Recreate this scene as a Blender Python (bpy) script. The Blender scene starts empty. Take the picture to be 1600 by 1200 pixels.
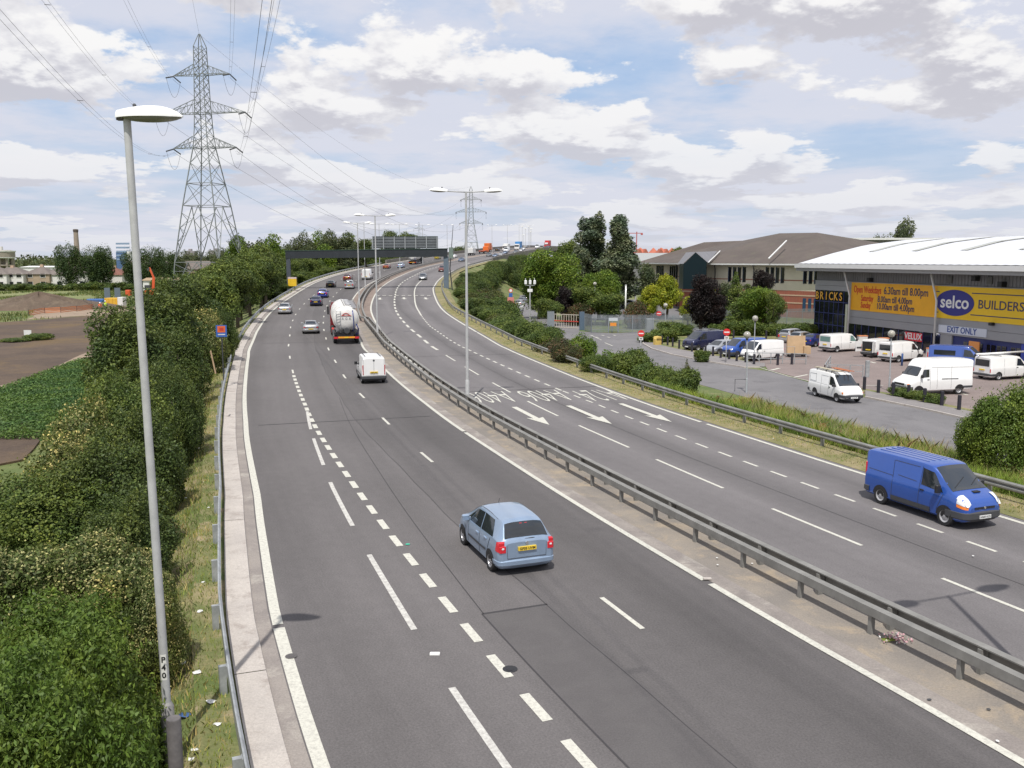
import bpy, math, random
import numpy as np
from mathutils import Vector, Matrix
C = bpy.context.scene.collection
SC = bpy.context.scene
R = math.radians
PI = math.pi
# ------------------------------------------------------------------ camera
HC = 8.45
cam_d = bpy.data.cameras.new("camera"); cam = bpy.data.objects.new("camera", cam_d); C.objects.link(cam)
cam_d.sensor_width = 36; cam_d.lens = 31.5; cam_d.clip_start = .1; cam_d.clip_end = 20000
TH = math.atan(195 / 1400)
cam.location = (0, 0, HC); cam.rotation_euler = (PI / 2 - TH, 0, 0)
SC.camera = cam
SC.view_settings.view_transform = 'Standard'; SC.view_settings.look = 'None'
SC.view_settings.exposure = -0.12; SC.view_settings.gamma = 1
# ------------------------------------------------------------------ world: Nishita sky with a cumulus layer
SUN_EL, SUN_AZ = 61, 6        # elevation; shadows fall 6 degrees right of straight ahead
w = bpy.data.worlds.new("World"); SC.world = w; w.use_nodes = True; w.cycles.sampling_method = 'MANUAL'; w.cycles.sample_map_resolution = 256
nt = w.node_tree; nt.nodes.clear()
def nd(t, **k):
    n = nt.nodes.new(t)
    for a, b in k.items(): setattr(n, a, b)
    return n
def lk(a, b): nt.links.new(a, b)
def mth(op, a, b=None, c=None):
    n = nd('ShaderNodeMath', operation=op)
    for i, v in enumerate((a, b, c)):
        if v is None: continue
        if isinstance(v, (int, float)): n.inputs[i].default_value = v
        else: lk(v, n.inputs[i])
    return n.outputs[0]
def mixc(f, a, b):
    n = nd('ShaderNodeMix', data_type='RGBA')
    if isinstance(f, (int, float)): n.inputs[0].default_value = f
    else: lk(f, n.inputs[0])
    for i, v in ((6, a), (7, b)):
        if isinstance(v, tuple): n.inputs[i].default_value = (*v, 1)
        else: lk(v, n.inputs[i])
    return n.outputs[2]
def sstep(x, a, b):
    n = nd('ShaderNodeMapRange', interpolation_type='SMOOTHSTEP')
    lk(x, n.inputs[0]); n.inputs[1].default_value = a; n.inputs[2].default_value = b
    return n.outputs[0]
sky = nd('ShaderNodeTexSky', sky_type='NISHITA', sun_disc=False)
sky.sun_elevation = R(SUN_EL); sky.sun_rotation = R(180 + SUN_AZ); sky.air_density = 1.0; sky.dust_density = 1.6; sky.ozone_density = 2.0
tc = nd('ShaderNodeTexCoord'); sep = nd('ShaderNodeSeparateXYZ'); lk(tc.outputs['Generated'], sep.inputs[0])
X, Y, Z = sep.outputs
zc = mth('MAXIMUM', Z, 0.0)
def cloud_density(dz, sc, off, p, vor=.0, detail=9, rough=.56):
    zz = mth('ADD', mth('ADD', zc, dz), .045)
    k = mth('POWER', zz, -p)
    cb = nd('ShaderNodeCombineXYZ'); lk(mth('MULTIPLY', X, k), cb.inputs[0]); lk(mth('MULTIPLY', Y, k), cb.inputs[1]); cb.inputs[2].default_value = off
    n = nd('ShaderNodeTexNoise', noise_dimensions='3D'); lk(cb.outputs[0], n.inputs['Vector'])
    n.inputs['Scale'].default_value = sc; n.inputs['Detail'].default_value = detail; n.inputs['Roughness'].default_value = rough
    n.inputs['Lacunarity'].default_value = 2.15; n.inputs['Distortion'].default_value = .0
    r = n.outputs[0]
    if vor:
        v = nd('ShaderNodeTexVoronoi', voronoi_dimensions='3D', feature='F1'); lk(cb.outputs[0], v.inputs['Vector']); v.inputs['Scale'].default_value = sc * 2.2
        v.inputs['Detail'].default_value = 2.0; v.inputs['Roughness'].default_value = .6
        r = mth('ADD', mth('MULTIPLY', r, 1 - vor), mth('MULTIPLY', mth('SUBTRACT', 1.0, v.outputs['Distance']), vor))
    return r
OFF, PW, SCL, VO = 80, .50, 2.6, 0
d0 = cloud_density(0, SCL, OFF, PW, VO)
d1 = cloud_density(.028, SCL, OFF, PW, VO, 5)
d2 = cloud_density(.012, SCL, OFF, PW, VO, 6)
big = cloud_density(0, .38, 21.0, PW, 0, 3)
mask = sstep(mth('ADD', d0, mth('MULTIPLY', mth('SUBTRACT', big, .5), .35)), .478, .525)
# lit tops where the air above is clear, grey flat bases where cloud stands above
above = mth('ADD', mth('MULTIPLY', d1, .55), mth('MULTIPLY', d2, .45))
rel = mth('SUBTRACT', above, d0)
base_f = mth('MULTIPLY', sstep(above, .47, .60), sstep(rel, -.06, .02))
thick = sstep(d0, .53, .68)
wisp = cloud_density(0, 2.4, 11.0, .8, 0, 6)
ccol = mixc(mth('MULTIPLY', thick, .45), (.90, .895, .92), (.78, .77, .81))
ccol = mixc(mth('MULTIPLY', base_f, .80), ccol, (.55, .545, .615))
rim = mth('MULTIPLY', sstep(mth('MULTIPLY', rel, -1.0), .015, .07), .8)
ccol = mixc(rim, ccol, (1.02, 1.01, 1.0))
hz = mth('POWER', mth('SUBTRACT', 1.0, mth('MINIMUM', mth('MULTIPLY', zc, 4.2), 1.0)), 1.8)
ccol = mixc(mth('MULTIPLY', hz, .62), ccol, (.70, .72, .80))
skyc = nd('ShaderNodeVectorMath', operation='SCALE'); lk(sky.outputs[0], skyc.inputs[0]); skyc.inputs['Scale'].default_value = .115
sky2 = mixc(.62, skyc.outputs[0], (.42, .62, .95)); sky2 = mixc(mth('MULTIPLY', sstep(wisp, .30, .75), .40), sky2, (.74, .80, .93))
sky2 = mixc(mth('MULTIPLY', hz, .9), sky2, (.69, .73, .82))
veil = mth('MULTIPLY', sstep(cloud_density(0, .9, 3.3, .75, 0, 6), .36, .54), .85)
sky2 = mixc(veil, sky2, (.76, .77, .86))
m2 = mth('MULTIPLY', mask, mth('SUBTRACT', 1.0, mth('MULTIPLY', hz, .35)))
fin = mixc(m2, sky2, ccol)
bg = nd('ShaderNodeBackground'); lk(fin, bg.inputs[0]); bg.inputs[1].default_value = 1.04
wo = nd('ShaderNodeOutputWorld'); lk(bg.outputs[0], wo.inputs[0])
# ------------------------------------------------------------------ sun
sd = bpy.data.lights.new("sun", 'SUN'); sd.energy = 4.5; sd.angle = R(.53); sd.color = (1, .96, .90)
so_ = bpy.data.objects.new("sun", sd); C.objects.link(so_)
so_.rotation_euler = Vector((math.sin(R(SUN_AZ)) * math.cos(R(SUN_EL)), math.cos(R(SUN_AZ)) * math.cos(R(SUN_EL)), -math.sin(R(SUN_EL)))).to_track_quat('-Z', 'Y').to_euler()
so_.location = (0, -30, 60)
# ------------------------------------------------------------------ materials
MT = {}
def mat(name, col, rough=.6, metal=0, var=0, vs=3, spec=.5, coat=0, bump=0, bs=20, var2=None, emis=None):
    if name in MT: return MT[name]
    m = bpy.data.materials.new(name); m.use_nodes = True; t = m.node_tree
    b = t.nodes['Principled BSDF']; b.inputs['Base Color'].default_value = (*col, 1)
    b.inputs['Roughness'].default_value = rough; b.inputs['Metallic'].default_value = metal
    b.inputs['Specular IOR Level'].default_value = spec
    if coat: b.inputs['Coat Weight'].default_value = coat; b.inputs['Coat Roughness'].default_value = .08
    tcn = t.nodes.new('ShaderNodeTexCoord')
    if var:
        n = t.nodes.new('ShaderNodeTexNoise'); n.inputs['Scale'].default_value = vs; n.inputs['Detail'].default_value = 6; n.inputs['Roughness'].default_value = .65
        t.links.new(tcn.outputs['Object'], n.inputs[0])
        mx = t.nodes.new('ShaderNodeMix'); mx.data_type = 'RGBA'
        c2 = var2 if var2 else tuple(max(0, c * (1 - var)) for c in col)
        mr = t.nodes.new('ShaderNodeMapRange'); mr.inputs[1].default_value = .35; mr.inputs[2].default_value = .65
        t.links.new(n.outputs[0], mr.inputs[0]); t.links.new(mr.outputs[0], mx.inputs[0])
        mx.inputs[6].default_value = (*(tuple(c * (1 + var * .4) for c in col) if not var2 else col), 1); mx.inputs[7].default_value = (*c2, 1)
        t.links.new(mx.outputs[2], b.inputs['Base Color'])
    if bump:
        n2 = t.nodes.new('ShaderNodeTexNoise'); n2.inputs['Scale'].default_value = bs; n2.inputs['Detail'].default_value = 4
        t.links.new(tcn.outputs['Object'], n2.inputs[0])
        bp = t.nodes.new('ShaderNodeBump'); bp.inputs['Strength'].default_value = bump; bp.inputs['Distance'].default_value = .05
        t.links.new(n2.outputs[0], bp.inputs['Height']); t.links.new(bp.outputs[0], b.inputs['Normal'])
    if emis: b.inputs['Emission Color'].default_value = (*col, 1); b.inputs['Emission Strength'].default_value = emis
    MT[name] = m; return m
def nodes_mat(name, rough, fn):
    if name in MT: return MT[name]
    m = bpy.data.materials.new(name); m.use_nodes = True; t = m.node_tree
    b = t.nodes['Principled BSDF']; b.inputs['Roughness'].default_value = rough
    class H: pass
    h = H(); h.t = t; h.b = b
    h.n = lambda ty, **k: (lambda q: ([setattr(q, a, v) for a, v in k.items()], q)[1])(t.nodes.new(ty))
    h.l = lambda a, c: t.links.new(a, c)
    def noise(vec, sc, det=5, ro=.6, dist=0):
        q = h.n('ShaderNodeTexNoise'); q.inputs['Scale'].default_value = sc; q.inputs['Detail'].default_value = det; q.inputs['Roughness'].default_value = ro; q.inputs['Distortion'].default_value = dist
        h.l(vec, q.inputs[0]); return q.outputs[0]
    h.noise = noise
    def rng(x, a, b_, c=0, d=1, ss=False):
        q = h.n('ShaderNodeMapRange'); h.l(x, q.inputs[0])
        if ss: q.interpolation_type = 'SMOOTHSTEP'
        for i, v in enumerate((a, b_, c, d)): q.inputs[i + 1].default_value = v
        return q.outputs[0]
    h.rng = rng
    def mix(f, a, c, bt='MIX'):
        q = h.n('ShaderNodeMix'); q.data_type = 'RGBA'; q.blend_type = bt
        if isinstance(f, (int, float)): q.inputs[0].default_value = f
        else: h.l(f, q.inputs[0])
        for i, v in ((6, a), (7, c)):
            if isinstance(v, tuple): q.inputs[i].default_value = (*v, 1)
            else: h.l(v, q.inputs[i])
        return q.outputs[2]
    h.mix = mix
    def ma(op, a, c=0.0):
        q = h.n('ShaderNodeMath', operation=op)
        for i, v in enumerate((a, c)):
            if isinstance(v, (int, float)): q.inputs[i].default_value = v
            else: h.l(v, q.inputs[i])
        return q.outputs[0]
    h.ma = ma
    def ramp(x, pts):
        q = h.n('ShaderNodeValToRGB'); e = q.color_ramp.elements
        while len(e) < len(pts): e.new(.5)
        for k, (p, v) in enumerate(pts):
            e[k].position = p; e[k].color = (v, v, v, 1) if isinstance(v, (int, float)) else (*v, 1)
        h.l(x, q.inputs[0]); return q.outputs[0]
    h.ramp = ramp
    h.tc = h.n('ShaderNodeTexCoord'); h.P = h.tc.outputs['Object']; h.UV = h.tc.outputs['UV']
    def bump(x, s, d=.03):
        q = h.n('ShaderNodeBump'); q.inputs['Strength'].default_value = s; q.inputs['Distance'].default_value = d
        h.l(x, q.inputs['Height']); h.l(q.outputs[0], b.inputs['Normal'])
    h.bump = bump
    h.l(fn(h), b.inputs['Base Color'])
    MT[name] = m; return m
# asphalt: uv = (metres along the road, metres across it); wear bands follow the wheel tracks
def asphalt_fn(base, bands, seam=None):
    def f(h):
        s = h.n('ShaderNodeSeparateXYZ'); h.l(h.UV, s.inputs[0]); v = s.outputs[1]; u = s.outputs[0]
        wob = h.ma('MULTIPLY', h.ma('SUBTRACT', h.noise(h.UV, .12, 3), .5), 1.2)
        vv = h.rng(h.ma('ADD', v, wob), -14, 14)
        band = h.ramp(vv, bands)
        big = h.rng(h.noise(h.UV, .09, 4), .3, .7, .90, 1.08)
        fine = h.rng(h.noise(h.UV, 22, 3, .85), .25, .75, .66, 1.36)
        mid = h.rng(h.noise(h.UV, 2.2, 5, .7), .3, .7, .93, 1.06)
        # streaks drawn out along the direction of travel
        sc = h.n('ShaderNodeVectorMath', operation='MULTIPLY'); h.l(h.UV, sc.inputs[0]); sc.inputs[1].default_value = (.05, 1.4, 1)
        strk = h.rng(h.noise(sc.outputs[0], 1.0, 4, .6), .3, .7, .93, 1.07)
        k = h.ma('MULTIPLY', h.ma('MULTIPLY', big, fine), h.ma('MULTIPLY', mid, h.ma('MULTIPLY', strk, band)))
        if seam:
            a = h.ma('GREATER_THAN', h.ma('ADD', v, h.ma('MULTIPLY', wob, .10)), seam[0]); b2 = h.ma('LESS_THAN', v, seam[1])
            k = h.ma('MULTIPLY', k, h.ma('SUBTRACT', 1.0, h.ma('MULTIPLY', h.ma('MULTIPLY', a, b2), seam[2])))
        h.bump(h.noise(h.UV, 60, 2), .25, .01)
        cb = h.n('ShaderNodeVectorMath', operation='SCALE'); cb.inputs[0].default_value = base; h.l(k, cb.inputs['Scale'])
        return cb.outputs[0]
    return f
def vpos(v): return (v + 14) / 28
M_ROADL = nodes_mat('asphalt_away', .92, asphalt_fn((.120, .111, .110), [(vpos(-13), 1.05), (vpos(-11.3), .90), (vpos(-10), 1.06), (vpos(-8.2), 1.04), (vpos(-7), .93), (vpos(-5.6), 1.02), (vpos(-4.4), 1.05), (vpos(-3.0), .80), (vpos(-1.8), 1.0)], (-6.0, -1.0, .14)))
M_ROADR = nodes_mat('asphalt_towards', .92, asphalt_fn((.146, .136, .137), [(vpos(1.2), 1.05), (vpos(2.9), .93), (vpos(3.6), .98), (vpos(4.6), 1.08), (vpos(6.3), .74), (vpos(7.9), 1.10), (vpos(9.5), .78), (vpos(10.9), 1.06)]))
def fA(c1, c2, sc, c3=None, sc3=1, bs=0, fine=30):
    def f(h):
        a = h.mix(h.rng(h.noise(h.P, sc, 7, .65, .4), .35, .65, ss=True), c1, c2)
        if c3: a = h.mix(h.rng(h.noise(h.P, sc3, 6, .7, .3), .5, .68, ss=True), a, c3)
        k = h.rng(h.noise(h.P, fine, 4, .8), .25, .75, .75, 1.25)
        q = h.n('ShaderNodeVectorMath', operation='SCALE'); h.l(a, q.inputs[0]); h.l(k, q.inputs['Scale'])
        if bs: h.bump(h.noise(h.P, fine * .5, 5, .7), bs, .06)
        return q.outputs[0]
    return f
M_GROUND = nodes_mat('rough_grass', .95, fA((.085, .125, .030), (.17, .175, .065), .11, (.22, .20, .10), .35, .6, 6))
M_VERGE = nodes_mat('verge_grass', .95, fA((.10, .135, .035), (.24, .21, .10), .55, (.31, .25, .15), 1.1, .7, 18))
M_VERGER = nodes_mat('dry_verge', .95, fA((.15, .155, .055), (.26, .22, .11), .7, (.30, .24, .15), 1.3, .7, 18))
M_SOIL = nodes_mat('ploughed_soil', .95, fA((.070, .048, .035), (.105, .072, .048), .16, (.13, .085, .038), .08, .9, 3))
M_TRACK = nodes_mat('dirt_track', .95, fA((.30, .23, .165), (.24, .18, .13), .4, None, 1, .3, 9))
M_CROP = nodes_mat('crop_green', .9, fA((.06, .11, .03), (.09, .15, .04), .7, None, 1, .9, 6))
M_MEADOW = nodes_mat('meadow', .95, fA((.12, .155, .045), (.19, .20, .075), .05, (.07, .105, .03), .09, .4, 2))
M_CONC = nodes_mat('kerb_concrete', .85, fA((.47, .43, .39), (.40, .365, .335), .6, (.33, .29, .26), 1.6, .2, 26))
M_DUST = nodes_mat('central_reserve_dust', .95, fA((.205, .185, .165), (.27, .235, .195), .45, (.33, .27, .20), .8, .3, 22))
M_CHANNEL = nodes_mat('channel_grey', .9, fA((.22, .195, .18), (.28, .25, .225), .8, (.37, .34, .30), .5, .2, 22))
M_RESVF = nodes_mat('far_reserve_red', .95, fA((.20, .155, .130), (.24, .19, .16), .2, None, 1, .2, 8))
M_SERV = nodes_mat('service_asphalt', .92, fA((.150, .145, .150), (.185, .178, .182), .12, (.13, .125, .13), .5, .2, 18))
M_PAVE = nodes_mat('pavement_grey', .92, fA((.20, .185, .185), (.235, .22, .215), .5, None, 1, .2, 14))
def paver_fn(h):
    br = h.n('ShaderNodeTexBrick'); h.l(h.P, br.inputs[0]); br.inputs['Scale'].default_value = 3.2
    br.inputs['Color1'].default_value = (.245, .195, .18, 1); br.inputs['Color2'].default_value = (.21, .17, .162, 1); br.inputs['Mortar'].default_value = (.16, .13, .12, 1)
    br.inputs['Mortar Size'].default_value = .02
    k = h.rng(h.noise(h.P, .3, 6, .7), .3, .7, .85, 1.15)
    q = h.n('ShaderNodeVectorMath', operation='SCALE'); h.l(br.outputs[0], q.inputs[0]); h.l(k, q.inputs['Scale']); return q.outputs[0]
M_PAVER = nodes_mat('block_paving', .9, paver_fn)
def paint_fn(h):
    a = h.rng(h.noise(h.P, 11, 6, .85), .45, .68, 0, .8)
    return h.mix(a, (.58, .57, .50), (.30, .285, .26))
M_PAINT = nodes_mat('road_paint', .7, paint_fn)
def paint2_fn(h):
    a = h.rng(h.noise(h.P, 7, 6, .8), .42, .66, 0, .85)
    return h.mix(a, (.56, .55, .51), (.27, .25, .24))
M_PAINTW = nodes_mat('worn_paint', .8, paint2_fn)
M_TAR = mat('sealing_tar', (.045, .042, .044), .8)
M_PATCH = nodes_mat('tar_patch', .92, fA((.094, .087, .087), (.104, .097, .096), 1.0, None, 1, .2, 30))
M_GALV = mat('galvanised', (.40, .42, .43), .5, .35, .25, 4)
M_RAILW = mat('rail_weathered', (.27, .27, .255), .65, .2, .3, 1.3)
M_RAILG = mat('rail_grey_green', (.235, .23, .215), .7, .1, .25, 1.5)
M_POLE = mat('lamp_column_grey', (.47, .475, .475), .55, .1, .14, 3)
M_POLED = mat('column_base_dark', (.14, .13, .13), .7, 0, .3, 6)
M_LAMPW = mat('lamp_cover_white', (.78, .78, .76), .4)
M_LAMPU = mat('lamp_bowl', (.20, .20, .17), .3)
M_STEEL = mat('lattice_steel', (.23, .25, .25), .6, .3, .2, .5)
M_WIRE = mat('conductor', (.12, .12, .13), .6, .3)
M_WHITE = mat('white_paint', (.80, .80, .79), .3, coat=.5, var=.04, vs=1.5)
M_WHITE2 = mat('off_white', (.70, .70, .68), .5, var=.10, vs=2)
M_BLACK = mat('black_plastic', (.018, .018, .020), .5)
M_DARK = mat('dark_grey_plastic', (.055, .057, .062), .55)
M_TYRE = mat('tyre_rubber', (.020, .020, .021), .8)
M_RIM = mat('alloy', (.50, .50, .52), .35, .7)
M_HUB = mat('steel_wheel', (.42, .42, .43), .45, .3)
M_GLASS = mat('vehicle_glass', (.022, .027, .032), .06, spec=.9)
M_GLASSL = mat('windscreen_glass', (.030, .036, .044), .05, spec=.9)
M_RED = mat('tail_lamp_red', (.55, .02, .03), .25, coat=.5)
M_REDM = mat('matt_red', (.50, .045, .035), .6)
M_CLEAR = mat('head_lamp', (.72, .74, .76), .15, coat=1)
M_ORANGE = mat('indicator_orange', (.80, .22, .03), .3, coat=.5)
M_PLY = mat('plate_yellow', (.75, .52, .04), .5)
M_PLW = mat('plate_white', (.75, .76, .74), .5)
M_CHROME = mat('chrome', (.65, .66, .68), .2, .9)
M_WOOD = mat('timber', (.45, .31, .19), .7, 0, .3, 3)
M_CARDB = mat('board_tan', (.52, .36, .21), .7, 0, .15, 1)
def paint(name, col, metal=.25, rough=.32): return mat('paint_' + name, col, rough, metal, var=.05, vs=1.2, coat=.8)
# ------------------------------------------------------------------ mesh helpers
class MB:
    def __init__(s): s.v = []; s.f = []; s.m = []; s.uv = None
    def add(s, vs, fs, mi=0):
        o = len(s.v); s.v += [tuple(map(float, p)) for p in vs]; s.f += [tuple(i + o for i in q) for q in fs]; s.m += [mi] * len(fs); return s
    def box(s, x0, x1, y0, y1, z0, z1, mi=0, T=None):
        p = [(x0, y0, z0), (x1, y0, z0), (x1, y1, z0), (x0, y1, z0), (x0, y0, z1), (x1, y0, z1), (x1, y1, z1), (x0, y1, z1)]
        if T: p = [tuple(T @ Vector(q)) for q in p]
        return s.add(p, [(0, 3, 2, 1), (4, 5, 6, 7), (0, 1, 5, 4), (1, 2, 6, 5), (2, 3, 7, 6), (3, 0, 4, 7)], mi)
    def bbox(s, x0, x1, y0, y1, z0, z1, b=.05, mi=0):      # box with chamfered vertical and top edges
        P = [(x0 + b, y0), (x1 - b, y0), (x1, y0 + b), (x1, y1 - b), (x1 - b, y1), (x0 + b, y1), (x0, y1 - b), (x0, y0 + b)]
        cx, cy = (x0 + x1) / 2, (y0 + y1) / 2
        fx, fy = 1 - 2 * b / (x1 - x0), 1 - 2 * b / (y1 - y0)
        r = [[(px, py, z0) for px, py in P], [(px, py, z1 - b) for px, py in P], [(cx + (px - cx) * fx, cy + (py - cy) * fy, z1) for px, py in P]]
        vs = sum(r, []); fs = [tuple(range(7, -1, -1)), tuple(range(16, 24))]
        for k in (0, 8): fs += [(k + i, k + (i + 1) % 8, k + 8 + (i + 1) % 8, k + 8 + i) for i in range(8)]
        return s.add(vs, fs, mi)
    def bar(s, a, b, w, h=None, mi=0, up=(0, 0, 1)):
        a = Vector(a); b = Vector(b); d = (b - a)
        if d.length < 1e-6: return s
        d.normalize(); u = Vector(up)
        if abs(d.dot(u)) > .97: u = Vector((1, 0, 0))
        r = d.cross(u).normalized(); u = r.cross(d).normalized(); h = h or w
        p = []
        for q in (a, b):
            for i, j in ((-1, -1), (1, -1), (1, 1), (-1, 1)): p.append(q + r * (w / 2 * i) + u * (h / 2 * j))
        return s.add(p, [(0, 1, 2, 3), (7, 6, 5, 4), (0, 4, 5, 1), (1, 5, 6, 2), (2, 6, 7, 3), (3, 7, 4, 0)], mi)
    def tube(s, pts, rad, n=8, mi=0, cap=True):
        pts = [Vector(p) for p in pts]; rr = rad if isinstance(rad, (list, tuple)) else [rad] * len(pts)
        vs = []
        for i, p in enumerate(pts):
            d = (pts[min(i + 1, len(pts) - 1)] - pts[max(i - 1, 0)]).normalized()
            u = Vector((0, 0, 1)) if abs(d.z) < .95 else Vector((1, 0, 0))
            a = d.cross(u).normalized(); b = a.cross(d).normalized()
            for k in range(n):
                t = 2 * PI * k / n; vs.append(p + (a * math.cos(t) + b * math.sin(t)) * rr[i])
        fs = []
        for i in range(len(pts) - 1):
            for k in range(n): fs.append((i * n + k, i * n + (k + 1) % n, (i + 1) * n + (k + 1) % n, (i + 1) * n + k))
        if cap: fs += [tuple(range(n - 1, -1, -1)), tuple(range((len(pts) - 1) * n, len(pts) * n))]
        return s.add(vs, fs, mi)
    def lathe(s, prof, n=16, c=(0, 0, 0), axis='z', mi=0, cap=True):
        vs = []
        for r, h in prof:
            for k in range(n):
                t = 2 * PI * k / n; a, b = r * math.cos(t), r * math.sin(t)
                q = (a, b, h) if axis == 'z' else ((a, h, b) if axis == 'y' else (h, a, b))
                vs.append((q[0] + c[0], q[1] + c[1], q[2] + c[2]))
        fs = []
        for i in range(len(prof) - 1):
            for k in range(n): fs.append((i * n + k, i * n + (k + 1) % n, (i + 1) * n + (k + 1) % n, (i + 1) * n + k))
        if cap: fs += [tuple(range(n)), tuple(range((len(prof) - 1) * n, len(prof) * n))]
        return s.add(vs, fs, mi)
    def prism(s, poly, z0, z1, mi=0, plane='xy'):
        n = len(poly)
        def q(a, b, c): return (a, b, c) if plane == 'xy' else ((a, c, b) if plane == 'xz' else (c, a, b))
        vs = [q(a, b, z0) for a, b in poly] + [q(a, b, z1) for a, b in poly]
        fs = [tuple(range(n - 1, -1, -1)), tuple(range(n, 2 * n))] + [(i, (i + 1) % n, n + (i + 1) % n, n + i) for i in range(n)]
        return s.add(vs, fs, mi)
    def grid(s, fn, nu, nv, mi=0):
        vs = [fn(i / nu, j / nv) for i in range(nu + 1) for j in range(nv + 1)]
        fs = [(i * (nv + 1) + j, (i + 1) * (nv + 1) + j, (i + 1) * (nv + 1) + j + 1, i * (nv + 1) + j + 1) for i in range(nu) for j in range(nv)]
        return s.add(vs, fs, mi)
    def build(s, name, mats, parent=None, smooth=False, loc=None, ang=None):
        me = bpy.data.meshes.new(name); me.from_pydata(s.v, [], s.f)
        for m in (mats if isinstance(mats, (list, tuple)) else [mats]): me.materials.append(m)
        if any(s.m): me.polygons.foreach_set('material_index', s.m)
        if smooth: me.polygons.foreach_set('use_smooth', [True] * len(s.f))
        if s.uv is not None:
            uvl = me.uv_layers.new(name='UVMap'); li = np.empty(len(me.loops), int); me.loops.foreach_get('vertex_index', li)
            uvl.data.foreach_set('uv', np.asarray(s.uv, dtype=np.float32)[li].ravel())
        me.update()
        if smooth and ang: 
            try: me.set_sharp_from_angle(angle=R(ang))
            except Exception: pass
        o = bpy.data.objects.new(name, me); C.objects.link(o)
        if parent: o.parent = parent
        if loc is not None: o.location = loc
        return o
def tag(o, label=None, cat=None, group=None, kind=None):
    for k, v in (('label', label), ('category', cat), ('group', group), ('kind', kind)):
        if v: o[k] = v
    return o
def thing(name, label, cat, loc=(0, 0, 0), rz=0, group=None):
    o = bpy.data.objects.new(name, None); C.objects.link(o); o.location = loc; o.rotation_euler = (0, 0, rz)
    o.empty_display_size = .2
    return tag(o, label, cat, group)
def copy_tree(o, parent=None, label=None):
    c = o.copy(); C.objects.link(c); c.parent = parent
    for ch in list(o.children): copy_tree(ch, c)
    if label: c['label'] = label
    return c
def remat(o, old, new):
    """give a copied thing its own paint: swap a material slot on copies of the meshes"""
    for ch in [o] + list(o.children_recursive):
        if ch.type == 'MESH' and any(m == old for m in ch.data.materials):
            ch.data = ch.data.copy()
            for i, m in enumerate(ch.data.materials):
                if m == old: ch.data.materials[i] = new
def text(name, s, size, m, parent=None, M=None, depth=.01, align='CENTER', scx=1.0, bold=0.0, label=None):
    cu = bpy.data.curves.new(name, 'FONT'); cu.body = s; cu.size = size; cu.extrude = depth; cu.align_x = align; cu.align_y = 'CENTER'; cu.offset = bold; cu.resolution_u = 3
    t = bpy.data.objects.new(name, cu); C.objects.link(t)
    dg = bpy.context.evaluated_depsgraph_get(); me = bpy.data.meshes.new_from_object(t.evaluated_get(dg))
    bpy.data.objects.remove(t); bpy.data.curves.remove(cu)
    me.transform(Matrix.Diagonal((scx, 1, 1, 1)))
    if M: me.transform(M)
    me.materials.clear(); me.materials.append(m); me.name = name
    o = bpy.data.objects.new(name, me); C.objects.link(o)
    if parent: o.parent = parent
    return o
# ------------------------------------------------------------------ surveyed road line (centre of the reserve): x, y, level
CP = np.array([(16.9,-4,0),(13.6,5,0),(9.97,14.6,0),(7.3,21.1,0),(3.95,29.8,0),(1.27,37.3,0),(-1.95,46.75,0),(-4.55,55.3,0.02),(-7.1,64.35,.08),(-10.9,78.5,.25),(-13.5,89,.45),(-22.6,130.6,1.35),(-28.8,175,2.9),(-30.6,208,4.2),(-30.5,246,5.5),(-27.8,282,6.8),(-23.5,319,8.1),(-17.8,357,9.5),(-10.8,395,10.9),(-3.5,433,12.3),(4,471,13.7),(19,540,15.6),(38,620,16.5),(62,700,16.8)], float)
def catmull(P, n=12):
    out = []; Q = np.vstack([2 * P[0] - P[1], P, 2 * P[-1] - P[-2]])
    for i in range(1, len(Q) - 2):
        p0, p1, p2, p3 = Q[i - 1:i + 3]
        for k in range(n):
            t = k / n; out.append(.5 * ((2 * p1) + (p2 - p0) * t + (2 * p0 - 5 * p1 + 4 * p2 - p3) * t * t + (3 * p1 - p0 - 3 * p2 + p3) * t ** 3))
    out.append(Q[-2]); return np.array(out)
RD = catmull(CP)
_d0 = (RD[0] - RD[3]); _d0[2] = 0; _d0 /= np.linalg.norm(_d0)
RD = np.vstack([[RD[0] + _d0 * k for k in (90, 60, 40, 20, 10, 5)], RD])
_sg = np.linalg.norm(np.diff(RD[:, :2], axis=0), axis=1); RS = np.concatenate([[0], np.cumsum(_sg)]); RS -= RS[6]
RT = np.gradient(RD[:, :2], axis=0); RT /= np.linalg.norm(RT, axis=1)[:, None]
def RP(s, off=0, dz=0):
    x = np.interp(s, RS, RD[:, 0]); y = np.interp(s, RS, RD[:, 1]); z = np.interp(s, RS, RD[:, 2])
    tx = np.interp(s, RS, RT[:, 0]); ty = np.interp(s, RS, RT[:, 1]); l = math.hypot(tx, ty)
    return (x + ty / l * off, y - tx / l * off, z + dz)
def RH(s):       # heading angle and gradient
    a = RP(s - .6); b = RP(s + .6); return math.atan2(b[1] - a[1], b[0] - a[0]), (b[2] - a[2]) / 1.2
def tab(pts):
    a = np.array(pts, float); return lambda s: float(np.interp(s, a[:, 0], a[:, 1]))
LLo = tab([(24,-12.4),(31,-12.3),(36,-12.05),(42,-11.8),(57,-11.6),(71,-11.7),(108,-12.0),(127,-11.8),(145,-11.6),(169,-11.25),(183,-11.2),(202,-11.5),(240,-11.8),(300,-11.8)])
LRo = tab([(24,-1.3),(60,-1.3),(72,-1.45),(90,-1.6),(125,-1.2),(153,-.8),(175,-.4),(205,.5),(240,.9),(300,1.0)])
RLo = tab([(24,1.3),(62,1.4),(72,1.3),(87,1.0),(111,1.35),(143,2.1),(175,2.9),(196,3.6),(227,4.1),(300,4.0)])
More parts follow.
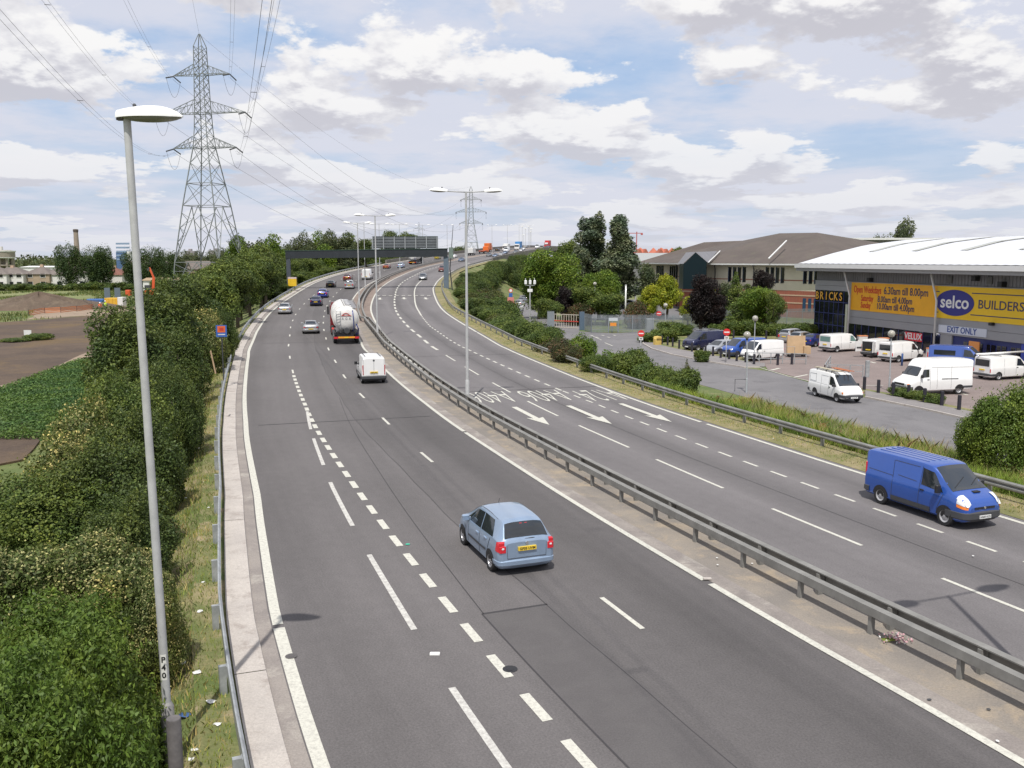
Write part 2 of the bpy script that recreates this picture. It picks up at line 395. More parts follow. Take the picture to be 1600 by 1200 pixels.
RRo = tab([(24,11.1),(86,11.0),(102,11.3),(129,11.9),(161,12.9),(184,13.4),(195,13.9),(234,14.5),(300,16.2)])
GL, GR = -1.2, -1.5       # level of the land left and right
F_ = 1400.0; SN, CS = math.sin(TH), math.cos(TH)
def gp(px, py, z=0.0):   # survey point: where the line of sight through a photo point meets level z
    dx = px - 800; dy = py - 600; t = (HC - z) / (F_ * SN + dy * CS)
    return (dx * t, (F_ * CS - dy * SN) * t, z)
def at(px, py, Yd):      # survey point at distance Yd
    dx = px - 800; dy = py - 600; k = Yd / (F_ * CS - dy * SN)
    return (dx * k, Yd, HC - (F_ * SN + dy * CS) * k)
# ================================================================== the setting
def frange(a, b, st):
    n = max(1, int(round((b - a) / st))); return [a + (b - a) * i / n for i in range(n + 1)]
def strip(name, fa, fb, s0, s1, m, step=1.5, dz=0.0, nv=1, kind='structure'):
    mb = MB(); ss = frange(s0, s1, step); uv = []
    for s in ss:
        for j in range(nv + 1):
            o = fa(s) + (fb(s) - fa(s)) * j / nv; mb.v.append(RP(s, o, dz)); uv.append((s, o))
    n = nv + 1
    mb.f = [(i * n + j, i * n + j + 1, (i + 1) * n + j + 1, (i + 1) * n + j) for i in range(len(ss) - 1) for j in range(nv)]; mb.m = [0] * len(mb.f)
    mb.uv = uv
    o = mb.build(name, m); tag(o, kind=kind); return o
BR = 345      # the bridge begins here
EL = lambda s: LLo(s) - 1.5
ER = lambda s: RRo(s) + 2.4
# --- ground sheet
def axis(lo, hi, st, far):
    a = list(np.arange(lo, hi + .01, st)); k = st; x = hi; up = []
    while x < far: k *= 1.35; x += k; up.append(x)
    k = st; x = lo; dn = []
    while x > -far: k *= 1.35; x -= k; dn.append(x)
    return np.array(dn[::-1] + a + up)
gx = axis(-110, 120, 1.6, 9000); gy = axis(-40, 420, 2.0, 9000)
GXX, GYY = np.meshgrid(gx, gy, indexing='ij')
ks = np.arange(-80, 690, 1.0)
kp = np.array([RP(s) for s in ks]); kt = np.array([[math.cos(RH(s)[0]), math.sin(RH(s)[0])] for s in ks])
kl = np.array([EL(s) for s in ks]); kr = np.array([ER(s) for s in ks])
def ground_z(xs, ys):
    xs = np.atleast_1d(xs).astype(float); ys = np.atleast_1d(ys).astype(float)
    out = np.empty(xs.shape); 
    P = np.stack([xs.ravel(), ys.ravel()], 1); res = np.empty(len(P))
    for i in range(0, len(P), 4000):
        q = P[i:i + 4000]; d = ((q[:, None, :] - kp[None, :, :2]) ** 2).sum(2); j = d.argmin(1)
        dv = q - kp[j, :2]; off = dv[:, 0] * kt[j, 1] - dv[:, 1] * kt[j, 0]; dist = np.sqrt(d[np.arange(len(q)), j])
        off = np.where(np.abs(off) < dist * .7, np.sign(off + 1e-9) * dist, off)
        zr = kp[j, 2]; base = np.where(off < 0, GL, GR)
        base = np.where(q[:, 1] < 0, -1.3, base)
        out_d = np.where(off < 0, kl[j] - off, off - kr[j])
        h = np.where(out_d <= 0, zr - .18, np.maximum(base, zr - .06 - .5 * np.maximum(0, out_d - .3)))
        br = ks[j] > BR + 3
        h = np.where(br, np.maximum(base, np.minimum(h, base + 0 * h)), h)
        res[i:i + 4000] = h
    out = res.reshape(xs.shape); return out
GZZ = ground_z(GXX, GYY)
_rn = np.random.RandomState(5)
mb = MB(); mb.v = [tuple(p) for p in np.stack([GXX, GYY, GZZ], 2).reshape(-1, 3).tolist()]
ny = len(gy)
mb.f = [(i * ny + j, (i + 1) * ny + j, (i + 1) * ny + j + 1, i * ny + j + 1) for i in range(len(gx) - 1) for j in range(ny - 1)]; mb.m = [0] * len(mb.f)
tag(mb.build('ground', M_GROUND, smooth=True), kind='structure')
def gz(x, y): return float(ground_z([x], [y])[0])
# --- carriageways
tag(strip('road', lambda s: LLo(s) - .45, LRo, -60, 660, M_ROADL, 1.5, 0, 4), kind='structure')
tag(strip('road', RLo, lambda s: RRo(s) + .35, -60, 660, M_ROADR, 1.5, 0, 4), kind='structure')
strip('central_reserve', LRo, RLo, -60, 118, M_DUST, 1.5, .004)
strip('central_reserve', LRo, RLo, 118, 660, M_RESVF, 2, .004)
strip('reserve_channel', LRo, lambda s: LRo(s) + .52, -60, 118, M_CHANNEL, 1.5, .012)
strip('left_channel', lambda s: LLo(s) - .52, lambda s: LLo(s) - .16, -60, 300, M_CHANNEL, 1.5, .006)
# kerbed concrete edge strip, with joints
mb = MB(); rn = random.Random(2)
s = -60
while s < 330:
    L = 11.0; e = s + L - (.03 if s < 120 else 0)
    sub = frange(s, e, 1.4)
    for a, b in zip(sub[:-1], sub[1:]):
        A0, A1, B0, B1 = RP(a, LLo(a) - 1.12, .10), RP(a, LLo(a) - .50, .09), RP(b, LLo(b) - 1.12, .10), RP(b, LLo(b) - .50, .09)
        k0, k1 = RP(a, LLo(a) - .47, -.02), RP(b, LLo(b) - .47, -.02)
        mb.add([A0, A1, B1, B0, k0, k1], [(0, 1, 2, 3), (1, 4, 5, 2)])
    s += L
tag(mb.build('kerb', M_CONC), kind='structure')
strip('verge', lambda s: LLo(s) - 1.9, lambda s: LLo(s) - 1.08, -60, 330, M_VERGE, 1.5, .02)
# verge skins laid over the embankment shoulders
def skin(name, f0, f1, s0, s1, m, nv=6, dz=.03, step=2.0):
    mb = MB(); ss = frange(s0, s1, step)
    P = [RP(s, f0(s) + (f1(s) - f0(s)) * j / nv) for s in ss for j in range(nv + 1)]
    xs = np.array([p[0] for p in P]); ys = np.array([p[1] for p in P]); zs = ground_z(xs, ys)
    for k, (x, y, z) in enumerate(zip(xs, ys, zs)):
        ed = k % (nv + 1)
        mb.v.append((x, y, max(z, -9) + dz + (0 if ed < nv else -.06)))
    n = nv + 1; mb.f = [(i * n + j, i * n + j + 1, (i + 1) * n + j + 1, (i + 1) * n + j) for i in range(len(ss) - 1) for j in range(nv)]; mb.m = [0] * len(mb.f)
    tag(mb.build(name, m, smooth=True), kind='structure')
skin('verge', lambda s: LLo(s) - 1.6, lambda s: LLo(s) - 7.5, -40, 120, M_VERGE)
skin('verge', lambda s: RRo(s) + .33, lambda s: RRo(s) + 3.2, -40, 240, M_VERGER)
skin('grass_bank', lambda s: RRo(s) + 2.45, lambda s: RRo(s) + 6.9, 15, 75, nodes_mat('lush_grass', .95, fA((.115, .17, .035), (.17, .20, .06), .5, (.24, .22, .10), 1.2, .6, 14)), 6, .05)
# flush verge between edge line and barrier on the right
strip('verge', lambda s: RRo(s) + .33, lambda s: RRo(s) + 2.5, -60, 330, M_VERGER, 1.5, .012)
# --- markings (each run of paint is painted on the road)
def marks(name, runs, m, dz=.008):
    mb = MB()
    for (s0, s1, fo, wd) in runs:
        ss = frange(s0, s1, 1.0)
        for a, b in zip(ss[:-1], ss[1:]):
            o0 = fo(a) if callable(fo) else fo; o1 = fo(b) if callable(fo) else fo
            mb.add([RP(a, o0 - wd / 2, dz), RP(a, o0 + wd / 2, dz), RP(b, o1 + wd / 2, dz), RP(b, o1 - wd / 2, dz)], [(0, 1, 2, 3)])
    tag(mb.build(name, m), kind='structure')
marks('edge_marking', [(-50, 30.2, lambda s: LLo(s), .26), (30.4, 640, lambda s: LLo(s), .24)], M_PAINT, .010)
marks('edge_marking', [(-50, 29, lambda s: LRo(s) - .10, .20), (29.3, 51, lambda s: LRo(s) - .10, .19), (51.3, 88, lambda s: LRo(s) - .10, .19), (88.3, 640, lambda s: LRo(s) - .10, .20)], M_PAINT, .016)
marks('edge_marking', [(-50, 86, lambda s: RLo(s) + .02, .18), (86.4, 640, lambda s: RLo(s), .22)], M_PAINT, .010)
marks('edge_marking', [(-50, 49.2, RRo, .19), (49.8, 104, RRo, .19), (104.4, 640, RRo, .22)], M_PAINT, .010)
ld = tab([(20,-9.6),(29,-9.42),(34.5,-9.27),(43,-9.05),(52,-8.64),(59.5,-8.28)])
marks('lane_marking', [(a, b, ld, .15) for a, b in ((11.3, 17.3), (20.2, 26.1), (29.0, 34.5), (37.4, 43.2), (46.2, 51.9), (54.2, 59.5))], M_PAINTW)
runs = []; s = -4.0
while s < 74: runs.append((s, s + 1.05, -8.25 if s < 62 else -8.25 - (s - 62) * .012, .22 if s > 40 else .21)); s += 1.77
marks('lane_marking', runs, M_PAINT)
marks('lane_marking', [(s, s + 2.0, tab([(76,-8.4),(115,-8.5),(140,-8.1),(169,-7.8),(230,-7.9)]), .13) for s in np.arange(76, 330, 9.1)], M_PAINT)
marks('lane_marking', [(s, s + 2.05, tab([(45,-4.5),(63,-4.6),(73,-4.9),(112,-4.85),(131,-4.5),(175,-4.2),(230,-3.9)]), .13) for s in np.arange(.0, 330, 9.05)], M_PAINT)
rl = tab([(24,4.6),(110,4.7),(125,5.1),(145,5.7),(166,6.2),(230,7.2)])
marks('lane_marking', [(a, b, rl, .13) for a, b in ((12, 18), (21, 27.1), (30.1, 34.4), (37.4, 42.6), (45.2, 51), (54, 59.4), (63.1, 67.7), (71.8, 76.6), (80.4, 84.6))] + [(s, s + 3.2, rl, .26) for s in np.arange(88.6, 290, 5.6)], M_PAINT)
rsf = tab([(28,7.85),(44,7.95),(57,8.2),(65,8.0),(82,7.6),(98,7.2),(112,7.3),(134,8.5),(160,9.4),(200,10.3),(240,11)])
marks('lane_marking', [(s, s + 1.05, rsf, .13) for s in np.arange(8.5, 62, 1.97)] + [(s, s + 1.1, rsf, .16) for s in np.arange(63, 128, 2.2)] + [(128, 215, rsf, .20)], M_PAINT)
# arrows
mb = MB()
for lane, tip, tail in ((3.25, 51.6, 57.6), (6.4, 50.8, 57.1), (9.62, 50.3, 56.9), (3.6, 157, 161), (7.6, 157.5, 161.5), (11.2, 157, 161), (13.0, 300, 304)):
    w1, w2, hl = (.16, .48, 2.3) if tip < 100 else (.2, .55, 1.6)
    q = [(tip, 0), (tip + hl, w2), (tip + hl - .25, w1), (tail, w1), (tail, -w1), (tip + hl - .25, -w1), (tip + hl, -w2)]
    v = [RP(a, lane + b, .012) for a, b in q]
    mb.add(v, [(0, 1, 2), (0, 2, 5), (2, 3, 4, 5), (0, 5, 6)])
tag(mb.build('arrow_marking', M_PAINT), kind='structure')
# lettering painted on the three lanes, to be read by drivers coming towards us
def road_text(s, lane, txt, sc0, sc1, wd=2.55, ln=5.0):
    o = text('road_lettering', txt, 1.0, M_PAINT, depth=0, bold=-.012)
    me = o.data; vs = np.empty(len(me.vertices) * 3); me.vertices.foreach_get('co', vs); vs = vs.reshape(-1, 3)
    x0, x1, y0, y1 = vs[:, 0].min(), vs[:, 0].max(), vs[:, 1].min(), vs[:, 1].max()
    out = []
    for x, y, z in vs:
        u = (x - x0) / (x1 - x0); v = (y - y0) / (y1 - y0)
        # driver travels towards smaller s: his left is our right (larger offset)
        out.append(RP(s + ln * (1 - v) - ln / 2 + 0, lane + wd * (.5 - u), .012))
    # flip lengthwise: letter tops lie farther along the driver's way
    me.vertices.foreach_set('co', np.array(out).ravel()); me.update(); tag(o, kind='structure')
road_text(61.6, 2.95, 'A406', 0, 0, 2.6, 4.4)
road_text(61.2, 6.35, 'A406', 0, 0, 2.7, 4.4)
road_text(60.4, 9.75, 'A124', 0, 0, 2.5, 4.4)
# detector / patch marks
mb = MB()
def patch(s0, s1, o0, o1, j=.0):
    ss = frange(s0, s1, 1.5)
    for a, b in zip(ss[:-1], ss[1:]): mb.add([RP(a, o0, .004), RP(a, o1, .004), RP(b, o1, .004), RP(b, o0, .004)], [(0, 1, 2, 3)])
patch(-20, 29.3, -7.65, -5.9)
patch(163.2, 164.4, 2.9, 12.5); patch(97, 97.5, -11, -2); patch(64.0, 64.25, 5.5, 10.9)
tag(mb.build('asphalt_patch', M_PATCH), kind='structure')
mb = MB()
for k in range(9): mb.add([RP(165.2 + (k % 2) * .5, 3.2 + k * 1.1 - .3, .012), RP(165.2 + (k % 2) * .5, 3.2 + k * 1.1 + .3, .012), RP(165.9 + (k % 2) * .5, 3.2 + k * 1.1 + .3, .012), RP(165.9 + (k % 2) * .5, 3.2 + k * 1.1 - .3, .012)], [(0, 1, 2, 3)])
tag(mb.build('sensor_marking', M_PAINT), kind='structure')
# stains, studs and covers on the road
def disc(name, s, o, r, m, label, cat, dz=.012, el=1.0):
    b = MB(); c = RP(s, o, dz); n = 14
    b.add([(0, 0, 0)] + [(r * el * math.cos(2 * PI * k / n), r * math.sin(2 * PI * k / n), 0) for k in range(n)], [(0, k + 1, (k + 1) % n + 1) for k in range(n)])
    b.add([(r * .5 * math.cos(2 * PI * k / n), r * .5 * math.sin(2 * PI * k / n), .004) for k in range(n)], [tuple(range(n))])
    x = b.build(name, m, loc=c); return tag(x, label, cat)
disc('road_cover', 26.4, -8.1, .16, M_BLACK, 'small dark round cover in the road beside the thick lane dashes', 'road cover')
disc('road_cover', 28.6, -12.25, .13, M_PATCH, 'dark round stain on the left white edge line', 'cover', .02)
disc('reflective_stud', 35.0, -8.0, .07, mat('stud_green', (.02, .45, .28), .3), 'small green reflective stud beside the thick lane dashes', 'road stud', .02)
b = MB(); b.bbox(-.11, .11, -.06, .06, 0, .035, .01); x = b.build('litter', M_WHITE2, loc=RP(27.6, -9.35, .004)); tag(x, 'small white carton lying alone in the left lane', 'litter')
marks('sealed_joint', [(29.3, 64, lambda s: -7.62 + (s - 29.3) * .045, .025), (-10, 29.3, -7.66, .04), (29.25, 29.34, -6.8, 1.7), (10, 120, lambda s: -6.0 + .03 * math.sin(s * .31) + .02 * math.sin(s * 1.3), .022), (20, 140, lambda s: 6.2 + .03 * math.sin(s * .4), .022), (56.0, 56.12, -6.5, 9), (64.0, 64.1, 6.2, 9.6), (84.0, 84.1, 6.2, 9.6)], M_TAR, .0065)
# --- fields on the left
def field(name, pts, m, z, n=0, seed=1, sub=6, amp=.5):
    rn = random.Random(seed); P = [gp(*p, GL) for p in pts]; Q = []
    for i in range(len(P)):
        a, b = P[i], P[(i + 1) % len(P)]; L = math.dist(a, b)
        for k in range(sub):
            t = k / sub; j = amp * (L / 20 if L < 60 else 3)
            Q.append((a[0] + (b[0] - a[0]) * t + rn.uniform(-j, j) * (k > 0), a[1] + (b[1] - a[1]) * t + rn.uniform(-j, j) * (k > 0)))
    b = MB(); b.prism(Q, GL - .5, GL + z); return tag(b.build(name, m), kind='structure')
field('meadow', [(-300, 452), (560, 452), (560, 436), (-300, 436)], M_MEADOW, .05, seed=3)
field('meadow', [(-300, 470), (330, 470), (330, 452), (-300, 452)], mat('x', (.1, .1, .1)) and nodes_mat('meadow_pale', .95, fA((.15, .175, .06), (.20, .21, .085), .06, (.09, .12, .035), .12, .4, 2)), .03, seed=4)
field('ploughed_field', [(-200, 520), (-60, 508), (60, 500), (160, 492), (300, 488), (300, 560), (120, 560), (60, 588), (0, 604), (-200, 640)], M_SOIL, .045, seed=6, amp=.3)
field('works_yard', [(60, 482), (240, 478), (240, 492), (130, 494), (40, 500)], M_TRACK, .06, seed=8)
field('dirt_track', [(-200, 655), (0, 604), (60, 588), (125, 556), (180, 535), (190, 545), (125, 572), (50, 600), (0, 625), (-200, 700)], M_TRACK, .075, seed=9, amp=.12)
field('crop_field', [(-300, 720), (-200, 700), (0, 612), (50, 594), (125, 566), (200, 540), (260, 620), (160, 690), (0, 690)], M_CROP, .09, seed=10, amp=.2)
field('bare_soil', [(-60, 655), (20, 650), (70, 680), (40, 720), (-60, 740)], M_SOIL, .105, seed=11, amp=.5)
# spoil heap
mb = MB(); hp = gp(62, 483, GL); rn = np.random.RandomState(3)
def heap(u, v):
    a = 2 * PI * u; r = v; R_ = 12 + 2.0 * math.sin(3 * a + 1) + 1.5 * math.sin(5 * a)
    z = 3.0 * (1 - r) ** .9 * (1 + .12 * math.sin(7 * a)) + .25 * math.sin(11 * a + 5 * r) * (1 - r)
    return (hp[0] + math.cos(a) * R_ * r * 1.25, hp[1] + math.sin(a) * R_ * r * .5, GL - .1 + z)
mb.grid(heap, 40, 10)
o = mb.build('spoil_heap', nodes_mat('spoil', .95, fA((.125, .09, .065), (.095, .07, .05), .3, (.15, .115, .08), .6, .8, 4)), smooth=True); tag(o, 'long brown heap of dug earth in the field', 'earth heap')
# --- right-hand service road, pavement, car park
def flat(name, pts, m, z, kind='structure'):
    P = [gp(p[0], p[1], GR)[:2] if len(p) == 2 else p[:2] for p in pts]; b = MB(); b.prism(P, GR - .6, GR + z); return tag(b.build(name, m), kind=kind)
serv_far = [(1700, 705), (1510, 656), (1440, 640), (1352, 622), (1262, 597), (1200, 580), (1162, 575), (1106, 566), (1050, 555), (1019, 546), (1005, 538), (1004, 531), (1020, 524), (1075, 519), (1200, 514), (1200, 509), (1040, 514), (990, 519), (960, 521), (905, 518), (906, 508), (906, 504), (870, 504), (838, 488), (830, 478), (826, 468), (822, 460), (812, 460), (812, 470), (812, 485), (825, 505), (840, 520), (872, 540), (905, 560), (960, 572), (1090, 600), (1180, 625), (1300, 662), (1400, 688), (1510, 712), (1700, 760)]
flat('service_road', serv_far, M_SERV, .02)
flat('pavement', [(1700, 705), (1510, 656), (1440, 640), (1352, 622), (1352, 612), (1440, 630), (1510, 644), (1700, 690)], M_PAVE, .12)
flat('pavement', [(1162, 575), (1106, 566), (1050, 555), (1019, 546), (1005, 538), (1004, 531), (1012, 530), (1022, 538), (1055, 546), (1110, 556), (1165, 566), (1195, 569), (1195, 574)], M_PAVE, .12)
flat('car_park', [(1352, 616), (1262, 595), (1200, 578), (1192, 568), (1110, 553), (1060, 543), (1075, 535), (1150, 530), (1220, 530), (1290, 528), (1420, 540), (1700, 560), (1700, 700), (1510, 650)], M_PAVER, .035)
flat('planting_strip', [(1345, 608), (1440, 626), (1510, 640), (1620, 665), (1620, 672), (1510, 646), (1440, 632), (1345, 613)], M_VERGE, .10)
flat('planting_strip', [(1168, 567), (1110, 557), (1055, 547), (1024, 539), (1030, 532), (1060, 537), (1110, 549), (1175, 561)], M_VERGE, .10)
flat('planting_strip', [(1020, 530), (1075, 524), (1290, 514), (1290, 527), (1220, 529), (1150, 529), (1075, 534)], M_VERGE, .09)
flat('office_car_park', [(1290, 495), (1040, 500), (905, 500), (905, 480), (990, 468), (1290, 478)], M_SERV, .015)
# kerb stones and white lines of the service road
mb = MB()
def kerbline(pts, wd=.14, h=.14):
    P = [gp(a, b, GR) for a, b in pts]
    for a, b in zip(P[:-1], P[1:]): mb.bar((a[0], a[1], GR + h / 2), (b[0], b[1], GR + h / 2), wd, h)
kerbline([(1700, 705), (1510, 656), (1440, 640), (1352, 622)]); kerbline([(1187, 575), (1162, 575), (1106, 566), (1050, 555), (1019, 546), (1005, 538), (1004, 531), (1020, 524), (1075, 519), (1200, 514)])
tag(mb.build('kerb', M_CONC), kind='structure')
mb = MB()
def gline(pts, wd, m=None, z=.045):
    P = [gp(a, b, GR) for a, b in pts]
    for a, b in zip(P[:-1], P[1:]):
        d = Vector((b[0] - a[0], b[1] - a[1], 0)).normalized(); n = Vector((-d.y, d.x, 0)) * wd / 2
        mb.add([(a[0] - n.x, a[1] - n.y, GR + z), (a[0] + n.x, a[1] + n.y, GR + z), (b[0] + n.x, b[1] + n.y, GR + z), (b[0] - n.x, b[1] - n.y, GR + z)], [(0, 1, 2, 3)])
gline([(1187, 575), (1230, 588), (1290, 602)], .12); gline([(1205, 579), (1218, 576)], .3); gline([(1242, 590), (1262, 586)], .25)
gline([(1360, 566), (1368, 568)], .3); gline([(1462, 575), (1475, 577)], .2); gline([(1500, 615), (1512, 618)], .2); gline([(1345, 603), (1380, 603)], .15)
gline([(945, 536), (957, 541)], .15); gline([(868, 518), (874, 521), (876, 524), (873, 528)], .2); gline([(925, 525), (940, 532)], .12)
for k in range(5): gline([(922 + k * 9, 524 + (k % 2) * 3), (926 + k * 9, 525 + (k % 2) * 3)], .25)
tag(mb.build('road_marking', M_PAINT), kind='structure')
# ================================================================== crash barriers
def barrier(label, off, s0, s1, side, m, post_step, h=.62, box=False, group=None, far=False, posts_to=999, flange=False):
    """side = +1: traffic face on the right of the line"""
    t = thing('crash_barrier', label, 'crash barrier', RP(s0, off(s0)), 0, group); L = Vector(t.location)
    mb = MB(); ss = frange(s0, s1, 1.5 if not far else 3)
    if box: prof = [(-.10, h - .20), (-.10, h), (.10, h), (.10, h - .20)]
    else: prof = [(.0, h - .31), (.045, h - .26), (.045, h - .21), (-.02, h - .17), (-.02, h - .14), (.045, h - .10), (.045, h - .05), (0, h), (-.03, h), (-.03, h - .31)]
    if flange: prof = [(-.17, h - .03), (-.17, h), (.03, h), (.03, h - .33), (0, h - .33), (0, h - .03)]
    n = len(prof); vs = []
    for s in ss:
        for a, b in prof: p = RP(s, off(s) + a * side, b); vs.append((p[0] - L.x, p[1] - L.y, p[2] - L.z))
    fs = [(i * n + k, i * n + (k + 1) % n, (i + 1) * n + (k + 1) % n, (i + 1) * n + k) for i in range(len(ss) - 1) for k in range(n)] + [tuple(range(n)), tuple(range((len(ss) - 1) * n, len(ss) * n))]
    mb.add(vs, fs); mb.build('rail', m, t)
    # posts: one mesh shared by each post
    pb = MB(); pb.box(-.05, .05, -.075 - .08 * side if not box else -.06, -.02 * side if not box else .06, -.35, h - (.04 if not box else .2))
    if not box: pb.v = []; pb.f = []; pb.m = []; a, b = sorted((-.045 * side, -.19 * side)); pb.box(-.05, .05, a, b, -.9, h - .06); a, b = sorted((-.03 * side, -.045 * side)); pb.box(-.09, .09, a, b, h - .28, h - .06)
    me = None; s = s0 + 1; cnt = 0
    while s < s1 and cnt < 96 and s < posts_to:
        yaw, _ = RH(s); p = RP(s, off(s))
        if me is None: o = pb.build('post', m, t); me = o.data
        else: o = bpy.data.objects.new('post', me); C.objects.link(o); o.parent = t
        # local y axis points left of travel; offset grows to the right
        o.location = (p[0] - L.x, p[1] - L.y, p[2] - L.z); o.rotation_euler = (0, 0, yaw + PI); s += post_step; cnt += 1
    return t
barrier('pale galvanised crash barrier along the left verge beside the concrete strip', lambda s: LLo(s) - 1.25, -12, 292, 1, M_GALV, 3.2, .66)
barrier('grey box-beam crash barrier on the dusty central reserve beside the lanes driving away', lambda s: .18 if s < 120 else (LRo(s) + RLo(s)) / 2 - .35, -12, 330, -1, M_RAILG, 2.4, .66, box=True)
barrier('dark corrugated crash barrier on the central reserve beside the oncoming lanes', lambda s: .88 if s < 120 else (LRo(s) + RLo(s)) / 2 + .35, -12, 330, 1, M_RAILG, 2.4, .60, flange=True)
barrier('weathered two-ridged crash barrier along the right-hand grass verge', lambda s: tab([(0,13.0),(60,12.95),(92,12.9),(135,13.5),(160,14.4),(200,15.4),(240,16.2),(320,17.4)])(s), -12, 330, -1, M_RAILW, 3.15, .70)
# ================================================================== lamps
def head_mb(L=1.05):
    mb = MB(); ns = 12; nr = 12; vs = []; 
    for i in range(ns + 1):
        u = i / ns; x = u * L; wv = (.10 + .12 * math.sin(PI * min(1, u * 1.15) ** .8)) * (1 if u < .75 else math.sqrt(max(.02, 1 - ((u - .75) / .25) ** 2)))
        hh = (.13 + .06 * math.sin(PI * u)) * (1 if u < .6 else math.sqrt(max(.03, 1 - ((u - .6) / .4) ** 2)))
        for k in range(nr + 1):
            a = PI * k / nr; vs.append((x, wv * math.cos(a), hh * math.sin(a) * 1.0 + .02 * u))
    n = nr + 1; fs = [(i * n + k, i * n + k + 1, (i + 1) * n + k + 1, (i + 1) * n + k) for i in range(ns) for k in range(nr)] + [tuple(range(n))]
    mb.add(vs, fs); return mb
def bowl_mb(L=1.05):
    mb = MB(); vs = []; ns = 10; nr = 8
    for i in range(ns + 1):
        u = i / ns; x = .06 + u * (L - .10); wv = (.10 + .10 * math.sin(PI * u) ** .8); d = .07 * math.sin(PI * u) ** .5 if 0 < u < 1 else .0
        for k in range(nr + 1): a = PI * k / nr; vs.append((x, wv * math.cos(a) * (1 if u < .85 else .8), -d * math.sin(a) + .012))
    n = nr + 1; mb.add(vs, [(i * n + k, (i + 1) * n + k, (i + 1) * n + k + 1, i * n + k + 1) for i in range(ns) for k in range(nr)]); return mb
def lamp_column(label, base, h, arms, yaw, r0=.10, arm=1.15, group=None, tilt=(0, 0), rb=None):
    t = thing('street_lamp', label, 'street lamp', base, yaw, group); rb = rb or r0 * 1.28
    dx, dy = tilt
    mb = MB(); mb.tube([(0, 0, -.4), (0, 0, 1.4), (dx * .13, dy * .13, 1.47)], [rb, rb, r0], 14); mb.build('column_base', M_POLE, t, True, ang=40)
    mb = MB(); mb.tube([(0, 0, 1.4), (dx * .5, dy * .5, h * .5), (dx, dy, h)], [r0, r0 * .8, r0 * .62], 14); mb.build('column', M_POLE, t, True, ang=40)
    for k, sgn in enumerate(arms):
        if arm > .3: mb = MB(); mb.tube([(dx, dy, h - .02), (dx + sgn * arm, dy, h + .02)], .035, 8); mb.build('arm', M_POLE, t, True)
        hm = head_mb(); o = hm.build('lamp_head', M_LAMPW, t, True, ang=50); o.location = (dx + sgn * (arm if arm > .3 else -.12), dy, h - .03 + .02); o.rotation_euler = (0, -.05, 0 if sgn > 0 else PI)
        b2 = bowl_mb().build('lamp_bowl', M_LAMPU, o, True); 
        c = MB(); c.lathe([(.035, .0), (.035, .07), (.02, .09)], 8, (.32, 0, .17)); c.build('photo_cell', M_DARK, o)
    return t
def ray_at(px, py, Yd): return at(px, py, Yd)
# near left lamp, slightly out of plumb
top = Vector(at(198, 181, 14.5)); bot = Vector(at(264, 1150, 14.5)); d = (top - bot).normalized(); gzl = -1.05
base = bot + d * ((gzl - bot.z) / d.z); H_ = top.z - gzl
t = thing('street_lamp', 'tall grey street lamp close by on the left verge with a P40 number plate', 'street lamp', tuple(base))
tl = lambda z, r=None: tuple(d * (z / d.z))
mb = MB(); mb.tube([tl(-.4), tl(1.88), tl(1.97)], [.120, .115, .074], 18); mb.build('column_base', mat('column_base_grey', (.36, .35, .34), .6, .1, .3, 5), t, True, ang=40)
mb = MB(); mb.tube([tl(1.9), tl(6), tl(H_)], [.073, .066, .058], 18); mb.build('column', M_POLE, t, True, ang=40)
hd = head_mb(1.02); o = hd.build('lamp_head', M_LAMPW, t, True, ang=50); o.location = Vector(tl(H_)) + Vector((-.14, 0, -.04)); o.rotation_euler = (0, 0, 0); o.scale = (1, 1.05, .98)
bowl_mb(1.02).build('lamp_bowl', M_LAMPU, o, True)
c = MB(); c.lathe([(.03, 0), (.03, .06), (.015, .08)], 8, (.27, 0, .15)); c.build('photo_cell', M_DARK, o)
c = MB(); c.box(-.01, .10, -.05, .05, -.03, .0); c.build('spigot', M_POLED, o)
pc = Vector(tl(2.62)); n0 = -Vector((base.x, base.y, 0)).normalized()
yw = math.atan2(-n0.x, n0.y) + PI
Mp = Matrix.Translation(pc + Vector((.016, -.080, 0))) @ Matrix.Rotation(.18, 4, 'Z') @ Matrix.Rotation(PI / 2, 4, 'X')
b = MB(); b.grid(lambda u, v: (.0735 * math.sin((u - .5) * 1.35), -.0735 * math.cos((u - .5) * 1.25), (v - .5) * .46), 6, 1)
o = b.build('number_plate', mat('label_white', (.72, .72, .68), .5), t); o.location = pc; o.rotation_euler = (0, 0, .25)
for k, ch in enumerate('P40'):
    text('number', ch, .135, M_BLACK, o, Matrix.Translation((0, -.0755, .135 - k * .14)) @ Matrix.Rotation(PI / 2, 4, 'X'), .001, bold=.004)
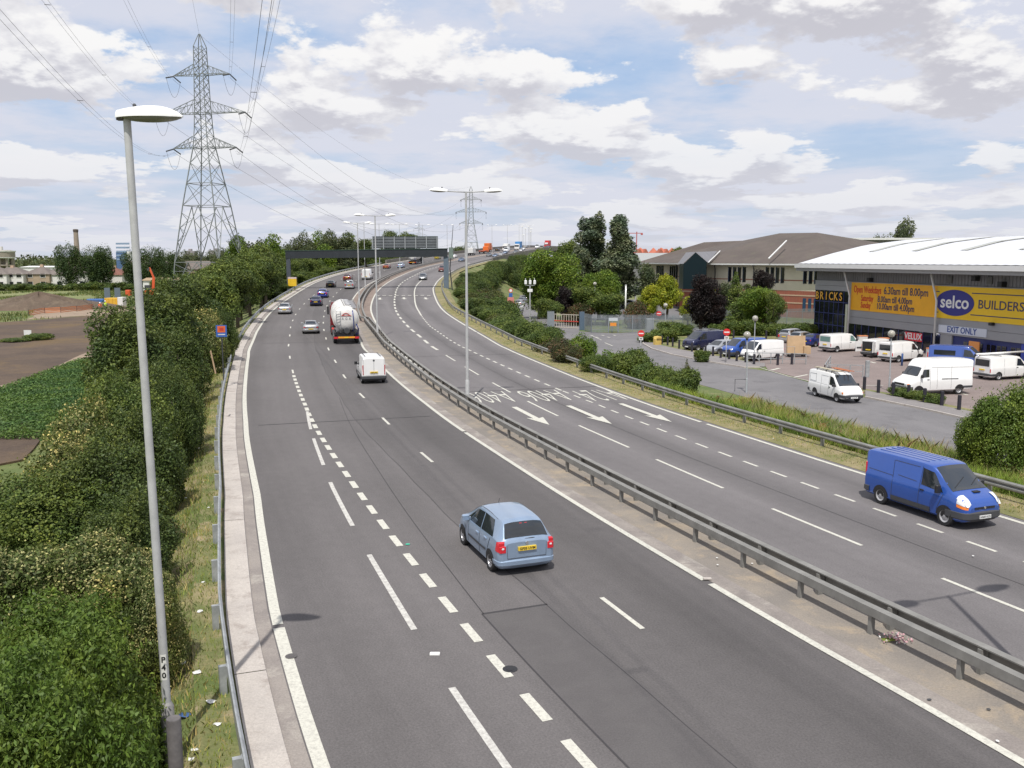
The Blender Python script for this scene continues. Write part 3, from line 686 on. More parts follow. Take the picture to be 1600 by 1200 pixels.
# short dark post in front of it
pb = Vector(at(272, 1200, 13.4)); b = MB(); b.tube([(0, 0, -.5), (.0, 0, .86), (.0, 0, .88)], [.115, .115, .108], 18)
pz = gz(pb.x, pb.y); o = b.build('short_post', M_POLED, None, True, loc=(at(271, 1122, 13.4)[0], 13.4, at(272, 1122, 13.4)[2] - .88), ang=40); tag(o, 'short stout dark round post standing before the near left street lamp', 'post')
lamps = [(10.35, 15.1, 0), (-2.62, 52.0, 0), (-13.7, 91.0, .5), (-22.2, 130.6, 1.35), (-28.5, 175, 2.9), (-30.4, 207.8, 4.2), (-30.5, 246, 5.5), (-27.8, 282, 6.65), (-22.8, 319, 8.1), (-18.5, 357, 9.4), (-8.7, 395, 10.9), (-2.2, 433, 12.3), (3.7, 471, 13.7), (10, 512, 15)]
GN = 'twin-headed lamps in the central reserve'
LBL = {0: 'twin-headed street lamp just out of view right, whose shadow lies on the oncoming lanes', 1: 'nearest twin-headed street lamp standing in the central reserve', 2: 'second twin-headed lamp in the central reserve, right of the white tanker', 3: 'third twin-headed lamp in the reserve, at the bend beside the tanker', 4: 'fourth twin-headed lamp in the reserve, before the far white van', 5: 'fifth twin-headed lamp in the reserve, seen under the gantry sign'}
for i, (x, y, z) in enumerate(lamps):
    j = int(np.argmin((RD[:, 0] - x) ** 2 + (RD[:, 1] - y) ** 2)); yaw = math.atan2(RT[j, 1], RT[j, 0]) - PI / 2
    if i == 1: yaw = .12
    lamp_column(LBL.get(i, 'small distant twin-headed lamp on the rising flyover'), (x, y, z), 12.25 if i else 12.0, (1, -1), yaw, .095, 1.05 if i < 5 else 1.4, GN, rb=.12)
# distant interchange lamps
for i, (px, py, Yd) in enumerate([(816, 354, 520), (821, 357, 560), (826, 354, 540), (830, 357.5, 580), (829, 362, 640), (818, 367, 600)]):
    p = at(px, py, Yd); t = thing('street_lamp', 'tiny pale lamp head on a thin mast far beyond the flyover', 'street lamp', (p[0], p[1], 0), 0, 'far masts beyond the flyover')
    b = MB(); b.tube([(0, 0, 0), (0, 0, p[2])], .09, 6); b.build('column', M_POLE, t)
    b = MB(); b.bbox(-.8, .8, -.4, .4, p[2] - .1, p[2] + .3, .1); b.build('lamp_head', M_LAMPW, t)
# ================================================================== gantry
sg = 186.0
A = Vector(RP(sg, LLo(sg) - 2.3)); B = Vector(at(698, 447, 176)); 
zA = A.z
A = Vector(at(450, 440, 171)); A.z = 2.4
t = thing('sign_gantry', 'dark steel gantry spanning the motorway with a big sign seen from behind', 'sign gantry', (0, 0, 0))
pa = at(446, 392.5, A.y); pa2 = at(446, 404, A.y); pb_ = at(699, 389, B.y); pb2 = at(699, 401, B.y)
mb = MB(); dv = Vector((B.x - A.x, B.y - A.y, 0)).normalized(); nr = Vector((-dv.y, dv.x, 0))
def quadbox(p, q, z0p, z1p, z0q, z1q, th, mbb, mi=0):
    v = []
    for (c, z0, z1) in ((p, z0p, z1p), (q, z0q, z1q)):
        for sg_ in (-1, 1):
            for z in (z0, z1): v.append((c[0] + nr.x * th * sg_, c[1] + nr.y * th * sg_, z))
    mbb.add(v, [(0, 2, 3, 1), (4, 5, 7, 6), (0, 1, 5, 4), (2, 6, 7, 3), (1, 3, 7, 5), (0, 4, 6, 2)], mi)
quadbox(pa, pb_, pa2[2], pa[2], pb2[2], pb_[2], .45, mb)
M_GAN = mat('gantry_dark', (.022, .028, .034), .75, 0, .2, 1)
mb.build('beam', M_GAN, t)
mb = MB(); quadbox((pa[0] - .1 * dv.x, pa[1]), (pb_[0] + .1 * dv.x, pb_[1]), pa[2] + .003, pa[2] + .13, pb_[2] + .003, pb_[2] + .13, .52, mb); mb.build('beam_flange', mat('gantry_green', (.03, .06, .045), .7), t)
mb = MB()
M_COL = mat('gantry_column', (.13, .17, .21), .6, .1, .15, 1)
mb.box(A.x - .15, A.x + .55, A.y - .3, A.y + .3, -1, pa2[2] - .003); mb.build('column', mat('gantry_column_dark', (.06, .07, .085), .6), t)
mb = MB(); mb.box(B.x - .55, B.x + .4, B.y - .3, B.y + .3, -1, pb2[2] - .003); mb.build('column', M_COL, t)
# sign seen from behind
s0_ = at(581, 389, 173.5); s1_ = at(684, 388.5, 175.5); zt0 = at(581, 370, 173.5)[2]; zt1 = at(684, 370, 175.5)[2]
mb = MB(); p0 = Vector((s0_[0], s0_[1] + .6, 0)); p1 = Vector((s1_[0], s1_[1] + .6, 0))
quadbox(p0, p1, s0_[2] + .1, zt0, s1_[2] + .1, zt1, .06, mb); sb = mb.build('sign_board', mat('sign_back_grey', (.15, .165, .175), .6, .2, .2, 1), t)
for k in range(7):
    q = p0.lerp(p1, .01 + k * .163); mb = MB(); zb = s0_[2] + (s1_[2] - s0_[2]) * k / 6; zt = zt0 + (zt1 - zt0) * k / 6
    mb.bar((q.x, q.y - .16, zb - .2), (q.x, q.y - .16, zt + .05), .24, .18); mb.build('stiffener', mat('stiffener_grey', (.33, .35, .36), .5, .3), sb)
for k in range(5):
    mb = MB(); z0 = s0_[2] + .25 + k * (zt0 - s0_[2]) * .23; mb.bar((p0.x, p0.y - .09, z0), (p1.x, p1.y - .09, z0 + (s1_[2] - s0_[2])), .05, .07); mb.build('sign_rail', M_DARK, sb)
mb = MB(); quadbox(p0, p1, zt0 + .01, zt0 + .1, zt1 + .01, zt1 + .1, .1, mb); mb.build('sign_edge', mat('sign_green', (.05, .13, .09), .6), sb)
# fittings at the right end
mb = MB(); mb.box(B.x + .5, B.x + 1.3, B.y - .3, B.y + .4, pb2[2] - .3, pb_[2] + .3); mb.build('control_cabinet', mat('cabinet_green', (.17, .22, .19), .6, 0, .2, 2), t)
pm = at(708, 352, 178); mb = MB(); mb.tube([(B.x + 1.1, B.y + 2, 1), at(703, 420, 178), pm], [.13, .12, .05], 6); o = mb.build('leaning_mast', M_DARK, None); tag(o, 'thin dark leaning mast beside the right gantry column', 'mast')
# yellow square panel beside the left column
pc = at(457, 440, 166); t = thing('traffic_board', 'yellow square panel with a white top on the left verge by the gantry', 'sign', (pc[0], pc[1], 2.0))
hz_ = at(457, 433, 166)[2] - 2.0; lz_ = at(457, 447, 166)[2] - 2.0
mb = MB(); mb.box(-.75, .75, -.35, .35, lz_, hz_ - .3); mb.build('panel', mat('panel_yellow', (.78, .50, .03), .5, 0, .1, 2), t)
mb = MB(); mb.box(-.75, .75, -.352, .352, hz_ - .297, hz_); mb.build('header', mat('panel_pale', (.62, .50, .48), .5), t)
mb = MB(); mb.bar((-.4, 0, -1.4), (-.4, 0, lz_ - .003), .1); mb.build('leg', M_DARK, t); mb = MB(); mb.bar((.4, 0, -1.4), (.4, 0, lz_ - .003), .1); mb.build('leg', M_DARK, t)
# ================================================================== flyover
t = thing('flyover', 'long concrete flyover rising away to the right behind the bushes', 'bridge', (0, 0, 0))
M_BR = mat('bridge_concrete', (.20, .185, .165), .85, 0, .25, .35)
M_BRD = mat('bridge_girder', (.13, .14, .145), .8, 0, .2, .3)
def ext(name, prof, s0, s1, m, step=6, offf=None):
    mb = MB(); ss = frange(s0, s1, step); n = len(prof); 
    for s in ss:
        for o, z in prof: mb.v.append(RP(s, (offf(s) if offf else 0) + o, z))
    mb.f = [(i * n + k, i * n + (k + 1) % n, (i + 1) * n + (k + 1) % n, (i + 1) * n + k) for i in range(len(ss) - 1) for k in range(n)] + [tuple(range(n)), tuple(range((len(ss) - 1) * n, len(ss) * n))]; mb.m = [0] * len(mb.f)
    return mb.build(name, m, t)
PR = lambda s: np.interp(s, [300, 350, 500, 660], [18.4, 17.3, 16.5, 16.0])
ext('parapet', [(-.25, -.3), (-.25, 1.1), (.25, 1.1), (.25, -1.1), (0, -1.1)], 322, 660, M_BR, offf=PR)
ext('parapet', [(-.25, -1.1), (-.25, 1.1), (.25, 1.1), (.25, -.3), (0, -1.1)], 300, 660, M_BR, offf=lambda s: -13.6)
ext('deck', [(-13.2, -.05), (-13.2, -.9), (15.5, -.9), (15.5, -.05)], BR, 660, M_BR)
for o_ in (-11, -4, 4, 12.5): ext('girder', [(o_ - .6, -.91), (o_ - .6, -2.6), (o_ + .6, -2.6), (o_ + .6, -.91)], BR, 660, M_BRD)
for s in (BR + 4, 392, 430, 468, 506, 545, 590, 640):
    yaw, _ = RH(s)
    for o_ in (-9, 0, 10.5):
        p = RP(s, o_, -2.62); mb = MB(); mb.lathe([(.9, GR - .5), (.9, p[2] - .8), (1.1, p[2] - .05)], 14, (0, 0, 0)); o = mb.build('pier', M_BR, t); o.location = (p[0], p[1], 0)
    mb = MB(); p = RP(s, 0, 0); mb.bar(RP(s, -12, -2.9), RP(s, 14, -2.9), 1.4, .55); mb.build('crosshead', M_BR, t)
mb = MB(); mb.bar(RP(BR - 1, -13.3, -4.5), RP(BR - 1, 16.5, -4.5), 1.2, 8.6); mb.build('abutment', M_BR, t)
# ================================================================== pylons and conductors
def pylon_mesh(h=54.0, bw=12.6):
    mb = MB(); k = h / 54.0
    lev = [(0, 6.7), (7.5, 6.0), (19.2, 4.2), (23.8, 3.35), (31.2, 1.95), (35, 1.6), (41, 1.35), (47, 1.2), (51.5, 1.1), (54, .12)]
    lev = [(z * k, w_) for z, w_ in lev]
    def wd(z): return float(np.interp(z, [a for a, b in lev], [b for a, b in lev]))
    for sx in (-1, 1):
        for sy in (-1, 1):
            for (z0, w0), (z1, w1) in zip(lev[:-1], lev[1:]): mb.bar((sx * w0, sy * w0, z0), (sx * w1, sy * w1, z1), .21 if z0 < 30 * k else .16)
    def face_pt(f, u, z):
        w0 = wd(z); return [(u * w0, -w0, z), (w0, u * w0, z), (-u * w0, w0, z), (-w0, -u * w0, z)][f]
    zs = [7.5 * k, 19.2 * k, 22.5 * k, 26.5 * k, 30 * k] 
    for f in range(4):
        for z in (7.5 * k, 19.2 * k, 23.8 * k, 31.2 * k, 38.2 * k, 45.9 * k): mb.bar(face_pt(f, -1, z), face_pt(f, 1, z), .15)
        # big K braces below, then crossed lattice
        mb.bar(face_pt(f, -1, 0), face_pt(f, 0, 7.5 * k), .15); mb.bar(face_pt(f, 1, 0), face_pt(f, 0, 7.5 * k), .15)
        mb.bar(face_pt(f, -1, 7.5 * k), face_pt(f, 0, 19.2 * k), .16); mb.bar(face_pt(f, 1, 7.5 * k), face_pt(f, 0, 19.2 * k), .16)
        for u in (-1, 1):
            for q in (.25, .5, .75):
                a = Vector(face_pt(f, u, 7.5 * k)).lerp(Vector(face_pt(f, 0, 19.2 * k)), q); b_ = face_pt(f, u, (7.5 + 11.7 * (q + .12)) * k); mb.bar(a, b_, .09); mb.bar(a, face_pt(f, u, (7.5 + 11.7 * max(0, q - .15)) * k), .09)
                a = Vector(face_pt(f, u, 0)).lerp(Vector(face_pt(f, 0, 7.5 * k)), q); mb.bar(a, face_pt(f, u, 7.5 * k * q), .09); mb.bar(a, face_pt(f, u, 7.5 * k * min(1, q + .2)), .09)
        z = 19.2 * k; seg = [19.2, 23.8, 28, 31.2, 33.4, 35.6, 37.6, 39.4, 41, 42.8, 44.6, 46.2, 47.5, 49, 50.4, 51.5]
        for a, b_ in zip(seg[:-1], seg[1:]):
            mb.bar(face_pt(f, -1, a * k), face_pt(f, 1, b_ * k), .095); mb.bar(face_pt(f, 1, a * k), face_pt(f, -1, b_ * k), .095)
    return mb, wd
ARMS = [(45.9, 6.4, 2.0), (38.2, 9.5, 2.6), (31.2, 7.2, 2.2)]
def arm_mesh(z, L, hh, sgn, k, wd):
    mb = MB(); w0 = wd(z * k)
    tip = (sgn * L, 0, z * k)
    for sy in (-1, 1):
        a = (sgn * w0, sy * w0, z * k); b_ = (sgn * w0, sy * w0, (z + hh) * k); mb.bar(a, tip, .15); mb.bar(b_, tip, .13)
        for q in (.2, .4, .6, .8):
            p = Vector(a).lerp(Vector(tip), q); p2 = Vector(b_).lerp(Vector(tip), q); mb.bar(p, p2, .08); p3 = Vector(b_).lerp(Vector(tip), q - .2); mb.bar(p, p3, .08)
    for q in (.1, .3, .5, .7): mb.bar(Vector((sgn * w0, -w0, z * k)).lerp(Vector(tip), q), Vector((sgn * w0, w0, z * k)).lerp(Vector(tip), min(1, q + .2)), .08)
    return mb
def insul(p, dvec, L=3.4):
    mb = MB(); dvec = Vector(dvec).normalized(); p = Vector(p)
    pts = [p + dvec * (L * i / 14) for i in range(15)]; mb.tube(pts, [.06 if i % 2 else .19 for i in range(15)], 8); return mb, p + dvec * L
def pylon(label, x, y, z, yaw, h, dirs, detail=True, group=None):
    k = h / 54.0; t = thing('electricity_pylon', label, 'pylon', (x, y, z), yaw, group)
    mb, wd = pylon_mesh(h, 12.6 * k); mb.build('lattice_tower', M_STEEL, t)
    ends = []
    for (za, L, hh) in ARMS:
        for sgn in (-1, 1):
            a = arm_mesh(za, L * k, hh, sgn, k, wd).build('cross_arm', M_STEEL, t)
            for dy_ in ((-1, 1) if detail else (1,)):
                m2, e = insul((sgn * L * k, 0, za * k - .1), (0, dy_, -.28) if detail else (0, .05, -1), 3.2)
                if dy_ > 0 or not detail: m2.build('insulator', M_DARK, a)
                else: m2.build('insulator', M_DARK, a)
            if detail:
                lp = [(sgn * L * k, -3.1 + 6.2 * i / 12, za * k - .9 - 4.2 * (1 - (2 * i / 12 - 1) ** 2)) for i in range(13)]
                m3 = MB(); m3.tube(lp, .035, 5); m3.build('jumper_loop', M_WIRE, a)
    return t, k
P1 = (-76.2, 228, -1.2); D10 = Vector((.297, -.955, 0)); yaw1 = -.20
P1k = (64 / 54)
pylon('tall lattice electricity pylon rising on the left beyond the hedge', *P1, yaw1, 64, None)
P2 = (-29.7, 661, -1.5); pylon('distant lattice pylon seen behind the nearest twin-headed lamp', *P2, -.06, 62.0, None, True)
P0 = (27.5, -104, -1.2)
P3 = (-132, 1290, -1.5); pylon('tiny far-off pylon above the gantry sign', *P3, .1, 62.0, None, False)
def world_tip(P, yaw, k, za, L, sgn): return Vector((P[0] + math.cos(yaw) * sgn * L * k, P[1] + math.sin(yaw) * sgn * L * k, P[2] + za * k - .9))
def wire(a, b, sag, label, twin=True, r=.014, grp='high-voltage conductors'):
    t = thing('overhead_line', label, 'power line', tuple(a), 0, grp); a = Vector(a); b = Vector(b); d = (b - a); nrm = Vector((-d.y, d.x, 0)).normalized()
    for sx in ((-.25, .25) if twin else (0,)):
        pts = []
        for i in range(61):
            u = i / 60; p = d * u; p = p + nrm * sx; p.z -= 4 * sag * u * (1 - u); pts.append(p)
        mb = MB(); mb.tube(pts, r, 4, cap=False); mb.build('conductor', M_WIRE, t)
    if twin:
        mb = MB()
        for i in range(1, 9):
            u = i / 9; p = d * u; p.z -= 4 * sag * u * (1 - u); mb.bar(p - nrm * .25 - Vector((0, 0, .10)), p + nrm * .25 - Vector((0, 0, .10)), .045)
        mb.build('spacer', M_WIRE, t)
    return t
nm = ['top', 'middle', 'bottom']
for i, (za, L, hh) in enumerate(ARMS):
    for sgn in (-1, 1):
        side = 'left' if sgn < 0 else 'right'
        wire(world_tip(P1, yaw1, P1k, za, L, sgn), world_tip(P0, -.28, P1k, za, L, sgn), 12.5, f'twin power line running overhead from the {side} end of the {nm[i]} pylon arm')
        wire(world_tip(P1, yaw1, P1k, za, L, sgn), world_tip(P2, -.06, 62 / 54, za, L, sgn), 20, f'power line sagging away to the far pylon from the {side} end of the {nm[i]} arm', False, .035)
wire((P1[0], P1[1], P1[2] + 63.9), (P0[0], P0[1], 61), 9, 'thin earth wire running overhead from the pylon peak', False, .018)
wire((P1[0], P1[1], P1[2] + 63.9), (P2[0], P2[1], 60.5), 14, 'thin earth wire running away from the near pylon peak to the far pylon', False, .026)
# ================================================================== builders' warehouse
K = 1.21; WA = Vector((39.3, 116.9, 0)); WD = Vector((.227, -.974, 0)); WN = Vector((.974, .227, 0))   # along the facade towards us; into the building
def W(t_, d_, z): p = WA + WD * t_ + WN * d_; return (p.x, p.y, z)
def wp(px, py, d_=0):     # facade point behind a photo point -> (t, z)
    q = (px - 800) / (F_ * CS - (py - 600) * SN)     # X/Y
    a = WA + WN * d_; t_ = (a.x - q * a.y) / (q * WD.y - WD.x) * 1.0
    p = a + WD * t_; return t_, HC - (F_ * SN + (py - 600) * CS) / (F_ * CS - (py - 600) * SN) * p.y
bw_ = thing('warehouse', "builders' warehouse with a white curved metal roof and yellow banners", 'warehouse', (0, 0, 0))
M_CLAD = mat('cladding_silver', (.33, .335, .35), .5, .15, .06, .4); M_CLADD = mat('cladding_grey', (.20, .20, .205), .6, .1, .08, .5)
M_BLUEF = mat('frame_blue', (.035, .045, .15), .5); M_GLZ = mat('dark_glazing', (.012, .014, .020), .06, spec=.8)
def slab(t0, t1, z0, z1, d0, d1, mb, mi=0):
    v = [W(t0, d0, z0), W(t1, d0, z0), W(t1, d1, z0), W(t0, d1, z0), W(t0, d0, z1), W(t1, d0, z1), W(t1, d1, z1), W(t0, d1, z1)]
    mb.add(v, [(0, 3, 2, 1), (4, 5, 6, 7), (0, 1, 5, 4), (1, 2, 6, 5), (2, 3, 7, 6), (3, 0, 4, 7)], mi)
ZB = GR; TE = 72
zc1 = wp(1271, 437)[1]; zbot1 = wp(1465, 560)[1]
mb = MB(); slab(0, TE, ZB, 7.0, .35, 62, mb); 
mb.build('wall', M_CLADD, bw_)
# vertical corrugation under the eaves
mb = MB()
for k in range(int(TE / .45)): slab(k * .45 + .05, k * .45 + .25, zc1 + .02, 7.2, .22, .36, mb)
slab(0, TE, zc1, 7.2, .26, .34, mb); mb.build('upper_cladding', M_CLADD, bw_)
t1g = wp(1325, 600)[0]
zs = wp(1332, 505)[1]
tb = wp(1325, 470)[0]; t465 = wp(1465, 560)[0]
mb = MB()
# silver sheet panels in horizontal courses
zlow = wp(1325, 505)[1]
zl2 = 2.35
ZC = 7.0
def course(t0, t1, z0, z1, n):
    for k in range(n): slab(t0, t1, z0 + (z1 - z0) * k / n, z0 + (z1 - z0) * (k + 1) / n - .03, .05 + .0, .30, mb)
course(0, tb, wp(1300, 454)[1], zc1, 2)
course(tb + .003, TE, zlow - .0, zc1 - .003, 6)
mb.build('sheet_cladding', M_CLAD, bw_)
# glazed corner
zt = wp(1272, 452)[1]; gl = thing  # placeholder name
mb = MB(); slab(.05, tb - .05, ZB, zt, .16, .30, mb); gw = mb.build('corner_glazing', M_GLZ, bw_)
mb = MB()
for k in range(8): u = .05 + (tb - .1) * k / 7; slab(u - .04, u + .04, ZB, zt, .10, .155, mb)
for k in range(5): z = zt - (zt - ZB) * k / 4.2; slab(.0, tb, z - .05, z + .05, .08, .15, mb)
mb.build('mullion', M_BLUEF, gw)
Mw = Matrix(((WD.x, 0, -WN.x, 0), (WD.y, 0, -WN.y, 0), (0, 1, 0, 0), (0, 0, 0, 1)))
def wtext(s, size, m, t_, z, parent, d_=-.03, **k):
    p = W(t_, d_, z); return text('lettering', s, size, m, parent, Matrix.Translation(p) @ Mw, .01, **k)
M_LYEL = mat('letter_yellow', (.80, .42, .05), .5)
for k, ch in enumerate('BRICKS'):
    u = .05 + (tb - .1) * (k + .5) / 7; wtext(ch, 1.38, M_LYEL, u, zt - .78, gw, .03, bold=.02)
mb = MB(); slab(tb - .45, tb - .05, ZB, zt - 1.6, .0, .158, mb); mb.build('corner_trim', mat('pale_trim', (.55, .58, .45), .5), bw_)
# strip glazing and sill wall below the cladding
zs1 = wp(1330, 507)[1]
mb = MB(); slab(tb + .003, t465, zlow - 2.1, zlow - .003, .22, .32, mb); sgz = mb.build('strip_glazing', M_GLZ, bw_)
mb = MB()
for k in range(13): u = tb + (t465 - tb) * k / 12; slab(u - .04, u + .04, zlow - 2.1, zlow - .01, .15, .215, mb)
slab(tb + .01, t465, zlow - 2.2, zlow - 2.09, .12, .213, mb); mb.build('mullion', M_BLUEF, sgz)
mb = MB(); slab(tb + .003, t465, ZB, zlow - 2.21, .10, .32, mb); mb.build('sill_wall', mat('sill_grey', (.36, .365, .37), .6, 0, .1, 1), bw_)
# banners
def banner(pl, pt, pr, prr, m, name, label=None):
    mb = MB(); t0, z1 = wp(*pl, 0); t1, z0 = wp(*pt, -.02); slab(t0, t1, z0, z1, -.02, .04, mb); return mb.build(name, m, bw_), t0, t1, z0, z1
M_YB = mat('banner_yellow', (.86, .43, .02), .5, var=.08, vs=.5); M_YB2 = mat('banner_mustard', (.82, .53, .015), .5, var=.06, vs=.5)
t0, z1 = wp(1331, 441); t1, _ = wp(1465, 446); z0 = wp(1331, 484)[1]
mb = MB(); slab(t0, t1 - .02, z0, z1, -.02, .045, mb); bn = mb.build('banner', M_YB, bw_); bn['label'] = 'orange yellow banner with opening hours'
Hb = z1 - z0; Wb = t1 - t0
M_LR = mat('letter_red', (.55, .035, .02), .5); M_LN = mat('letter_navy', (.05, .045, .10), .5)
def two(a, b, size, zf, xa, xb, sa=1, sb=1):
    z = z1 - Hb * zf
    wtext(a, size, M_LR, t0 + Wb * xa, z, bn, align='LEFT', scx=sa, bold=.018); wtext(b, size, M_LN, t0 + Wb * xb, z, bn, align='LEFT', scx=sb, bold=.018)
two('Open Weekdays', '6.30am till 8.00pm', 1.18, .25, .035, .415, .66, .86)
two('Saturday', '8.00am till 4.00pm', 1.0, .555, .135, .345, .68, .82)
two('Sunday', '10.00am till 4.00pm', 1.0, .80, .135, .335, .68, .84)
t2 = t1 + 24; mb = MB(); slab(t1 + .02, t2, z0, z1, -.02, .045, mb); bn2 = mb.build('banner', M_YB2, bw_); bn2['label'] = 'mustard yellow trade name banner'
mb = MB(); mb.grid(lambda u, v: (0, 0, 0), 1, 1); mb = MB()
oc, oz = wp(1492, 473); oz = (z0 + z1) / 2 + .0; ra, rb2 = 2.75, Hb * .40
ov = []; n = 40
for d_ in (-.05, -.028): ov += [W(oc + ra * math.cos(2 * PI * k / n), d_, oz + rb2 * math.sin(2 * PI * k / n)) for k in range(n)]
mb.add(ov, [tuple(range(n)), tuple(range(n, 2 * n))] + [(k, (k + 1) % n, n + (k + 1) % n, n + k) for k in range(n)]); lg = mb.build('oval_logo', mat('logo_navy', (.03, .03, .22), .5), bn2)
wtext('selco', 1.8, M_WHITE, oc, oz + .02, lg, -.06, scx=1.12, bold=.03)
wtext('BUILDERS WAREHOUSE', 1.22, M_LN, oc + ra + .5, oz - .02, bn2, -.03, align='LEFT', scx=1.12, bold=.01)
mb = MB(); slab(oc + ra * .85, t2 - 1, oz + 1.02, oz + 1.12, -.03, -.021, mb); slab(oc + ra * .85, t2 - 1, oz - 1.12, oz - 1.02, -.03, -.021, mb); slab(oc - ra - .1, oc - ra * .85, oz + 1.02, oz + 1.12, -.03, -.021, mb); slab(oc - ra - .1, oc - ra * .85, oz - 1.12, oz - 1.02, -.03, -.021, mb); mb.build('rule_line', M_LN, bn2)
# red brand panel, exit board, doors
ta, za = wp(1413, 518); tb_, zb_ = wp(1439, 531.5); zb_ = wp(1413, 531)[1]
mb = MB(); slab(ta, tb_, zb_, za, .08, .145, mb); rp = mb.build('red_panel', mat('panel_red', (.70, .03, .05), .4), bw_); wtext('VELUX', .95, M_WHITE, (ta + tb_) / 2, (za + zb_) / 2, rp, .06, bold=.02, scx=1.0)
ta, za = wp(1467, 507); tb_, _ = wp(1542, 515); zb_ = wp(1467, 519)[1]
mb = MB(); slab(ta, tb_, zb_, za, -.03, .04, mb); ex = mb.build('exit_board', mat('board_pale', (.62, .66, .74), .5), bw_); wtext('EXIT ONLY', .88, mat('letter_blue', (.05, .09, .30), .5), (ta + tb_) / 2 - .0, (za + zb_) / 2, ex, -.045, scx=.95, bold=.012)
td0 = t465 + .05
mb = MB(); slab(td0, td0 + 1.7, ZB, zlow - .003, .12, .32, mb); mb.build('pier', M_CLAD, bw_)
mb = MB(); slab(td0 + 1.75, t2, ZB, zlow - .003, .28, .33, mb); dr = mb.build('entrance_screen', mat('door_navy', (.016, .028, .15), .4), bw_)
for k, (a, b_, m) in enumerate([(3.3, 4.5, M_GLASSL), (4.8, 5.9, M_GLASSL), (6.5, 7.6, M_GLASSL), (7.8, 9.0, M_GLASSL), (9.6, 10.8, M_GLZ), (12.8, 14.6, M_GLZ)]):
    mb = MB(); slab(td0 + a, td0 + b_, zlow - 2.8, zlow - .5, .22, .275, mb); o = mb.build('window', M_GLZ if k < 4 else m, dr); m4 = MB(); slab(td0 + (a + b_) / 2 - .04, td0 + (a + b_) / 2 + .04, zlow - 2.8, zlow - .5, .19, .218, m4); slab(td0 + a, td0 + b_, zlow - 1.5, zlow - 1.42, .19, .218, m4); m4.build('frame', M_BLUEF, o)
mb = MB(); slab(td0 + 10.9, td0 + 12.6, ZB, zlow - .05, .15, .275, mb); mb.build('door', mat('door_blue', (.04, .07, .42), .45), bw_)
mb = MB(); slab(td0 + 15.2, td0 + 18.5, zlow - 2.2, zlow - .7, .15, .275, mb); o = mb.build('notice_board', mat('board_grey', (.40, .43, .45), .5), bw_); wtext('HOMEBASE', .4, M_LN, td0 + 16.6, zlow - 1.5, o, .13)
bpy.data.objects.remove([q for q in o.children][0])
mb = MB(); slab(td0 + 5.2, td0 + 6.6, -.5, .45, -.75, -.65, mb); mb.build('offer_board', mat('offer_orange', (.75, .30, .08), .5), bw_)
# leaning white down pipes
for (xa, ya, xb, yb_) in ((1319, 424, 1328, 462), (1454, 425, 1464, 470)):
    ta, za = wp(xa, ya, -.9); tb_, zb_ = wp(xb, yb_, -.25); mb = MB(); mb.tube([W(ta, -.9, za), W(tb_, -.3, zb_), W(tb_, -.3, ZB)], .11, 8); mb.build('down_pipe', M_WHITE2, bw_, True)
for (px, py, wd_, hh) in ((1358, 437, .5, .45), (1522, 435, .55, .5), (1563, 444, .55, .5), (1549, 506, .4, .3), (1478, 437, .7, .7), (1540, 438, .7, .7)):
    ta, za = wp(px, py, 0); mb = MB(); slab(ta, ta + wd_, za - hh / 2, za + hh / 2, -.35 if py in (437, 435, 444, 506) and px != 1478 else .10, .24, mb); mb.build('floodlight' if px not in (1478, 1540) else 'vent_louvre', M_BLACK if px not in (1478, 1540) else mat('louvre_grey', (.12, .125, .12), .7), bw_)
# barrel roof
arch = [(-1.9, 7.9), (0, 8.4), (3.0, 9.2), (7.9, 10.3), (13.4, 10.95), (20, 11.25), (28, 11.4), (34, 11.35), (45, 10.6), (56, 9.2), (64, 8.0)]
aa = np.array(arch); ds = np.linspace(-1.9, 64, 52)
mb = MB(); tt = [-1.2] + frange(-.4, TE + 1, .6)
vs = []
for i, u in enumerate(tt):
    for d_ in ds: vs.append(W(u, d_, float(np.interp(d_, aa[:, 0], aa[:, 1])) + (.03 if i % 2 else 0)))
n = len(ds); mb.add(vs, [(i * n + k, (i + 1) * n + k, (i + 1) * n + k + 1, i * n + k + 1) for i in range(len(tt) - 1) for k in range(n - 1)])
rf = mb.build('roof', mat('roof_white', (.74, .75, .77), .35, .2, .05, .3), bw_)
m5 = MB()
for k in range(9):
    u = 6.3 + k * 8.0; cs = np.linspace(3.6, 57, 26); v = []
    for d_ in cs:
        z = float(np.interp(d_, aa[:, 0], aa[:, 1])) + .08
        v += [W(u - .55, d_, z), W(u + .55, d_, z)]
    m5.add(v, [(2 * i, 2 * i + 1, 2 * i + 3, 2 * i + 2) for i in range(len(cs) - 1)])
m5.build('rooflight', mat('rooflight_grey', (.42, .43, .40), .6, 0, .15, .4), rf)
m5 = MB(); slab(17, 17.4, 11, 12.3, 24, 24.4, m5); m5.build('roof_vent', M_DARK, rf)
mb = MB(); slab(-1.3, TE + 1, 7.36, 7.86, -2.3, -1.92, mb); mb.build('gutter', M_WHITE, bw_)
mb = MB(); slab(-1.3, TE + 1, 6.98, 7.35, -2.05, .5, mb); mb.build('soffit', mat('soffit_grey', (.30, .30, .30), .6), bw_)
mb = MB()
gv = [W(-.25, d_, float(np.interp(d_, aa[:, 0], aa[:, 1])) - .1) for d_ in ds] ; n = len(gv); gb = [W(-.25, d_, 6.9) for d_ in ds]
mb.add(gv + gb, [(k, k + 1, n + k + 1, n + k) for k in range(n - 1)]); mb.build('gable', M_CLAD, bw_)
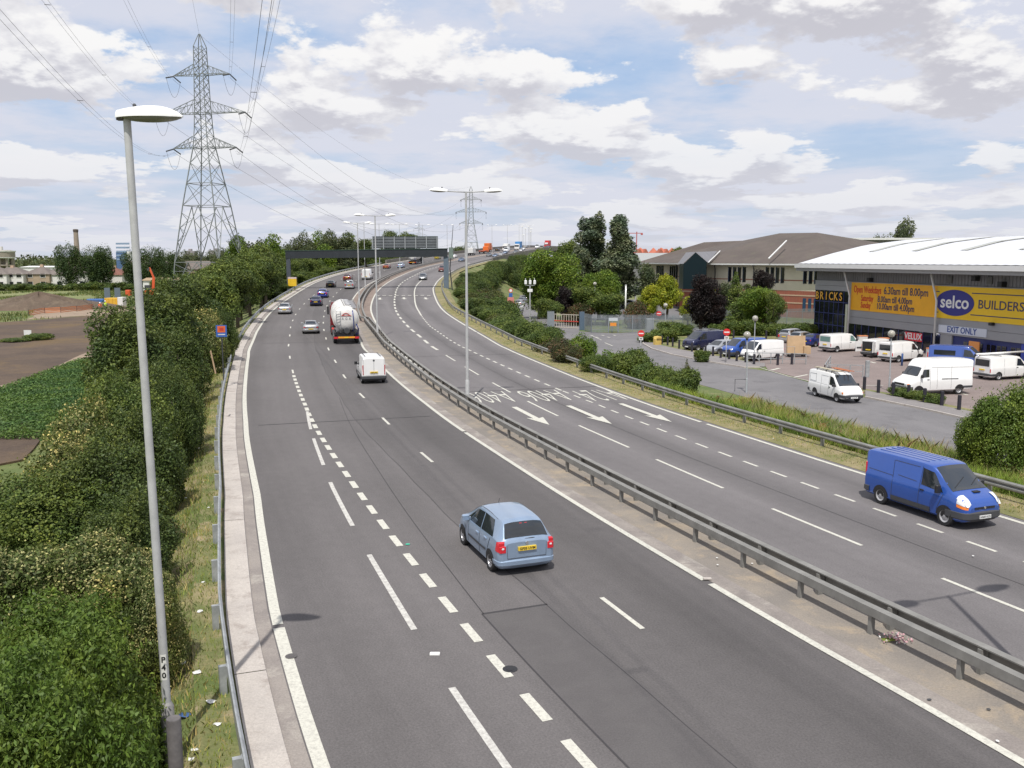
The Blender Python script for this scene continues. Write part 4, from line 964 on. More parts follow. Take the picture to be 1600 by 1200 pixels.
# ================================================================== office building
ob = thing('office_building', 'two-storey brick and cream office building with brown hipped roofs', 'office building', (0, 0, 0))
def brick_fn(h):
    br = h.n('ShaderNodeTexBrick'); h.l(h.P, br.inputs[0]); br.inputs['Scale'].default_value = 4; br.inputs['Color1'].default_value = (.33, .095, .055, 1); br.inputs['Color2'].default_value = (.27, .08, .05, 1); br.inputs['Mortar'].default_value = (.28, .17, .13, 1); br.inputs['Mortar Size'].default_value = .015; return br.outputs[0]
M_BRICK = nodes_mat('red_brick', .9, brick_fn); M_CREAM = mat('cream_block', (.66, .61, .47), .85, 0, .08, .5); M_BAND = mat('stone_band', (.50, .36, .25), .85)
def tile_fn(h):
    wv = h.n('ShaderNodeTexWave'); wv.bands_direction = 'Z'; wv.inputs['Scale'].default_value = 3; wv.inputs['Distortion'].default_value = 2; h.l(h.P, wv.inputs[0])
    a = h.mix(h.rng(h.noise(h.P, .18, 6, .7), .35, .65), (.085, .070, .062), (.120, .098, .085)); a = h.mix(h.rng(h.noise(h.P, .6, 5, .7), .55, .7, 0, .5), a, (.13, .13, .085)); return h.mix(h.ma('MULTIPLY', wv.outputs[0], .25), a, (.09, .07, .06))
M_TILE = nodes_mat('brown_tiles', .9, tile_fn)
M_SLATE = mat('slate_grey', (.20, .20, .215), .7, 0, .1, 1)
def gx_(px, Yd): return (px - 800) / 1400.0 * Yd
def wall_run(p, q, z0, z1, mb, th=.3, mi=0):
    d = Vector((q[0] - p[0], q[1] - p[1], 0)).normalized(); nn = Vector((-d.y, d.x, 0)) * th
    v = [(p[0], p[1], z0), (q[0], q[1], z0), (q[0] + nn.x, q[1] + nn.y, z0), (p[0] + nn.x, p[1] + nn.y, z0)]; v += [(a, b, z1) for a, b, c in v]
    mb.add(v, [(0, 3, 2, 1), (4, 5, 6, 7), (0, 1, 5, 4), (1, 2, 6, 5), (2, 3, 7, 6), (3, 0, 4, 7)], mi)
EAV = 7.55
F1 = [(gx_(1001, 212), 212), (gx_(1062, 190), 190), (gx_(1061, 176), 176), (gx_(1120, 168), 168), (gx_(1180, 161), 161), (gx_(1300, 148), 148)]
zmid = 3.1
for k, (p, q) in enumerate(zip(F1[:-1], F1[1:])):
    mb = MB(); wall_run(p, q, GR - .3, zmid, mb); wb = mb.build('lower_wall', M_BRICK, ob)
    mb = MB(); wall_run(p, q, zmid, EAV, mb, .25); wu = mb.build('upper_wall', M_CREAM, ob)
    d = Vector((q[0] - p[0], q[1] - p[1], 0)); L = d.length; d.normalize(); o_ = Vector((d.y, -d.x, 0))
    def on(u, off=.0): return (p[0] + d.x * u + o_.x * off, p[1] + d.y * u + o_.y * off)
    mb = MB(); wall_run(on(.0, .06), on(L, .06), 4.78, 4.92, mb, .055); mb.build('brick_course', M_BRICK, wu)
    if L > 8:
        for zz in (.9, 2.2): mb = MB(); wall_run(on(0, .05), on(L, .05), zz, zz + .22, mb, .045); mb.build('stone_course', M_BAND, wb)
        grp = int(L / 6.2)
        for g in range(grp):
            for j in range(4):
                u = (g + .5) * L / grp - 1.9 + j * 1.1
                if u < .3 or u + .55 > L: continue
                mb = MB(); wall_run(on(u, .10), on(u + .55, .10), 4.35, 7.0, mb, .09); w_ = mb.build('window', M_GLZ, wu)
                m6 = MB(); wall_run(on(u - .09, .14), on(u - .003, .14), 4.3, 7.05, m6, .13); m6.build('frame', mat('frame_navy', (.03, .07, .14), .5), w_)
                if j < 3: mb = MB(); wall_run(on(u, .10), on(u + .6, .10), -.3, 1.9, mb, .09); mb.build('window', mat('blue_glass', (.03, .07, .13), .15), wb)
    mb = MB(); mb.tube([on(L * .93, .5) + (EAV - .1,), on(L * .93, .15) + (EAV - .9,), on(L * .93, .15) + (GR,)], .09, 6); mb.build('down_pipe', M_DARK, ob)
# eaves and hipped roofs
def hip(base, ridge, name='roof'):
    mb = MB(); n = len(base)
    return mb
def roof(pts, faces, name='roof', m=M_TILE, parent=ob):
    mb = MB(); mb.add(pts, faces); return mb.build(name, m, parent)
def pxr(px, py, Yd): return at(px, py, Yd)
e = EAV + .15
E0 = (gx_(990, 214), 210.5, e); E1 = (gx_(1072, 172), 172.5, e); E2 = (gx_(1308, 146), 145.6, e)
E0b = (E0[0] + 18, 238, e); E2b = (E2[0] + 34, 168, e); E1b = (E1[0] + 30, 212, e)
r1 = pxr(1100, 378.5, 205); r2 = pxr(1160, 376, 196); r3 = pxr(1218, 364.5, 180); r4 = pxr(1277, 363.5, 172); r5 = pxr(1372, 379, 182)
roof([E0, E1, r2, r1, E0b, E1b], [(0, 1, 2, 3), (0, 3, 4), (3, 2, 5, 4)])
roof([E1, E2, r4, r3, r2, E2b, E1b, r5], [(0, 1, 2, 3), (0, 3, 4), (1, 5, 7), (1, 7, 2), (3, 2, 7, 6), (4, 3, 6)])
# valley lead lines & eaves gutter
mb = MB(); mb.bar(Vector(E0) + Vector((0, -.1, -.15)), Vector(E1) + Vector((0, -.1, -.15)), .22, .24); mb.bar(Vector(E1) + Vector((0, -.12, -.15)), Vector(E2) + Vector((0, -.12, -.15)), .22, .24); mb.build('eaves_gutter', M_WHITE2, ob)
# slate gable with dark glazed bay
gb = pxr(1085, 398, 166); mb = MB(); gxb, gyb = gx_(1082, 167), 166.2
mb.add([(gxb - 2.1, gyb, 3.0), (gxb + 2.0, gyb - .6, 3.0), (gxb + 2.0, gyb - .6, 8.0), (gxb, gyb - .3, 9.7), (gxb - 2.1, gyb, 7.6), (gxb - 2.1, gyb + 4, 3.0), (gxb + 2.0, gyb + 4, 3.0), (gxb + 2.0, gyb + 4, 8.0), (gxb, gyb + 4, 9.7), (gxb - 2.1, gyb + 4, 7.6)], [(0, 1, 2, 3, 4), (1, 6, 7, 2), (0, 4, 9, 5), (5, 6, 1, 0)])
mb.build('glazed_bay', mat('bay_glass', (.004, .014, .018), .35, spec=.3), ob)
mb = MB(); a_ = Vector((gxb, gyb - .3, 9.75)); mb.add([a_, (gxb - 2.3, gyb, 7.6), (gxb - 2.3, gyb + 5, 7.6), (a_.x, a_.y + 9, 9.75), (gxb + 6.2, gyb + 9.5, 10.0), (gxb + 2.3, gyb - .7, 7.75)], [(0, 3, 2, 1), (0, 5, 4, 3)]); mb.build('slate_gable', M_SLATE, ob)
mb = MB(); mb.bar((gxb + 2.3, gyb - .7, 7.85), (gxb + 6.4, gyb + 8, 10.05), .18, .1); mb.bar(pxr(1201, 404, 155), pxr(1229, 376, 164), .22, .16); mb.build('lead_flashing', M_WHITE2, ob)
# glazed porch canopy
pc = pxr(985, 452, 195); mb = MB(); mb.add([(pc[0] - 4, pc[1], 1.6), (pc[0] + 3.6, pc[1], 1.6), (pc[0] + 3.6, pc[1] + 6, 1.6), (pc[0] - 4, pc[1] + 6, 1.6), (pc[0] + 2, pc[1] + 3, 3.4)], [(0, 1, 4), (1, 2, 4), (2, 3, 4), (3, 0, 4), (3, 2, 1, 0)]); mb.build('porch_roof', M_SLATE, ob)
mb = MB(); mb.bar((pc[0] + 1.2, pc[1] + .5, GR), (pc[0] + 1.2, pc[1] + .5, 1.59), .3); mb.build('porch_column', M_POLE, ob)
# big shed roofs behind
mb = MB(); a = at(1305, 372.5, 230); b_ = at(1560, 376, 210); mb.box(a[0], b_[0] + 40, 225, 262, GR, a[2] - .5); o = thing('distant_warehouse', 'long flat pale roofline of a shed behind the brown office roof', 'warehouse'); mb.build('wall', M_CLADD, o)
mb = MB(); mb.box(a[0] - 1, b_[0] + 41, 224, 263, a[2] - .495, a[2]); mb.build('roof', M_WHITE2, o)
o = thing('grey_shed', 'low pale grey shed roof behind the left end of the office building', 'shed'); a = at(985, 399, 330); b_ = at(1055, 408, 330)
mb = MB(); mb.add([(a[0] - 10, 322, 7.6), (b_[0] + 8, 322, 7.6), (b_[0] + 8, 350, a[2] + 1), (a[0] - 10, 350, a[2] + 1)], [(0, 1, 2, 3)]); mb.build('roof', mat('shed_grey', (.33, .34, .33), .6), o)
mb = MB(); mb.box(a[0] - 9, b_[0] + 7, 323, 349, GR, 7.5); mb.build('wall', M_CLADD, o)
# red-roofed houses far behind
M_RT = mat('clay_tiles', (.42, .13, .08), .85, 0, .2, .3); M_HW = mat('house_wall', (.50, .36, .26), .85, 0, .15, .3)
def house(name, label, x, y, z, L, D, hw, hr, wall, roofm, grp=None, yaw=0, nwin=3, hipd=True, chim=True, cat='house', gab=False):
    t = thing(name, label, cat, (x, y, z), yaw, grp)
    mb = MB(); mb.box(-L / 2, L / 2, 0, D, 0, hw); mb.build('wall', wall, t)
    mb = MB(); i = min(D / 2, L / 2 - .2) if hipd else 0; e_ = .4
    v = [(-L / 2 - e_, -e_, hw), (L / 2 + e_, -e_, hw), (L / 2 + e_, D + e_, hw), (-L / 2 - e_, D + e_, hw), (-L / 2 + i, D / 2, hw + hr), (L / 2 - i, D / 2, hw + hr)]
    mb.add(v, [(0, 1, 5, 4), (1, 2, 5), (2, 3, 4, 5), (3, 0, 4), (3, 2, 1, 0)]); r = mb.build('roof', roofm, t)
    if gab:
        for gxx in (-L * .28, L * .28):
            mb = MB(); mb.add([(gxx - 2, -1, hw - .2), (gxx + 2, -1, hw - .2), (gxx, -1, hw + hr * .8), (gxx, D / 2, hw + hr * .8), (gxx - 2, D / 3, hw), (gxx + 2, D / 3, hw)], [(0, 1, 2), (0, 2, 3, 4), (1, 5, 3, 2)]); mb.build('gable', roofm, t)
    if chim: mb = MB(); mb.box(-.5, .5, D / 2 - .4, D / 2 + .4, hw + hr * .7, hw + hr + .6); mb.build('chimney', M_HW, r)
    if nwin:
        for row in (1.0, 3.7) if hw > 4.5 else (1.0,):
            for k in range(nwin):
                u = -L / 2 + L * (k + .5) / nwin; mb = MB(); mb.box(u - .8, u + .8, -.08, .02, row, row + 1.25); wn = mb.build('window', M_GLZ, t)
                m7 = MB(); m7.box(u - .9, u - .803, -.12, .02, row - .1, row + 1.35); m7.box(u + .803, u + .9, -.12, .02, row - .1, row + 1.35); m7.box(u - .8, u + .8, -.12, .02, row - .1, row - .003); m7.build('frame', M_WHITE2, wn)
    return t
for k, px in enumerate((1004, 1021, 1037, 1050)):
    p = at(px, 391, 520 + 10 * (k % 2)); house('red_roof_house', ['leftmost', 'second', 'third', 'rightmost'][k] + ' of the far red-tiled houses above the office roof', p[0], p[1], 6.5, 6.4, 9, 5.0, 3.6, M_HW, M_RT, None, .15 * (-1) ** k, 2, True, False, gab=(k % 2 == 0))
# tower crane
p = at(995, 362, 900); t = thing('tower_crane', 'small red tower crane on the horizon above red roofs', 'crane', (p[0], p[1], 0)); M_CR = mat('crane_red', (.42, .12, .12), .7)
mb = MB(); mb.bar((0, 0, 0), (0, 0, p[2]), .9); mb.build('mast', M_CR, t); mb = MB(); mb.bar((-13, 0, p[2] - 1.5), (6, 0, p[2] - 1.5), .7); mb.bar((4, 0, p[2] - 2.5), (6, 0, p[2] - 2.5), 1.6); mb.build('jib', M_CR, t)
# ================================================================== houses and towers on the left horizon
M_SEMI = mat('render_white', (.66, .65, .62), .8, 0, .06, .3); M_PEB = mat('pebbledash', (.36, .28, .20), .85, 0, .1, .4); M_GT = mat('grey_tiles', (.17, .145, .13), .9, 0, .2, .3)
yb = 300
def hx(px, Yd=yb): return (px - 800) / 1400.0 * Yd * 1.008
house('semi_detached_house', 'white rendered semi-detached house left below the water tower', hx(-12), 296, GL, 19, 8, 4.7, 2.3, M_SEMI, M_GT, None, .0, 5)
house('semi_detached_house', 'white rendered semi-detached house with a long hipped roof at the left edge', hx(27), 298, GL, 11, 8, 4.7, 2.3, M_SEMI, M_GT, None, .0, 4)
house('semi_detached_house', 'brown pebble-dashed house with hipped grey roof, left of the tall trees', hx(68), 300, GL, 8.5, 8, 4.7, 2.6, M_PEB, M_GT, None, 0, 2)
house('semi_detached_house', 'half white house tucked against the first tall round tree', hx(92), 301, GL, 7.5, 8, 4.5, 2.4, M_SEMI, M_GT, None, 0, 2)
house('white_gable_house', 'white house glimpsed between the two pairs of tall round trees', hx(180), 300, GL, 8.5, 9, 4.5, 2.4, M_SEMI, mat('dull_red_tiles', (.20, .09, .065), .9, 0, .2, .4), None, 0, 0)
house('brown_gable_house', 'brown-roofed house glimpsed between the tall round trees, farther back', hx(176), 330, GL, 12, 9, 7.2, 3.2, M_PEB, M_GT, None, 0, 2)
house('terrace_house', 'small white-fronted house behind the trunk gap of the tall trees', hx(119), 304, GL, 9, 8, 5, 2.8, M_SEMI, M_GT, None, 0, 2)
house('long_brown_block', 'low long building with brown roof behind the pylon legs', hx(268, 330), 330, GL, 32, 9, 6, 3.0, M_PEB, M_GT, None, 0, 0, False, False, 'building')
house('white_shed', 'flat white industrial shed behind the grey roofs', hx(68, 370), 370, GL, 13, 14, 6.4, .5, M_WHITE2, M_WHITE2, None, 0, 0, False, False, 'shed')
house('low_shed', 'low shed with blue hoarding in front, behind the pylon legs', hx(262, 275), 276, GL, 13, 6, 3.2, .8, M_WHITE2, mat('tan_roof', (.38, .28, .18), .8), None, 0, 0, False, False, 'shed')
mb = MB(); mb.box(0, 14, 0, .15, 0, 1.6); o = mb.build('hoarding', mat('hoarding_blue', (.05, .14, .42), .6), None, loc=(hx(262, 262), 262, GL)); tag(o, 'low blue hoarding behind the pylon legs', 'hoarding')
# water tower
t = thing('water_tower', 'round concrete water tower on legs at the left edge', 'water tower', (hx(9, 420), 424, GL)); hw_ = lambda py: at(9, py, 420)[2] - GL
mb = MB(); mb.lathe([(5.6, hw_(402)), (5.8, hw_(401)), (5.8, hw_(393)), (4.2, hw_(390.6))], 28); mb.build('tank', mat('tower_concrete', (.30, .265, .215), .85, 0, .2, .5), t, True, ang=30)
mb = MB(); mb.lathe([(5.95, hw_(394)), (6.1, hw_(392.6)), (6.1, hw_(391.6)), (5.0, hw_(391.4))], 28); mb.build('rim', M_SEMI, t)
mb = MB(); mb.lathe([(5.7, hw_(403.8)), (6.0, hw_(402.6)), (6.0, hw_(401.8)), (5.0, hw_(401.7))], 28); mb.build('rim', M_SEMI, t)
mb = MB(); mb.lathe([(.9, hw_(391)), (.9, hw_(385))], 12); mb.build('roof_cap', M_SEMI, t)
for k in range(10):
    a = 2 * PI * k / 10; mb = MB(); mb.bar((4.9 * math.cos(a), 4.9 * math.sin(a), 0), (4.9 * math.cos(a), 4.9 * math.sin(a), hw_(403.5)), .8); mb.build('leg', mat('tower_concrete', (1, 1, 1)), t)
mb = MB(); mb.lathe([(5.2, hw_(415.5)), (5.2, hw_(413.5))], 20); mb.lathe([(1.4, 0), (1.4, hw_(403))], 12); mb.build('ring_beam', MT['tower_concrete'], t)
# chimney
p = at(118, 358, 620); t = thing('factory_chimney', 'tall pale brick factory chimney behind the round trees', 'chimney', (p[0], p[1], GL)); mb = MB(); mb.lathe([(2.0, 0), (1.45, p[2] - GL - 2)], 16); mb.build('stack', mat('chimney_brick', (.33, .27, .22), .9, 0, .25, .2), t, True, ang=30)
mb = MB(); mb.lathe([(1.6, p[2] - GL - 1.997), (1.75, p[2] - GL - .4), (1.2, p[2] - GL)], 16); mb.build('cap', mat('chimney_dark', (.10, .08, .07), .9), t)
# blue tower block
p = at(181, 394, 560); t = thing('tower_block', 'small blue-clad tower block behind the brown gable', 'tower block', (p[0], p[1], GL)); mb = MB(); mb.box(0, 9, 0, 9, 0, p[2] - GL); mb.build('wall', mat('tower_blue', (.07, .13, .26), .5), t)
for k in range(5): mb = MB(); mb.box(.3, 8.7, -.15, -.003, 9 + k * 2.4, 10.1 + k * 2.4); mb.build('window_band', mat('band_pale', (.22, .30, .42), .4), t)
mb = MB(); mb.box(7, 9.3, -.5, 9, 8, p[2] - GL + .5); mb.build('stair_tower', M_WHITE2, t)
for px, w__, top in ((288, 10, 392), (326, 12, 391), (365, 8, 391.5)):
    p = at(px, top, 900); mb = MB(); mb.box(0, w__, 0, 10, 0, p[2] - GL); mb.box(w__ * .3, w__ * .6, 3, 6, p[2] - GL + .003, p[2] - GL + 2); o = mb.build('tower_block', mat('haze_block', (.28, .26, .27), .8, 0, .1, .1), None, loc=(p[0], p[1], GL)); tag(o, 'faint grey tower block on the horizon beyond the pylon', 'tower block', 'faint blocks on the horizon')
# ================================================================== vehicles
NV = 9
class Body:
    def __init__(s, st, nx=46):
        s.st = np.array(sorted(st), float)
        xs = s.st[:, 0]; s.x0, s.x1 = xs[0], xs[-1]
        s.xs = np.unique(np.concatenate([np.linspace(s.x0, s.x1, nx), xs]))
    def par(s, x):      # monotone-ish cubic through the stations
        st = s.st; n = len(st); i = int(np.clip(np.searchsorted(st[:, 0], x) - 1, 0, n - 2))
        x0, x1 = st[i, 0], st[i + 1, 0]; t = min(1, max(0, (x - x0) / (x1 - x0))); out = []
        for c in range(1, 6):
            y0, y1 = st[i, c], st[i + 1, c]; d = (y1 - y0) / (x1 - x0)
            def sl(j):
                if j <= 0: return (st[1, c] - st[0, c]) / (st[1, 0] - st[0, 0])
                if j >= n - 1: return (st[-1, c] - st[-2, c]) / (st[-1, 0] - st[-2, 0])
                a = (st[j, c] - st[j - 1, c]) / (st[j, 0] - st[j - 1, 0]); b = (st[j + 1, c] - st[j, c]) / (st[j + 1, 0] - st[j, 0])
                return 0 if a * b <= 0 else 2 * a * b / (a + b)
            m0, m1 = sl(i) * (x1 - x0), sl(i + 1) * (x1 - x0)
            t2, t3 = t * t, t ** 3; out.append((2 * t3 - 3 * t2 + 1) * y0 + (t3 - 2 * t2 + t) * m0 + (-2 * t3 + 3 * t2) * y1 + (t3 - t2) * m1)
        return out
    def sec(s, x):
        zl, w_, zb, zt, wr = s.par(x); zt = max(zt, zb + .02); h = zb - zl; rr = min(.10, (zt - zb) * .45)
        return [(0, zl), (w_ - .10, zl), (w_ - .02, zl + .07), (w_, zl + .38 * h), (w_ - .004, zl + .72 * h), (w_ - .03, zb - .01), (w_ - .05, zb + .02 * min(1, (zt - zb) * 4)), (wr + .015, zt - rr), (wr - .03, zt - rr * .35), (wr - .12, zt - rr * .10), (wr * .5, zt + .012 * min(1, (zt - zb) * 2)), (0, zt + .02 * min(1, (zt - zb) * 2))]
    def W(s, x, z):
        q = s.sec(min(max(x, s.x0), s.x1))[1:9]
        for (y0, z0), (y1, z1) in zip(q[:-1], q[1:]):
            if z0 <= z <= z1: return y0 + (y1 - y0) * (z - z0) / max(1e-6, z1 - z0)
        return q[0][0] if z < q[0][1] else q[-1][0]
    def Tz(s, x, y):
        q = s.sec(min(max(x, s.x0), s.x1))[6:][::-1]; y = abs(y)
        for (y0, z0), (y1, z1) in zip(q[:-1], q[1:]):
            if y0 <= y <= y1: return z0 + (z1 - z0) * (y - y0) / max(1e-6, y1 - y0)
        return q[-1][1]
    def mesh(s, m, parent, name='body'):
        mb = MB(); rows = []
        for x in s.xs:
            q = s.sec(x); row = [(x, y, z) for y, z in q] + [(x, -y, z) for y, z in q[-2:0:-1]]; rows.append(row)
        n = len(rows[0]); mb.v = [p for r in rows for p in r]
        for i in range(len(rows) - 1):
            for k in range(n): mb.f.append((i * n + k, i * n + (k + 1) % n, (i + 1) * n + (k + 1) % n, (i + 1) * n + k))
        mb.f += [tuple(range(n)), tuple(range((len(rows) - 1) * n, len(rows) * n))[::-1]]; mb.m = [0] * len(mb.f)
        return mb.build(name, m, parent, True, ang=38)
    def side(s, mb, bl, br, tr, tl, e=.008, nu=8, nv=5, sides=(1, -1)):
        for sg in sides:
            def fn(u, v):
                x = (bl[0] * (1 - u) + br[0] * u) * (1 - v) + (tl[0] * (1 - u) + tr[0] * u) * v; z = (bl[1] * (1 - u) + br[1] * u) * (1 - v) + (tl[1] * (1 - u) + tr[1] * u) * v
                return (x, sg * (s.W(x, z) + e), z)
            mb.grid(fn, nu, nv)
        return mb
    def top(s, mb, x0, x1, w0, w1, e=.010, nu=8, nv=10):     # glass on the raked front or tail
        sg = 1 if x1 < x0 else -1
        def fn(u, v):
            x = x0 + (x1 - x0) * u; wv = w0 + (w1 - w0) * u; y = (v * 2 - 1) * wv
            return (x + e * sg * .7, y, s.Tz(x, y) + e)
        mb.grid(fn, nu, nv); return mb
def wheel_parts(t, x, y, r, wd, rimm, name='wheel'):
    sg = 1 if y > 0 else -1
    mb = MB(); q = wd / 2
    mb.lathe([(r * .62, -q * .5), (r * .66, -q), (r * .93, -q), (r, -q * .6), (r, q * .6), (r * .93, q), (r * .66, q), (r * .62, q * .5)], 20, axis='y', cap=False); o = mb.build(name, M_TYRE, t, True, ang=35); o.location = (x, y, r)
    mb = MB(); mb.lathe([(r * .64, q * .55 * sg), (r * .62, q * .97 * sg), (r * .55, q * .85 * sg), (r * .50, q * .40 * sg), (r * .2, q * .5 * sg)] if rimm != M_HUB else [(r * .64, q * .55 * sg), (r * .62, q * .97 * sg), (r * .56, q * .85 * sg), (r * .46, q * .45 * sg), (r * .30, q * .75 * sg), (r * .16, q * .75 * sg)], 20, axis='y', cap=rimm == M_HUB)
    for k in range(6 if rimm != M_HUB else 0):
        a = 2 * PI * k / 6; mb.bar((0, q * .62 * sg, 0), (r * .56 * math.cos(a), q * .66 * sg, r * .56 * math.sin(a)), r * .16, .03, up=(0, 1, 0))
    mb.lathe([(r * .17, q * .5 * sg), (r * .17, q * .9 * sg), (r * .10, q * .95 * sg)], 10, axis='y'); mb.build('rim', rimm, o, True, ang=35)
    mb = MB(); mb.lathe([(r * .6, q * .28 * sg), (r * .6, q * .3 * sg)], 14, axis='y'); mb.build('brake_disc', M_BLACK, o)
    return o
def seam(b, mb, pts, wd=.012, e=.006, sides=(1, -1)):
    for sg in sides:
        P = []
        for (xa, za), (xb, zb) in zip(pts[:-1], pts[1:]):
            n = max(2, int(math.hypot(xb - xa, zb - za) / .12)); P += [(xa + (xb - xa) * k / n, za + (zb - za) * k / n) for k in range(n)]
        P.append(pts[-1]); V = [Vector((x, sg * (b.W(x, z) + e), z)) for x, z in P]
        for p, q in zip(V[:-1], V[1:]): mb.bar(p, q, wd, .006, up=(0, 1, 0))
    return mb
def car(name, label, cat, sp, pm, group=None):
    """sp: measurements of one kind of vehicle; pm: its paint"""
    b = Body(sp['st']); t = thing(name, label, cat, (0, 0, 0), 0, group); L0, L1 = b.x0, b.x1
    body = b.mesh(pm, t)
    r = sp['r']
    for xw in sp['wx']:
        for sg in (1, -1):
            mb = MB(); ra = r * 1.17; zl = b.par(xw)[0]
            def fa(u, v):
                a = PI * 1.30 * u - PI * .15; q = ra * (.05 + .95 * v); x = xw + q * math.cos(a); z = max(zl + .01, r + q * math.sin(a)); return (x, sg * (b.W(x, z) + .006), z)
            mb.grid(fa, 22, 6); mb.build('wheel_arch', M_BLACK, t)
    for xw in sp['wx']:
        for sg in (1, -1): wheel_parts(t, xw, sg * (b.W(xw, r) - .068), r, .19 if r < .4 else .26, sp.get('rim', M_RIM))
    g = sp.get('glass', M_GLASS)
    for q in sp['side']:
        for sg in (1, -1): mb = MB(); b.side(mb, *q, sides=(sg,)); mb.build('side_window', g, t, True)
    if 'ws' in sp: mb = MB(); b.top(mb, *sp['ws']); mb.build('windscreen', sp.get('wsg', M_GLASSL), t, True)
    if 'rw' in sp: mb = MB(); b.top(mb, *sp['rw']); mb.build('rear_window', g, t, True)
    xr = L0
    for (y0, y1, z0, z1) in sp.get('rearglass', []): mb = MB(); mb.bbox(xr - .012, xr + .03, y0, y1, z0, z1, .008); mb.build('rear_window', g, t)
    # bumpers: ribbon round the nose and tail
    for end, nm in ((1, 'front_bumper'), (-1, 'rear_bumper')):
        z0, z1, dep, e = sp['bf'] if end > 0 else sp['br']; xe = L1 if end > 0 else L0; path = []
        for k in range(9): x = xe - end * dep * (1 - k / 8) ** 1.6; path.append((x + end * e * (k / 8), max(b.W(x, z0 + (z1 - z0) * q / 4) for q in range(5)) + e))
        wl = path[-1][1]; path.append((xe + end * (e + .012), wl * .90)); path.append((xe + end * (e + .03), wl * .5))
        full = path + [(x, -y) for x, y in path[::-1]]; mb = MB(); n = len(full)
        def cen(p, k): return (p[0] - end * k, p[1] * (1 - k * .8))
        rows = [[(*cen(p, .13), z0) for p in full], [(*p, z0 + .13) for p in full], [(*p, z1 - .06) for p in full], [(*cen(p, .06), z1) for p in full]]
        for rw in rows: mb.v += rw
        mb.f = [(i * n + k, i * n + k + 1, (i + 1) * n + k + 1, (i + 1) * n + k) for i in range(3) for k in range(n - 1)] + [tuple(range(3 * n, 4 * n)), tuple(range(n))]; mb.m = [0] * len(mb.f)
        mb.build(nm, sp.get('bm', pm), t, True, ang=35)
    for (x0, x1, y0, y1, z0, z1, m, nm) in sp.get('lights', []):
        for sg in (1, -1):
            mb = MB(); a, c = sorted((sg * y0, sg * y1)); mb.bbox(x0, x1, a, c, z0, z1, min(.03, (x1 - x0) * .3)); mb.build(nm, m, t)
    for q in sp.get('lamp_side', []):
        for sg in (1, -1): mb = MB(); b.side(mb, *q[:4], e=.014, sides=(sg,)); mb.build(q[5], q[4], t, True)
    for (x0, x1, y0, y1, m, nm) in sp.get('lamp_top', []):
        for sg in (1, -1):
            mb = MB(); mb.grid(lambda u, v: (x0 + (x1 - x0) * u + (.012 if x0 > 0 else -.012), sg * (y0 + (y1 - y0) * v) * (1 - .12 * u * v), b.Tz(x0 + (x1 - x0) * u, y0 + (y1 - y0) * v) + .022), 6, 5); mb.build(nm, m, t, True)
    ze = sp.get('plz', (.55, .62))
    mb = MB(); mb.box(L0 - .05 - sp.get('plo', 0), L0 - .0, -.26, .26, ze[1] - .055, ze[1] + .055); pl = mb.build('number_plate', M_PLY, t)
    if sp.get('plate'): text('plate_characters', sp['plate'], .10, M_BLACK, pl, Matrix.Translation((L0 - .053 - sp.get('plo', 0), 0, ze[1])) @ Matrix.Rotation(-PI / 2, 4, 'Z') @ Matrix.Rotation(PI / 2, 4, 'X'), .001, bold=.002)
    mb = MB(); mb.box(L1 - .02, L1 + sp['bf'][3] + .055, -.26, .26, ze[0] - .055, ze[0] + .055); pl = mb.build('number_plate', M_PLW, t)
    if sp.get('platef'): text('plate_characters', sp['platef'], .10, M_BLACK, pl, Matrix.Translation((L1 + sp['bf'][3] + .057, 0, ze[0])) @ Matrix.Rotation(PI / 2, 4, 'Z') @ Matrix.Rotation(PI / 2, 4, 'X'), .001, bold=.002)
    if 'mirror' in sp:
        mx, mz = sp['mirror']
        for sg in (1, -1):
            mb = MB(); y = b.W(mx, mz); a, c = sorted((sg * (y + .03), sg * (y + .24))); mb.bbox(mx - .05, mx + .09, a, c, mz - .02, mz + sp.get('mh', .14), .03); a, c = sorted((sg * (y - .05), sg * (y + .06))); mb.box(mx - .02, mx + .05, a, c, mz, mz + .05); mb.build('wing_mirror', sp.get('mm', pm), t)
    if sp.get('seams'):
        mb = MB()
        for pts in sp['seams']: seam(b, mb, pts)
        mb.build('door_gap', M_DARK, t)
    if sp.get('strip'):
        mb = MB(); 
        for pts in sp['strip']: seam(b, mb, pts, .06, .012)
        mb.build('side_moulding', M_DARK, t)
    if sp.get('sillm'):
        x0, x1, z0, z1 = sp['sillm']; mb = MB(); b.side(mb, (x0, z0), (x1, z0), (x1, z1), (x0, z1), e=.010); mb.build('sill_moulding', M_DARK, t)
    if 'grille' in sp: x0, hw, z0, z1 = sp['grille']; mb = MB(); mb.box(x0, x0 + .03, -hw, hw, z0, z1); mb.build('grille', M_BLACK, t)
    for hx_, hz in sp.get('handles', []):
        for sg in (1, -1):
            mb = MB(); y = b.W(hx_, hz); a, c = sorted((sg * (y - .01), sg * (y + .035))); mb.bbox(hx_ - .09, hx_ + .09, a, c, hz - .02, hz + .025, .01); mb.build('door_handle', sp.get('hm', pm), t)
    if sp.get('rear_doors'):
        mb = MB(); z0, z1 = sp['rear_doors']; mb.box(L0 - .006, L0 + .01, -.008, .008, z0, z1); 
        for sg in (1, -1): yy = sg * sp['rdw']; mb.box(L0 - .006, L0 + .01, yy - .006, yy + .006, z0, z1)
        mb.build('rear_door_gap', M_DARK, t)
    if sp.get('aerial'): mb = MB(); x = sp['aerial']; mb.tube([(x, 0, b.Tz(x, 0) - .01), (x - .12, 0, b.Tz(x, 0) + .18)], .006, 5); mb.build('aerial', M_BLACK, t)
    t['_b'] = 0; del t['_b']
    return t, b
